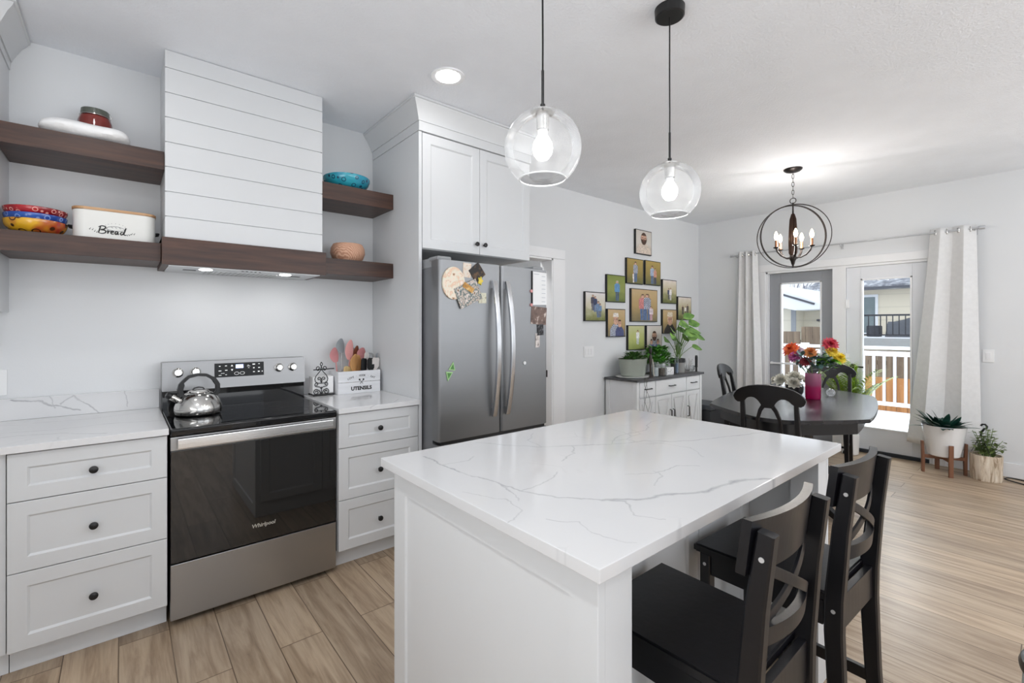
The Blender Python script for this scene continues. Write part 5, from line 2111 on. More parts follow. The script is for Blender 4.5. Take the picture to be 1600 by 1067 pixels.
glass_jar('glass_jar', 'tall clear glass jar of pale water beside the dark figurine', 4.47, 0.34, 0.036, 0.16, paint('pale_filling', S(206, 214, 216), 0.2), 0.10, 'clear jars on the sideboard')
glass_jar('glass_jar', 'short glass jar of dark pebbles beside the white cube pot', 4.60, 0.34, 0.045, 0.115, speckle('pebbles', [S(40, 40, 40), S(120, 110, 100), S(70, 66, 62)], 70), 0.085, 'clear jars on the sideboard')
glass_jar('glass_jar', 'narrow blue grey bottle beside the grey plant pot', 4.955, 0.36, 0.022, 0.20, paint('blue_filling', S(120, 136, 160), 0.2), 0.12, 'clear jars on the sideboard')

# bushy green plant in a white pot
t = thing('potted_plant', 'bushy bright green plant in a white tapered pot behind the white cube', 'potted plant', (4.80, 0.49, ZB))
mb = MB()
mb.lathe([(0.001, 0.0005), (0.045, 0.0005), (0.072, 0.125), (0.068, 0.125), (0.064, 0.11), (0.001, 0.108)], (0, 0, 0), 6)
mb.build('pot', WHITECER, t, world=False)
mb = MB()
bushy(mb, (-0.05, 0, 0.11), 0.26, 0.13, 0.20, 420, 0.085, 0.05, 7, 0.5)
mb.build('foliage', LG, t, world=False)
o = None
mb = MB()
mb.box(-0.075, -0.035, 0, 0.075, 0.035, 0.088, 0.006)
o = mb.build('stone_block', speckle('marble_chips', [S(150, 150, 154), S(226, 226, 228), S(238, 238, 238)], 60))
o.location = (4.735, 0.345, ZB)
tag(o, 'white speckled stone block on the sideboard front edge', 'ornament')

# big leaved plant in grey pot
t = thing('potted_plant', 'leafy trailing plant with large round leaves in a grey pot', 'potted plant', (5.10, 0.43, ZB))
mb = MB()
mb.lathe([(0.001, 0.0005), (0.078, 0.0005), (0.085, 0.12), (0.085, 0.15), (0.079, 0.15), (0.076, 0.13), (0.001, 0.128)], (0, 0, 0), 36)
mb.build('pot', paint('grey_pot', S(138, 138, 136), 0.5), t, world=False)
mb = MB()
mb.lathe([(0.0845, 0.122), (0.088, 0.126), (0.088, 0.17), (0.082, 0.17), (0.080, 0.14), (0.001, 0.14)], (0, 0, 0), 36)
mb.build('liner', BLACKPLASTIC, t, world=False)
mb = MB()
ml = MB()
tips = [(-0.14, -0.03, 0.46), (-0.06, 0.02, 0.50), (0.02, 0.0, 0.58), (0.10, 0.03, 0.60), (0.17, 0.02, 0.66), (0.26, 0.0, 0.58), (0.36, -0.02, 0.44), (0.34, 0.0, 0.30), (0.20, -0.02, 0.40),
        (-0.10, -0.06, 0.36), (0.06, -0.05, 0.46), (0.14, -0.06, 0.50), (0.0, -0.08, 0.40), (-0.16, 0.04, 0.40), (0.08, 0.06, 0.52), (0.24, 0.03, 0.50), (-0.02, 0.05, 0.44)]
for i, (x, y, z) in enumerate(tips):
    mb.tube([(0.02 * cos(i), 0.02 * sin(i), 0.13), (x * 0.35, y * 0.4, 0.13 + (z - 0.13) * 0.55), (x * 0.8, y, z - 0.02), (x, y, z)], 0.0035, 6)
    a = atan2(y - 0.0, x) + rnd.uniform(-.5, .5)
    ml.leaf((x, y, z), (cos(a) * 0.9, -0.35, rnd.uniform(-0.2, 0.5)), (0, -0.7, 0.6), rnd.uniform(0.15, 0.20), rnd.uniform(0.10, 0.135), 0.25, 6)
mb.build('stems', STEM, t, world=False)
ml.build('leaves', leaf_mat('money_plant_leaf', S(70, 118, 52), S(140, 178, 92)), t, world=False)

# small things at the end
t = thing('glass_terrarium', 'low clear glass dish with dried sprigs near the room corner', 'dish', (5.275, 0.40, ZB))
mb = MB()
mb.lathe([(0.001, 0.0005), (0.06, 0.0005), (0.085, 0.03), (0.088, 0.075), (0.085, 0.075), (0.08, 0.03), (0.001, 0.005)], (0, 0, 0), 28)
mb.build('dish', GLASS, t, world=False)
mb = MB()
for i in range(10):
    a = i * 2.4
    mb.tube([(0.02 * cos(a), 0.02 * sin(a), 0.005), (0.05 * cos(a), 0.04 * sin(a), 0.09), (0.08 * cos(a), 0.06 * sin(a), 0.13 + 0.03 * sin(i))], 0.0015, 5)
mb.build('sprigs', paint('dry_sprig', S(110, 98, 74), 0.8), t, world=False)
mb = MB()
mb.lathe([(0.001, 0.0005), (0.012, 0.0005), (0.012, 0.05), (0.016, 0.055), (0.016, 0.18), (0.012, 0.20), (0.001, 0.202)], (0, 0, 0), 16)
o = mb.build('black_bottle', BLACKPLASTIC)
o.location = (5.362, 0.33, ZB)
o.name = 'spray_bottle'
tag(o, 'slim black bottle at the sideboard end nearest the room corner', 'bottle')
t = thing('potted_orchid', 'small white flowered plant behind the leafy grey pot', 'potted plant', (5.27, 0.545, ZB))
mb = MB()
mb.lathe([(0.001, 0.0005), (0.05, 0.0005), (0.06, 0.12), (0.055, 0.12), (0.05, 0.1), (0.001, 0.1)], (0, 0, 0), 24)
mb.build('pot', WHITECER, t, world=False)
mb = MB()
bushy(mb, (0, 0, 0.10), 0.05, 0.05, 0.22, 40, 0.05, 0.04, 21, 0.6)
mb.build('petals', paint('white_petals', S(230, 230, 224), 0.6), t, world=False)
# trailing light cord hanging over the front
mb = MB()
for k in range(3):
    pts = []
    for i in range(14):
        u = i / 13
        pts.append((4.12 + 0.03 * sin(u * 7 + k * 2.1) * (1 + k * 0.4) + 0.01 * k, sy0 - 0.027 - 0.004 * k, 0.825 - 0.5 * u if i else 0.825))
    pts = [(4.16, sy0 + 0.02, 0.816)] + pts
    mb.tube(pts, 0.0018, 5)
tag(mb.build('trailing_vine', paint('dark_vine', S(60, 58, 50), 0.7)), 'thin dark trailing vine hanging down the sideboard front', 'vine')

# black crate on the floor beyond the sideboard
t = thing('storage_crate', 'black lidded crate on the floor between sideboard and dining chair', 'crate', (5.62, 0.35, 0))
mb = MB()
mb.box(-0.19, -0.16, 0.001, 0.19, 0.16, 0.33, 0.012)
mb.build('box', paint('dark_crate', S(46, 48, 52), 0.5), t, world=False)
mb = MB()
mb.box(-0.2, -0.17, 0.331, 0.2, 0.17, 0.40, 0.015)
mb.build('lid', paint('dark_crate_lid', S(62, 66, 72), 0.45), t, world=False)
mb = MB()
mb.box(-0.08, -0.176, 0.33, 0.08, -0.1705, 0.37, 0.004)
mb.build('latch', BLACKPLASTIC, t, world=False)

# ================================================================ dining table
t = thing('dining_table', 'dark oblong pedestal dining table with clipped corners under the chandelier', 'table', (4.198, -1.139, 0), 0.19)
ZT = 0.760


def clipped(hx, hy, c, curve=0.03):
    """oblong with clipped corners and slightly bowed long and end edges"""
    pts = []
    ex, ey = hx, hy - c
    cx, cy = hx - c, hy
    corner = [((ex, -ey), (ex, ey)), ((ex, ey), (cx, cy)), ((cx, cy), (-cx, cy)), ((-cx, cy), (-ex, ey)), ((-ex, ey), (-ex, -ey)), ((-ex, -ey), (-cx, -cy)), ((-cx, -cy), (cx, -cy)), ((cx, -cy), (ex, -ey))]
    for k, (a, b) in enumerate(corner):
        bow = curve if k % 2 == 0 else 0.012
        dx, dy = b[0] - a[0], b[1] - a[1]
        l = sqrt(dx * dx + dy * dy)
        nx, ny = dy / l, -dx / l
        for i in range(8):
            u = i / 8
            o = bow * 4 * u * (1 - u)
            pts.append((a[0] + dx * u + nx * o, a[1] + dy * u + ny * o))
    return pts


mb = MB()
mb.prism(clipped(1.02, 0.50, 0.37), ZT - 0.026, ZT, 0.006)
mb.build('tabletop', TABLEWOOD, t, world=False)
mb = MB()
mb.prism(clipped(0.95, 0.43, 0.34), ZT - 0.115, ZT - 0.0265, 0.002)
mb.build('apron', BLACKWOOD, t, world=False)
for s in (-1, 1):
    mb = MB()
    mb.lathe([(0.075, 0.10), (0.085, 0.13), (0.062, 0.17), (0.05, 0.22), (0.07, 0.32), (0.085, 0.42), (0.07, 0.52), (0.055, 0.56), (0.085, 0.60), (0.10, 0.644)], (s * 0.32, 0, 0), 28)
    mb.build('pedestal', BLACKWOOD, t, world=False)
    for q in (-1, 1):
        mb = MB()
        mb.sweep([(s * 0.33, q * 0.04, 0.15), (s * 0.40, q * 0.12, 0.14), (s * 0.50, q * 0.24, 0.075), (s * 0.56, q * 0.33, 0.022), (s * 0.58, q * 0.36, 0.018)], [0.06, 0.055, 0.05, 0.045, 0.04], [0.10, 0.085, 0.055, 0.036, 0.03], side=(-q * 0.8, s * 0.6, 0))
        mb.build('foot', BLACKWOOD, t, world=False)
mb = MB()
mb.box(-0.28, -0.03, 0.11, 0.28, 0.03, 0.20, 0.006)
mb.build('stretcher', BLACKWOOD, t, world=False)


# ---------------------------------------------------------------- dining chairs
def make_chair(loc, rz, label):
    """black napoleon style chair facing local +X"""
    t = thing('dining_chair', label, 'chair', loc, rz, 'black crescent-back chairs round the dining table')

    def part(name, mb):
        return mb.build(name, BLACKWOOD, t, world=False)
    mb = MB()
    pts = []
    for (x, y) in ((-0.20, -0.19), (-0.05, -0.205), (0.12, -0.225), (0.19, -0.222), (0.22, -0.19), (0.232, -0.1), (0.236, 0.0), (0.232, 0.1), (0.22, 0.19), (0.19, 0.222), (0.12, 0.225), (-0.05, 0.205), (-0.20, 0.19)):
        pts.append((x, y))
    mb.prism(pts, 0.437, 0.462, 0.008)
    part('seat', mb)
    mb = MB()
    mb.box(-0.18, -0.175, 0.385, 0.185, -0.157, 0.4365)
    mb.box(-0.18, 0.157, 0.385, 0.185, 0.175, 0.4365)
    mb.box(0.168, -0.157, 0.385, 0.186, 0.157, 0.4365)
    mb.box(-0.195, -0.157, 0.385, -0.177, 0.157, 0.4365)
    part('seat_rail', mb)
    for s in (-1, 1):
        mb = MB()
        mb.sweep([(0.185, s * 0.18, 0.4365), (0.187, s * 0.182, 0.34), (0.19, s * 0.185, 0.18), (0.2, s * 0.19, 0.001)], [0.044, 0.042, 0.034, 0.026], [0.044, 0.042, 0.034, 0.026], side=(0, 1, 0))
        part('leg', mb)
        mb = MB()
        mb.sweep([(-0.29, s * 0.165, 0.001), (-0.245, s * 0.165, 0.2), (-0.215, s * 0.165, 0.42), (-0.218, s * 0.162, 0.56), (-0.245, s * 0.158, 0.74), (-0.275, s * 0.155, 0.895)], [0.03, 0.032, 0.036, 0.034, 0.030, 0.026], [0.034, 0.040, 0.046, 0.042, 0.034, 0.026], side=(0, 1, 0))
        part('rear_leg', mb)
    # crescent rail: outline sampled across the width
    top = [(0.0, 0.993), (0.06, 0.990), (0.12, 0.980), (0.17, 0.964), (0.205, 0.944), (0.225, 0.922), (0.235, 0.902)]
    bot = [(0.0, 0.838), (0.030, 0.838), (0.045, 0.862), (0.062, 0.886), (0.085, 0.902), (0.11, 0.904), (0.135, 0.895), (0.15, 0.876), (0.175, 0.862), (0.205, 0.860), (0.225, 0.872), (0.235, 0.896)]

    def ev(tab, y):
        y = abs(y)
        for (a, za), (b, zb) in zip(tab[:-1], tab[1:]):
            if y <= b:
                return za + (zb - za) * (y - a) / (b - a)
        return tab[-1][1]

    def bx(y, z):
        return -0.268 - (z - 0.86) * 0.22 - 0.030 * (1 - (y / 0.235) ** 2)
    mb = MB()
    rings = []
    n = 48
    for i in range(n + 1):
        y = -0.235 + 0.47 * i / n
        zb, zt = ev(bot, y), ev(top, y)
        ring = []
        for (z, o) in ((zb, 0.010), (zb, -0.010), ((zb + zt) / 2, -0.012), (zt - 0.003, -0.010), (zt, -0.004), (zt, 0.006), (zt - 0.003, 0.010), ((zb + zt) / 2, 0.012)):
            ring.append(mb.v((bx(y, z) + o, y * 0.89, z)))
        rings.append(ring)
    mb._skin(rings)
    part('crescent_rail', mb)
    for s in (-1, 1):
        mb = MB()
        pts = [(-0.292, s * 0.022, 0.858), (-0.285, s * 0.045, 0.82), (-0.268, s * 0.064, 0.76), (-0.252, s * 0.070, 0.69), (-0.236, s * 0.064, 0.61), (-0.222, s * 0.046, 0.53), (-0.208, s * 0.026, 0.455)]
        mb.sweep(pts, [0.028, 0.024, 0.020, 0.019, 0.019, 0.020, 0.022], 0.016, side=(0, 1, 0))
        part('back_splat', mb)
    mb = MB()
    mb.bar((0.19, -0.165, 0.2), (-0.24, -0.15, 0.2), 0.018, 0.022, side=(0, 1, 0), bevel=0.002)
    mb.bar((0.19, 0.165, 0.2), (-0.24, 0.15, 0.2), 0.018, 0.022, side=(0, 1, 0), bevel=0.002)
    mb.bar((-0.03, -0.155, 0.2), (-0.03, 0.155, 0.2), 0.018, 0.022, side=(0, 0, 1), bevel=0.002)
    part('stretcher', mb)
    return t


c1 = make_chair((3.40, -1.285, 0), radians(9), 'black crescent-back dining chair at the table end nearest the island')
dup(c1, (5.20, -1.075, 0), radians(187), 'black crescent-back dining chair at the table end before the patio door', 'black crescent-back chairs round the dining table')
dup(c1, (4.62, -0.66, 0), radians(-82), 'black crescent-back dining chair on the long side near the sideboard', 'black crescent-back chairs round the dining table')

# ---------------------------------------------------------------- flowers on the table
vx, vy = 4.36, -1.215
t = thing('flower_vase', 'pink glass vase of mixed bright flowers on the dining table', 'vase', (vx, vy, ZT + 0.0005))
m, nt, b = new_mat('pink_vase_glass')
sep = N(nt, 'ShaderNodeSeparateXYZ')
nt.links.new(obj_coord(nt), sep.inputs[0])
mr = N(nt, 'ShaderNodeMapRange')
mr.inputs['From Max'].default_value = 0.22
nt.links.new(sep.outputs['Z'], mr.inputs['Value'])
cc = ramp(nt, mr.outputs['Result'], [(0.0, S(196, 24, 110)), (0.45, S(214, 70, 140)), (0.55, S(206, 120, 165)), (1.0, S(224, 178, 200))])
nt.nodes.remove(b)
tr = N(nt, 'ShaderNodeBsdfTransparent')
nt.links.new(cc, tr.inputs['Color'])
gl = N(nt, 'ShaderNodeBsdfPrincipled')
nt.links.new(cc, gl.inputs['Base Color'])
gl.inputs['Roughness'].default_value = 0.05
mxs = N(nt, 'ShaderNodeMixShader')
mxs.inputs[0].default_value = 0.3
nt.links.new(tr.outputs[0], mxs.inputs[1])
nt.links.new(gl.outputs[0], mxs.inputs[2])
nt.links.new(mxs.outputs[0], nt.nodes['Material Output'].inputs['Surface'])
mb = MB()
mb.lathe([(0.001, 0.0), (0.052, 0.0), (0.056, 0.01), (0.058, 0.215), (0.054, 0.215), (0.052, 0.02), (0.001, 0.015)], (0, 0, 0), 36)
mb.build('vase_glass', m, t, world=False)
mb = MB()
fl = []
rf = random.Random(9)
FLO = [('red_bloom', (-0.155, 0.06, 0.405), 0.075, S(206, 52, 44), S(236, 130, 60)), ('magenta_bloom', (-0.13, 0.03, 0.345), 0.06, S(176, 60, 130), S(220, 130, 190)),
       ('orange_bloom', (-0.02, -0.01, 0.385), 0.058, S(176, 92, 50), S(206, 140, 76)), ('crimson_bloom', (0.115, 0.0, 0.455), 0.072, S(166, 24, 56), S(214, 84, 96)),
       ('yellow_bloom', (0.125, -0.02, 0.40), 0.055, S(214, 180, 40), S(236, 214, 90)), ('yellow_bloom', (0.175, 0.02, 0.345), 0.058, S(222, 190, 24), S(240, 216, 70)),
       ('maroon_bloom', (-0.055, -0.03, 0.31), 0.05, S(110, 34, 44), S(150, 60, 66)), ('pale_bloom', (-0.09, 0.08, 0.39), 0.045, S(206, 190, 206), S(226, 214, 224))]
right = Vector((0.316, -0.949, 0))     # across the table as the bouquet fans out
for (nm, (a, dpt, z), r, c0, c1_) in FLO:
    p = Vector((a * right.x + dpt * 0.9, a * right.y + dpt * 0.3, z))
    mb.tube([(0.02 * p.x, 0.02 * p.y, 0.02), (p.x * 0.25, p.y * 0.25, 0.2), (p.x * 0.8, p.y * 0.8, z - 0.06), tuple(p - Vector((0, 0, 0.012)))], 0.003, 6)
    fm, fnt, fb = new_mat(nm)
    nz = noise_tex(fnt, obj_coord(fnt), 40, 2)
    fnt.links.new(ramp(fnt, nz.outputs['Fac'], [(0.35, c0), (0.65, c1_)]), fb.inputs['Base Color'])
    fb.inputs['Roughness'].default_value = 0.6
    f = MB()
    ax = (Vector((p.x * 2.5, p.y * 2.5, 0.55)) + Vector((-0.62, -0.25, 0))).normalized()
    f.M = Matrix.Translation(p) @ Vector((0, 0, 1)).rotation_difference(ax).to_matrix().to_4x4()
    for ly in range(4):
        k = 15 - ly * 2
        for i in range(k):
            an = 2 * pi * i / k + ly * 0.3
            tilt = 0.1 + ly * 0.36
            d = Vector((cos(an) * cos(tilt), sin(an) * cos(tilt), sin(tilt)))
            f.leaf((0, 0, ly * 0.006), d, (0, 0, 1), r * 1.05 * (1 - ly * 0.14) * rf.uniform(0.9, 1.1), r * 0.42, 0.05, 4)
    f.build(nm, fm, t, world=False)
mb.build('stems', STEM, t, world=False)
mb = MB()
for i in range(120):
    a = rf.uniform(-0.13, 0.13)
    dd = rf.uniform(-0.06, 0.08)
    z = rf.uniform(0.25, 0.37)
    p = Vector((a * right.x + dd * 0.9, a * right.y + dd * 0.3, z))
    an = rf.uniform(0, 2 * pi)
    mb.leaf(p, (cos(an), sin(an), rf.uniform(-0.2, 1.2)), (0, 0, 1), rf.uniform(0.06, 0.11), rf.uniform(0.02, 0.04), 0.2, 4)
mb.build('eucalyptus_leaves', leaf_mat('eucalyptus', S(30, 60, 56), S(110, 140, 136)), t, world=False)
mb = MB()
for i in range(40):
    a = rf.uniform(0.03, 0.18)
    z = rf.uniform(0.27, 0.36)
    p = Vector((a * right.x, a * right.y, z))
    an = rf.uniform(0, 2 * pi)
    mb.leaf(p, (cos(an), sin(an), rf.uniform(-0.2, 0.8)), (0, 0, 1), rf.uniform(0.06, 0.11), rf.uniform(0.03, 0.05), 0.3, 4)
mb.build('bright_leaves', leaf_mat('bright_leaf', S(76, 140, 30), S(140, 196, 60)), t, world=False)

# white roses in a low dark pot
t = thing('rose_pot', 'white roses in a low dark round pot beside the pink vase', 'flower pot', (4.50, -1.03, ZT + 0.0005))
mb = MB()
mb.lathe([(0.001, 0.0), (0.055, 0.0), (0.068, 0.03), (0.07, 0.075), (0.062, 0.09), (0.056, 0.09), (0.06, 0.07), (0.001, 0.06)], (0, 0, 0), 32)
mb.build('pot', BLACKPLASTIC, t, world=False)
WR = paint('white_rose', S(222, 220, 208), 0.6, var=0.05, vscale=30)
for (ox, oy, oz, rr_) in ((0.0, 0.0, 0.16, 0.095), (-0.05, 0.085, 0.14, 0.085), (0.03, -0.09, 0.14, 0.08), (-0.08, -0.02, 0.125, 0.075), (0.02, 0.15, 0.12, 0.07), (-0.02, -0.15, 0.12, 0.065)):
    f = MB()
    ax = (Vector((ox * 5, oy * 5, 0.8)) + Vector((-0.45, -0.2, 0))).normalized()
    f.M = Matrix.Translation((ox, oy, oz - 0.02)) @ Vector((0, 0, 1)).rotation_difference(ax).to_matrix().to_4x4()
    for ly in range(5):
        k = 9 - ly
        for i in range(k):
            an = 2 * pi * i / k + ly * 0.5
            tilt = 0.15 + ly * 0.33
            d = Vector((cos(an) * cos(tilt), sin(an) * cos(tilt), sin(tilt)))
            f.leaf((0, 0, ly * 0.006), d, (0, 0, 1), rr_ * 0.85 * (1 - ly * 0.12), rr_ * 0.8, -0.1, 5, 0.3, 0.6)
    f.build('rose', WR, t, world=False)
mb = MB()
bushy(mb, (0, 0, 0.085), 0.09, 0.09, 0.03, 24, 0.07, 0.035, 31, 0.2)
mb.build('leaves', leaf_mat('rose_leaf', S(22, 40, 24), S(40, 66, 36)), t, world=False)
# small glass ball
mb = MB()
mb.sphere((0, 0, 0.034), 0.034, 24, 16)
o = mb.build('glass_ball', thin_glass('ball_glass', (0.9, 0.9, 0.9, 1), 2.0, 0.25))
o.location = (4.62, -1.27, ZT + 0.0005)
tag(o, 'small clear glass ball on the table beside the pink vase', 'ornament')

# ================================================================ chandelier
cx, cy, cz = 4.509, -1.015, 2.181
t = thing('chandelier', 'dark orb chandelier with five candle bulbs over the dining table', 'chandelier', (cx, cy, cz))
BRONZE = paint('dark_bronze', S(44, 38, 36), 0.35, metal=0.6, var=0.25, vscale=14)
top = H - cz
mb = MB()
mb.lathe([(0.001, top - 0.034), (0.022, top - 0.034), (0.055, top - 0.024), (0.072, top - 0.010), (0.074, top - 0.0006), (0.001, top - 0.0006)], (0, 0, 0), 36)
mb.build('canopy', BRONZE, t, world=False)
mb = MB()
z = 0.335
i = 0
while z < top - 0.045:
    M0 = mb.M
    mb.M = Matrix.Translation((0, 0, z + 0.022)) @ Matrix.Rotation(i * pi / 2 + 0.3, 4, 'Z')
    mb.tube([(0.0085 * cos(a * pi / 8), 0, 0.022 * sin(a * pi / 8)) for a in range(16)], 0.0022, 6, closed=True)
    mb.M = M0
    z += 0.036
    i += 1
mb.tube([(0.0, 0.0, z - 0.01), (0, 0, top - 0.03)], 0.004, 8)
mb.build('chain', BRONZE, t, world=False)
mb = MB()
mb.tube([(0.0, 0.024 * cos(a * pi / 12), 0.318 + 0.024 * sin(a * pi / 12)) for a in range(24)], 0.0035, 8, closed=True)
mb.build('hanging_loop', BRONZE, t, world=False)
for k, (R, ang) in enumerate(((0.283, radians(104)), (0.274, radians(134)))):
    mb = MB()
    rings = []
    for i in range(72):
        a = 2 * pi * i / 72
        h = Vector((cos(ang), sin(ang), 0))
        nrm = Vector((-sin(ang), cos(ang), 0))
        ring = []
        for (dr, dn) in ((-0.003, -0.010), (0.003, -0.010), (0.003, 0.010), (-0.003, 0.010)):
            p = h * ((R + dr) * cos(a)) + Vector((0, 0, (R + dr) * sin(a))) + nrm * dn
            ring.append(mb.v(p))
        rings.append(ring)
    mb._skin(rings, closed=True)
    mb.build('orb_ring', BRONZE, t, world=False)
COPPER = paint('dark_copper', S(54, 38, 30), 0.3, metal=0.7, var=0.3, vscale=6, stretch=(20, 20, 1))
mb = MB()
mb.lathe([(0.004, -0.283), (0.008, -0.275), (0.006, -0.262), (0.013, -0.25), (0.018, -0.225), (0.026, -0.21), (0.029, -0.19), (0.024, -0.175)], (0, 0, 0), 20)
mb.build('hub', BRONZE, t, world=False)
mb = MB()
mb.tube([(0, 0, 0.19), (0, 0, 0.24), (0, 0, 0.30)], [0.008, 0.006, 0.006], 12)
mb.build('stem', BRONZE, t, world=False)
mb = MB()
rings = []
for (r, z) in ((0.020, -0.176), (0.030, -0.15), (0.032, -0.05), (0.029, 0.06), (0.024, 0.15), (0.012, 0.20)):
    rings.append([mb.v((r * (1 + 0.10 * cos(10 * 2 * pi * j / 60)) * cos(2 * pi * j / 60), r * (1 + 0.10 * cos(10 * 2 * pi * j / 60)) * sin(2 * pi * j / 60), z)) for j in range(60)])
mb._skin(rings)
mb.build('fluted_column', COPPER, t, world=False)
FLAME = glow('candle_bulb_glow', (1.0, 0.72, 0.42, 1), 9.0)
SLEEVE = paint('candle_sleeve', S(150, 104, 72), 0.4, metal=0.3)
for k in range(5):
    a = radians(-81.7 + 72 * k)
    ca, sa = cos(a), sin(a)
    P = lambda r, z: (r * ca, r * sa, z)
    mb = MB()
    mb.sweep([P(0.022, -0.195), P(0.06, -0.195), P(0.10, -0.175), P(0.13, -0.14), P(0.142, -0.105)], 0.015, 0.011, side=(-sa, ca, 0))
    ar = mb.build('arm', BRONZE, t, world=False)
    mb = MB()
    mb.lathe([(0.004, -0.112), (0.020, -0.106), (0.024, -0.098), (0.012, -0.096)], P(0.142, 0), 18)
    mb.build('drip_pan', BRONZE, ar, world=False)
    mb = MB()
    mb.lathe([(0.001, -0.098), (0.0105, -0.098), (0.0105, -0.035), (0.001, -0.034)], P(0.142, 0), 16)
    mb.build('candle_sleeve', SLEEVE, ar, world=False)
    mb = MB()
    mb.lathe([(0.001, -0.033), (0.008, -0.032), (0.0145, -0.015), (0.0165, 0.0), (0.013, 0.02), (0.006, 0.038), (0.001, 0.046)], P(0.142, 0), 18)
    mb.build('candle_bulb', FLAME, ar, world=False)
d = bpy.data.lights.new('chandelier_glow', 'POINT')
d.energy = 11.5
d.color = (1, 0.95, 0.9)
d.shadow_soft_size = 0.12
o = bpy.data.objects.new('chandelier_glow', d)
col.objects.link(o)
o.location = (cx, cy, cz - 0.08)

# ================================================================ curtains
CURT = paint('curtain_cloth', S(222, 222, 222), 0.85, var=0.03, vscale=30, bumpy=0.12, bscale=260, spec=0.1)
xr = 6.0
ROD = paint('rod_metal', S(196, 198, 202), 0.3, metal=0.5)
t = thing('curtain_rod', 'thin pale curtain rod above the patio door', 'curtain rod', (xr, -0.95, 2.285))
mb = MB()
mb.cyl((xr, 0.15, 2.285), (xr, -2.04, 2.285), 0.0085, None, 14)
mb.build('rod', ROD, t)
for s, y in ((1, 0.15), (-1, -2.04)):
    mb = MB()
    mb.tube([(xr, y, 2.285), (xr, y + s * 0.012, 2.285), (xr, y + s * 0.016, 2.285), (xr, y + s * 0.05, 2.285), (xr, y + s * 0.055, 2.285)], [0.012, 0.012, 0.019, 0.019, 0.012], 18)
    mb.build('finial', ROD, t)
for y in (0.135, -0.98, -2.025):
    mb = MB()
    mb.tube([(xr, y, 2.272), (xr + 0.04, y, 2.268), (XF - 0.004, y, 2.262)], 0.005, 8)
    mb.box(XF - 0.006, y - 0.012, 2.235, XF - 0.0008, y + 0.012, 2.29, 0.001)
    mb.build('bracket', ROD, t)


def curtain(label, y0, y1, b0, b1, folds, zb, seed):
    """y0..y1 at the rod, b0..b1 at the hem"""
    t = thing('curtain', label, 'curtain', (xr, (y0 + y1) / 2, zb), 0, 'long white curtains at the patio door')
    r = random.Random(seed)
    ph = [r.uniform(-0.5, 0.5) for _ in range(6)]
    zt = 2.325
    nu, nv = folds * 14, 36

    def fn(u, v):
        z = zb + (zt - zb) * v
        w = (1 - v)
        ya = y0 + (b0 - y0) * w ** 1.15
        yb = y1 + (b1 - y1) * w ** 1.15
        y = ya + (yb - ya) * u
        amp = (0.030 if folds > 2 else 0.024) + 0.014 * w
        irr = sin(3.1 * u + ph[0]) * 0.5 * w + sin(7.7 * u + ph[1]) * 0.22 * w
        x = xr + amp * cos(2 * pi * folds * u + irr) + 0.012 * w * sin(11 * u + 5 * v + ph[2]) + 0.008 * w * sin(9 * v + 4 * u)
        y += 0.012 * sin(4 * pi * folds * u + irr) * (0.4 + w)
        return (x, y, z)
    mb = MB()
    mb.grid(fn, nu, nv)
    o = mb.build('cloth', CURT, t)
    sd = o.modifiers.new('thickness', 'SOLIDIFY')
    sd.thickness = 0.003
    for i in range(folds * 2):
        u = (i + 0.5) / (folds * 2)
        y = y0 + (y1 - y0) * u
        mb = MB()
        mb.tube([(xr + 0.026 * cos(a * pi / 10) * 0.2, y + 0.006 * cos(a * pi / 10), 2.285 + 0.024 * sin(a * pi / 10)) for a in range(20)], 0.0038, 6, closed=True)
        mb.build('grommet', CHROME, t)


curtain('long white grommet curtain flaring out beside the potted plants', -1.715, -2.035, -1.535, -2.075, 2, 0.20, 3)
curtain('narrow white grommet curtain beside the sideboard corner', 0.115, -0.120, 0.165, -0.19, 3, 0.18, 8)

# ================================================================ plants on the floor
t = thing('potted_plant', 'dark leafy plant in a white pot on a wooden stand before the curtain', 'potted plant', (5.785, -1.842, 0.165))
mb = MB()
mb.lathe([(0.001, 0.0005), (0.100, 0.0005), (0.112, 0.01), (0.155, 0.27), (0.158, 0.285), (0.148, 0.285), (0.14, 0.25), (0.001, 0.245)], (0, 0, 0), 44)
mb.build('pot', WHITECER, t, world=False)
mb = MB()
mb.lathe([(0.001, 0.243), (0.143, 0.255)], (0, 0, 0), 32)
mb.build('soil', SOIL, t, world=False)
mb = MB()
rp = random.Random(12)
for i in range(90):
    a = rp.uniform(0, 2 * pi)
    q = sqrt(rp.random()) * 0.085
    e = rp.uniform(0.05, 1.25) * (1.1 - q * 4)
    mb.leaf((q * cos(a), q * sin(a), 0.255), (cos(a) * cos(e), sin(a) * cos(e), sin(e) + 0.15), (0, 0, 1), rp.uniform(0.16, 0.25) * (0.5 if cos(a) > 0.2 else 1.0), rp.uniform(0.04, 0.056), 0.25, 6)
mb.build('leaves', LB, t, world=False)
t = thing('plant_stand', 'low reddish wood plant stand with four legs under the white pot', 'plant stand', (5.785, -1.842, 0))
REDW = wood('reddish_wood', S(108, 70, 50), S(142, 96, 70), 'Z', 1.0, 0.45)
for k in range(4):
    a = radians(45 + 90 * k - 20)
    ca, sa = cos(a), sin(a)
    mb = MB()
    mb.sweep([(0.150 * ca, 0.150 * sa, 0.001), (0.149 * ca, 0.149 * sa, 0.12), (0.156 * ca, 0.156 * sa, 0.29)], 0.032, [0.022, 0.024, 0.018], side=(-sa, ca, 0))
    mb.build('leg', REDW, t, world=False)
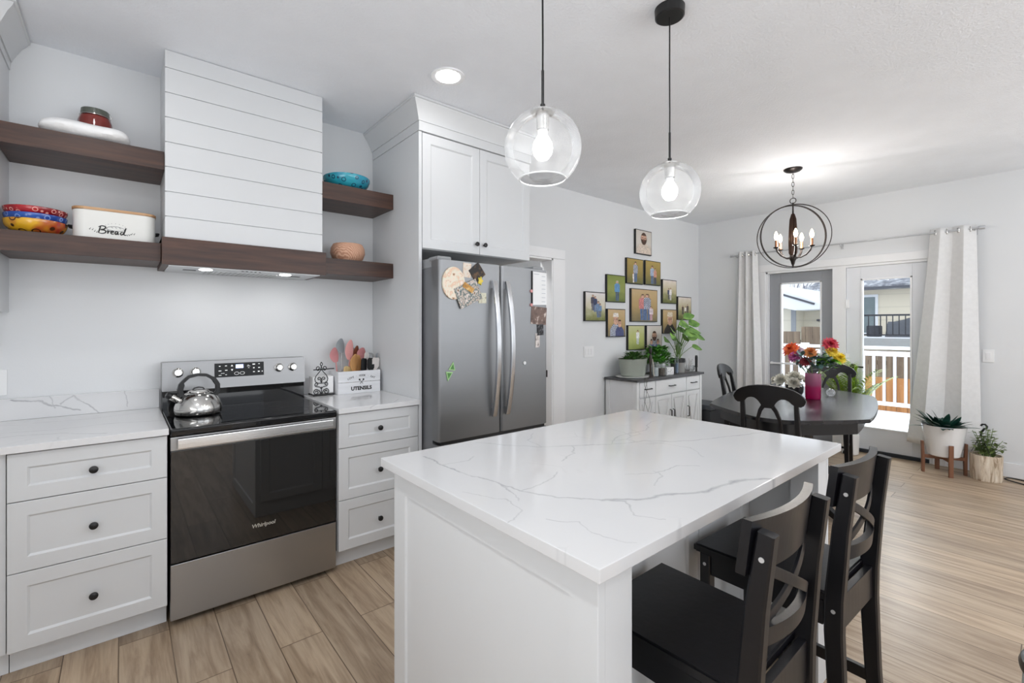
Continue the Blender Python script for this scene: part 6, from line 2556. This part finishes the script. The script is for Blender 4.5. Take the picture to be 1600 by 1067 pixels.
for k in range(2):
    a = radians(45 + 90 * k - 20)
    mb = MB()
    mb.bar((0.14 * cos(a), 0.14 * sin(a), 0.148 - 0.0), (-0.14 * cos(a), -0.14 * sin(a), 0.148), 0.03, 0.030, side=(-sin(a), cos(a), 0), bevel=0.002)
    mb.build('cross_bar', REDW, t, world=False)

t = thing('potted_plant', 'trailing plant with a black hook in a pale log textured pot', 'potted plant', (5.835, -2.112, 0))
m, nt, b = new_mat('log_texture')
wv = noise_tex(nt, mapped(nt, (30, 30, 3.2)), 1.0, 5, 0.6, 1.2)
nt.links.new(ramp(nt, wv.outputs['Fac'], [(0.36, S(150, 128, 104)), (0.5, S(210, 194, 172)), (0.7, S(232, 222, 206))]), b.inputs['Base Color'])
b.inputs['Roughness'].default_value = 0.8
bump(nt, b, wv.outputs['Fac'], 0.7, 0.01)
mb = MB()
rings = []
for (r, z) in ((0.098, 0.001), (0.102, 0.02), (0.104, 0.12), (0.106, 0.215), (0.104, 0.225), (0.095, 0.225), (0.092, 0.20)):
    rings.append([mb.v((r * (1 + 0.03 * sin(5 * 2 * pi * j / 48) + 0.02 * sin(9 * 2 * pi * j / 48 + 1)) * cos(2 * pi * j / 48), r * (1 + 0.03 * sin(5 * 2 * pi * j / 48)) * sin(2 * pi * j / 48), z)) for j in range(48)])
mb._skin(rings)
mb.build('pot', m, t, world=False)
mb = MB()
rp = random.Random(17)
mst = MB()
for i in range(26):
    a = rp.uniform(0, 2 * pi)
    h = rp.uniform(0.06, 0.26)
    rr = rp.uniform(0.02, 0.11)
    p1 = Vector((rr * cos(a), rr * sin(a), 0.225 + h))
    mst.tube([(0.3 * p1.x, 0.3 * p1.y, 0.21), (0.7 * p1.x, 0.7 * p1.y, 0.215 + h * 0.7), tuple(p1)], 0.002, 5)
    for k in range(9):
        u = 0.2 + 0.8 * k / 8
        q = Vector((p1.x * (0.3 + 0.7 * u), p1.y * (0.3 + 0.7 * u), 0.215 + h * u))
        an = rp.uniform(0, 2 * pi)
        mb.leaf(q, (cos(an), sin(an), rp.uniform(-0.4, 0.6)), (0, 0, 1), rp.uniform(0.038, 0.06), rp.uniform(0.022, 0.034), 0.3, 3)
mb.build('leaves', leaf_mat('creeper_leaf', S(52, 70, 34), S(130, 146, 84)), t, world=False)
mst.build('stems', STEM, t, world=False)
mb = MB()
hk = [(-0.0, 0.0, 0.385), (0.0, -0.012, 0.41), (0.0, -0.03, 0.455), (0.0, -0.034, 0.475), (0.0, -0.022, 0.492), (0.0, -0.004, 0.49), (0, 0.004, 0.475)]
mb.tube([(0, 0.035, 0.385 - 0.0), (0, 0.030, 0.42), (0, 0.012, 0.455)] + [(0, y + 0.03, z) for _, y, z in hk[2:]], 0.008, 8)
hk_ = mb.build('hook', BLACKPLASTIC, t, world=False)
mb = MB()
mb.tube([(0, 0.036, 0.39), (0.0, 0.095, 0.235)], 0.002, 5)
mb.tube([(0, 0.036, 0.39), (0.085, -0.03, 0.235)], 0.002, 5)
mb.tube([(0, 0.036, 0.39), (-0.085, -0.03, 0.235)], 0.002, 5)
mb.build('hanger_wire', BLACKPLASTIC, t, world=False)

# palm in a white pot behind the chair
t = thing('potted_plant', 'feathery light green palm in a small white pot by the patio door', 'potted plant', (5.90, -1.10, 0))
mb = MB()
mb.lathe([(0.001, 0.001), (0.064, 0.001), (0.074, 0.012), (0.080, 0.21), (0.076, 0.22), (0.068, 0.22), (0.066, 0.19), (0.001, 0.185)], (0, 0, 0), 36)
mb.build('pot', WHITECER, t, world=False)
ml, ms = MB(), MB()
rp = random.Random(23)
for i in range(22):
    a = 2 * pi * i / 22 + rp.uniform(-.2, .2)
    reach = rp.uniform(0.16, 0.42) * (0.25 if cos(a) > 0.2 else 1.0)
    hgt = rp.uniform(0.66, 1.02)
    pts = []
    for k in range(12):
        u = k / 11
        pts.append(Vector((reach * u ** 1.6 * cos(a), reach * u ** 1.6 * sin(a), 0.19 + hgt * (u - 0.22 * u ** 3))))
    ms.tube([tuple(p) for p in pts], [0.004 * (1 - 0.7 * k / 11) for k in range(12)], 5)
    for k in range(4, 12):
        tg = (pts[k] - pts[k - 1]).normalized()
        sd = tg.cross(Vector((0, 0, 1)))
        if sd.length < 1e-3:
            sd = Vector((1, 0, 0))
        sd.normalize()
        for s in (-1, 1):
            for f_ in (0.0, 0.5):
                b_ = pts[k - 1].lerp(pts[k], f_)
                ml.leaf(b_, sd * s + tg * 0.9, (0, 0, 1), 0.17 * (1 - 0.4 * abs(k - 7) / 6), 0.022, 0.35, 3)
ml.build('fronds', LY, t, world=False)
ms.build('stems', STEM, t, world=False)

# cord on the floor at the baseboard
mb = MB()
pts = [(5.93, -2.75, 0.006), (5.96, -2.5, 0.006), (6.02, -2.33, 0.006), (6.045, -2.25, 0.006), (6.0, -2.215, 0.006), (5.94, -2.24, 0.006), (5.87, -2.35, 0.006), (5.84, -2.5, 0.006), (5.83, -2.8, 0.006)]
sp = []
for i in range(len(pts) - 1):
    p0, p1, p2, p3 = pts[max(i - 1, 0)], pts[i], pts[i + 1], pts[min(i + 2, len(pts) - 1)]
    for k in range(6):
        u = k / 6
        sp.append(tuple(0.5 * (2 * p1[j] + (p2[j] - p0[j]) * u + (2 * p0[j] - 5 * p1[j] + 4 * p2[j] - p3[j]) * u * u + (3 * p1[j] - p0[j] - 3 * p2[j] + p3[j]) * u ** 3) for j in range(3)))
mb.tube(sp, 0.005, 8)
tag(mb.build('power_cord', BLACKPLASTIC), 'thin black cord looping on the floor by the baseboard', 'cord')

# low round stool just entering the frame
t = thing('low_stool', 'low round black topped stool with pale legs at the picture edge', 'stool', (1.97, -2.637, 0))
PALEL = paint('pale_grey_metal', S(176, 182, 182), 0.4)
mb = MB()
mb.lathe([(0.001, 0.335), (0.158, 0.335), (0.168, 0.343), (0.170, 0.356), (0.165, 0.370), (0.150, 0.378), (0.001, 0.380)], (0, 0, 0), 48)
mb.build('seat', BLACKPLASTIC, t, world=False)
for k in range(4):
    a = radians(95 + 90 * k)
    mb = MB()
    mb.tube([(0.148 * cos(a), 0.148 * sin(a), 0.336), (0.162 * cos(a), 0.162 * sin(a), 0.001)], 0.013, 12)
    mb.build('leg', PALEL, t, world=False)
mb = MB()
mb.tube([(0.150 * cos(a * pi / 20), 0.150 * sin(a * pi / 20), 0.12) for a in range(40)], 0.008, 8, closed=True)
mb.build('foot_ring', PALEL, t, world=False)

# ================================================================ in the small room through the doorway
t = thing('laundry_basket', 'white basket of grey linen seen through the doorway beside the fridge', 'basket', (3.55, 1.35, 0))
mb = MB()
mb.lathe([(0.001, 0.001), (0.2, 0.001), (0.25, 0.5), (0.24, 0.5), (0.19, 0.02), (0.001, 0.015)], (0, 0, 0), 28)
mb.build('basket', WHITEPL, t, world=False)
mb = MB()
mb.sphere((0, 0, 0.52), 0.22, 24, 12, (1, 1, 0.75))
o = mb.build('folded_blanket', paint('grey_blue_linen', S(130, 142, 156), 0.85, var=0.25, vscale=8, bumpy=0.6, bscale=14))
o.location = (3.55, 1.35, 0.0)
tag(o, 'bundled grey blanket on the white basket through the doorway', 'blanket')
struct(MB().box(XF - 1.9, YW + 2.28, 0.9, XF - 1.7, YW + 2.299, 2.1).build('window_1', TRIM))

# ================================================================ outdoors: snowy deck, fences and the neighbours
SNOW = paint('snow', S(240, 243, 248), 0.8, var=0.02, vscale=3, bumpy=0.3, bscale=10)
VINYL = paint('white_vinyl_rail', S(230, 233, 238), 0.4)


def siding(name, c, axis_z=9.0):
    m, nt, b = new_mat(name)
    wv = N(nt, 'ShaderNodeTexWave', wave_type='BANDS', bands_direction='Z', wave_profile='SAW')
    wv.inputs['Scale'].default_value = axis_z / 2
    nt.links.new(obj_coord(nt), wv.inputs['Vector'])
    lo = tuple(x * 0.86 for x in c[:3]) + (1,)
    nt.links.new(ramp(nt, wv.outputs['Fac'], [(0.0, lo), (0.15, c), (1.0, c)]), b.inputs['Base Color'])
    b.inputs['Roughness'].default_value = 0.6
    return m


BEIGE = siding('beige_siding', S(224, 214, 194), 1.6)
SHING = speckle('snowy_shingles', [S(104, 106, 114), S(150, 152, 160), S(222, 225, 230)], 5, 0.9)
FENCEW = wood('weathered_fence', S(112, 96, 82), S(146, 128, 108), 'Z', 0.35, 0.8)
FENCEO = wood('new_cedar_fence', S(166, 112, 66), S(196, 140, 88), 'Z', 0.35, 0.8)
FASC = paint('dark_fascia', S(86, 88, 96), 0.6)

mb = MB()
mb.box(XF + 0.14, -4.2, -0.25, 8.75, 3.2, 0.10)
o = mb.build('snow_on_deck', SNOW, smooth=False)
tag(o, kind='structure')
mb = MB()
mb.box(8.75, -40, -1.6, 60, 40, -1.2)
tag(mb.build('ground', SNOW, smooth=False), kind='structure')

t = thing('deck_railing', 'white vinyl railing along the snowy deck edge', 'railing', (8.6, -0.5, 0.1))
mb = MB()
mb.box(8.56, -4.1, 1.03, 8.64, 3.1, 1.075, 0.004)
mb.box(8.575, -4.1, 0.93, 8.625, 3.1, 1.0, 0.003)
mb.build('top_rail', VINYL, t)
mb = MB()
mb.box(8.575, -4.1, 0.20, 8.625, 3.1, 0.255, 0.003)
mb.build('bottom_rail', VINYL, t)
for i in range(54):
    y = 2.92 - i * 0.122
    mb = MB()
    mb.box(8.585, y - 0.015, 0.2555, 8.615, y + 0.015, 0.9295)
    mb.build('baluster', VINYL, t)
for y in (3.05, 1.6, -0.02 + 0.18, -1.75, -3.6):
    mb = MB()
    mb.box(8.55, y - 0.05, 0.1005, 8.65, y + 0.05, 1.1, 0.004)
    mb.build('post', VINYL, t)


def board_fence(label, x, y0, y1, z0, z1, mat, capm=None):
    t = thing('board_fence', label, 'fence', (x, (y0 + y1) / 2, z0))
    mb = MB()
    y = y0
    while y < y1 - 0.01:
        mb.box(x, y + 0.004, z0, x + 0.02, min(y + 0.146, y1), z1)
        y += 0.15
    mb.build('boards', mat, t)
    mb = MB()
    mb.box(x + 0.021, y0, z0 + 0.2, x + 0.06, y1, z0 + 0.29)
    mb.box(x + 0.021, y0, z1 - 0.3, x + 0.06, y1, z1 - 0.21)
    mb.build('fence_rail', mat, t)
    return t


board_fence('orange cedar board fence low behind the white railing', 10.6, -3.5, 0.55, -1.2, 0.44, FENCEO)
board_fence('weathered grey brown fence behind the cedar fence', 12.2, -5.0, 0.95, -1.2, 0.86, FENCEW)
board_fence('weathered brown fence beside the snowy garage, lower part', 13.0, 1.63, 4.4, -1.2, 1.24, FENCEW)
board_fence('weathered brown fence nearer the house gap, taller part', 13.05, 1.08, 1.62, -1.2, 1.36, FENCEW)

# neighbour's raised deck with covered furniture
t = thing('neighbour_deck', 'raised neighbour deck with black picket railing behind the white railing', 'deck', (15.5, -0.5, 0.85))
mb = MB()
mb.box(15.0, -5, 0.86, 17.9, 1.05, 1.06)
mb.build('platform', paint('deck_fascia', S(176, 178, 178), 0.6), t)
mb = MB()
mb.box(15.0, -5, 1.061, 17.9, 1.05, 1.09)
mb.build('snow', SNOW, t)
DKR = paint('dark_rail_metal', S(44, 46, 54), 0.4)
mb = MB()
mb.box(15.06, -5, 1.635, 15.12, 1.0, 1.68)
mb.box(15.07, -5, 1.13, 15.11, 1.0, 1.165)
mb.build('rail', DKR, t)
for i in range(48):
    y = 0.96 - i * 0.123
    mb = MB()
    mb.box(15.08, y - 0.010, 1.166, 15.10, y + 0.010, 1.634)
    mb.build('picket', DKR, t)
TARP = paint('grey_tarp', S(92, 96, 104), 0.6, var=0.15, vscale=2, bumpy=0.4, bscale=4)
t = thing('covered_furniture', 'large grey covered furniture with snow on the neighbour deck', 'covered furniture', (15.85, -0.28, 1.0905))
mb = MB()


def tarp(u, v):
    y = -0.85 + 1.5 * u + 0.10 * (1 - v) * (u - 0.5)
    z = 0.0 + (0.46 + 0.10 * sin(3.2 * u + 0.3) - 0.05 * sin(9 * u)) * min(1, 2.2 * min(v, 1 - v) * 2)
    x = -0.55 + 1.1 * v
    return (x, y, z)


mb.grid(tarp, 30, 20)
mb.build('cover', TARP, t, world=False)
mb = MB()


def tsnow(u, v):
    p = tarp(0.08 + 0.86 * u, 0.3 + 0.4 * v)
    return (p[0], p[1], p[2] + 0.012 + 0.045 * sin(pi * u) * sin(pi * v) * (0.6 + 0.4 * sin(14 * u)))


mb.grid(tsnow, 30, 8)
mb.build('snow', SNOW, t, world=False)
mb = MB()
mb.box(-0.18, -0.14, 0, 0.18, 0.14, 0.30, 0.03)
o = mb.build('deck_box', paint('dark_deck_box', S(60, 62, 70), 0.6))
o.location = (15.7, 0.72, 1.0905)
tag(o, 'small dark box on the neighbour deck beside the covered furniture', 'box')

# house behind that deck
t = thing('neighbour_house', 'beige sided house with snowy roof behind the raised deck', 'house', (20, -1, -1.2))
mb = MB()
mb.box(18.0, -7, -1.2, 24, 1.72, 2.6)
mb.build('wall', BEIGE, t)
mb = MB()
mb.M = Matrix(((1, 0, 0, 0), (0, 0, 1, 0), (0, 1, 0, 0), (0, 0, 0, 1)))
mb.prism([(17.55, 2.50), (17.55, 2.62), (21, 4.0), (24.5, 2.62), (24.5, 2.50)], -7.4, 1.88)
mb.build('roof', SHING, t)
mb = MB()
mb.box(17.5, -7.4, 2.50, 17.56, 1.88, 2.57)
mb.build('eaves_fascia', FASC, t)
mb = MB()
mb.box(17.96, 1.10, 1.10, 17.999, 1.55, 2.36)
wf = mb.build('window_frame', VINYL, t)
mb = MB()
mb.box(17.95, 1.17, 1.17, 17.959, 1.48, 2.28)
mb.build('window_pane', paint('dull_window', S(112, 126, 130), 0.1, var=0.15, vscale=2), wf)
mb = MB()
mb.cyl((19.0, 0.95, 3.1), (19.0, 0.95, 3.55), 0.09, None, 12)
mb.build('vent_pipe', FASC, t)

# garage with snowy roof seen through the left panel
t = thing('garage', 'pale sided garage with a thick snow covered roof', 'garage', (18.5, 3.2, -1.2))
mb = MB()
mb.box(17.0, 3.05, -1.2, 21, 6.2, 1.98)
mb.box(17.8, 2.05, -1.2, 21, 3.05, 1.88)
mb.build('wall', siding('cream_siding', S(222, 216, 200), 1.6), t)
mb = MB()
mb.box(16.97, 3.02, -1.2, 17.01, 3.16, 1.98)
mb.build('corner_board', paint('grey_corner_board', S(150, 154, 160), 0.6), t)
mb = MB()
mb.M = Matrix(((0, 0, 1, 0), (1, 0, 0, 0), (0, 1, 0, 0), (0, 0, 0, 1)))
mb.prism([(6.6, 1.96), (6.6, 2.08), (4.3, 2.86), (3.35, 2.62), (2.2, 2.06), (2.2, 1.90), (2.9, 1.88), (3.2, 1.96)], 16.5, 17.6)
mb.prism([(3.4, 2.55), (3.3, 2.70), (2.3, 2.22), (1.95, 2.10), (1.95, 1.9), (2.3, 1.90)], 17.3, 21)
mb.build('snowy_roof', SNOW, t)
mb = MB()
mb.bar((16.49, 3.30, 2.42), (16.49, 2.35, 2.06), 0.06, 0.03, side=(0, 0, 1), bevel=0)
mb.build('shingle_strip', FASC, t)
mb = MB()
mb.box(17.7, 2.12, 1.54, 17.799, 2.65, 1.60)
mb.build('garage_lamp', FASC, t)

# another roof peeking over
t = thing('distant_house', 'distant house with dark snowy hip roof beyond the garage', 'house', (27, 3.9, -1.2))
mb = MB()
mb.box(25.5, 2.6, -1.2, 30, 5.1, 2.99)
mb.build('wall', BEIGE, t)
mb = MB()
v = [mb.v(p) for p in ((25.0, 2.2, 3.0), (25.0, 5.5, 3.0), (30.5, 5.5, 3.0), (30.5, 2.2, 3.0), (26.8, 3.9, 4.4), (28.6, 3.9, 4.4))]
for q in ((0, 1, 4), (1, 2, 5, 4), (2, 3, 5), (3, 0, 4, 5), (0, 3, 2, 1)):
    mb.f([v[i] for i in q])
mb.build('roof', SHING, t)

# bare trees
TW = paint('bare_bark', S(150, 150, 160), 0.9, var=0.2)
for ti, (tx, ty, lab) in enumerate(((31.0, 7.6, 'bare winter tree above the garage roof, nearer the curtain'), (38.0, 6.6, 'bare winter tree above the garage roof, beside the distant roof'))):
    r = random.Random(40 + ti)
    mb = MB()

    def branch(p, d, l, rad, depth):
        e = p + d * l
        mid = p + d * l * 0.5 + Vector((r.uniform(-.05, .05), r.uniform(-.05, .05), 0)) * l
        mb.tube([tuple(p), tuple(mid), tuple(e)], [rad, rad * 0.8, rad * 0.6], 5)
        if depth:
            for k in range(3):
                nd = (d + Vector((r.uniform(-.6, .6), r.uniform(-.6, .6), r.uniform(-.1, .5)))).normalized()
                branch(p + d * l * r.uniform(0.5, 1.0), nd, l * 0.66, rad * 0.5, depth - 1)
    branch(Vector((tx, ty, -1.2)), Vector((0.02, 0.03, 1)).normalized(), 3.2, 0.12, 5)
    tag(mb.build('bare_tree', TW), lab, 'tree', 'bare trees beyond the garage')
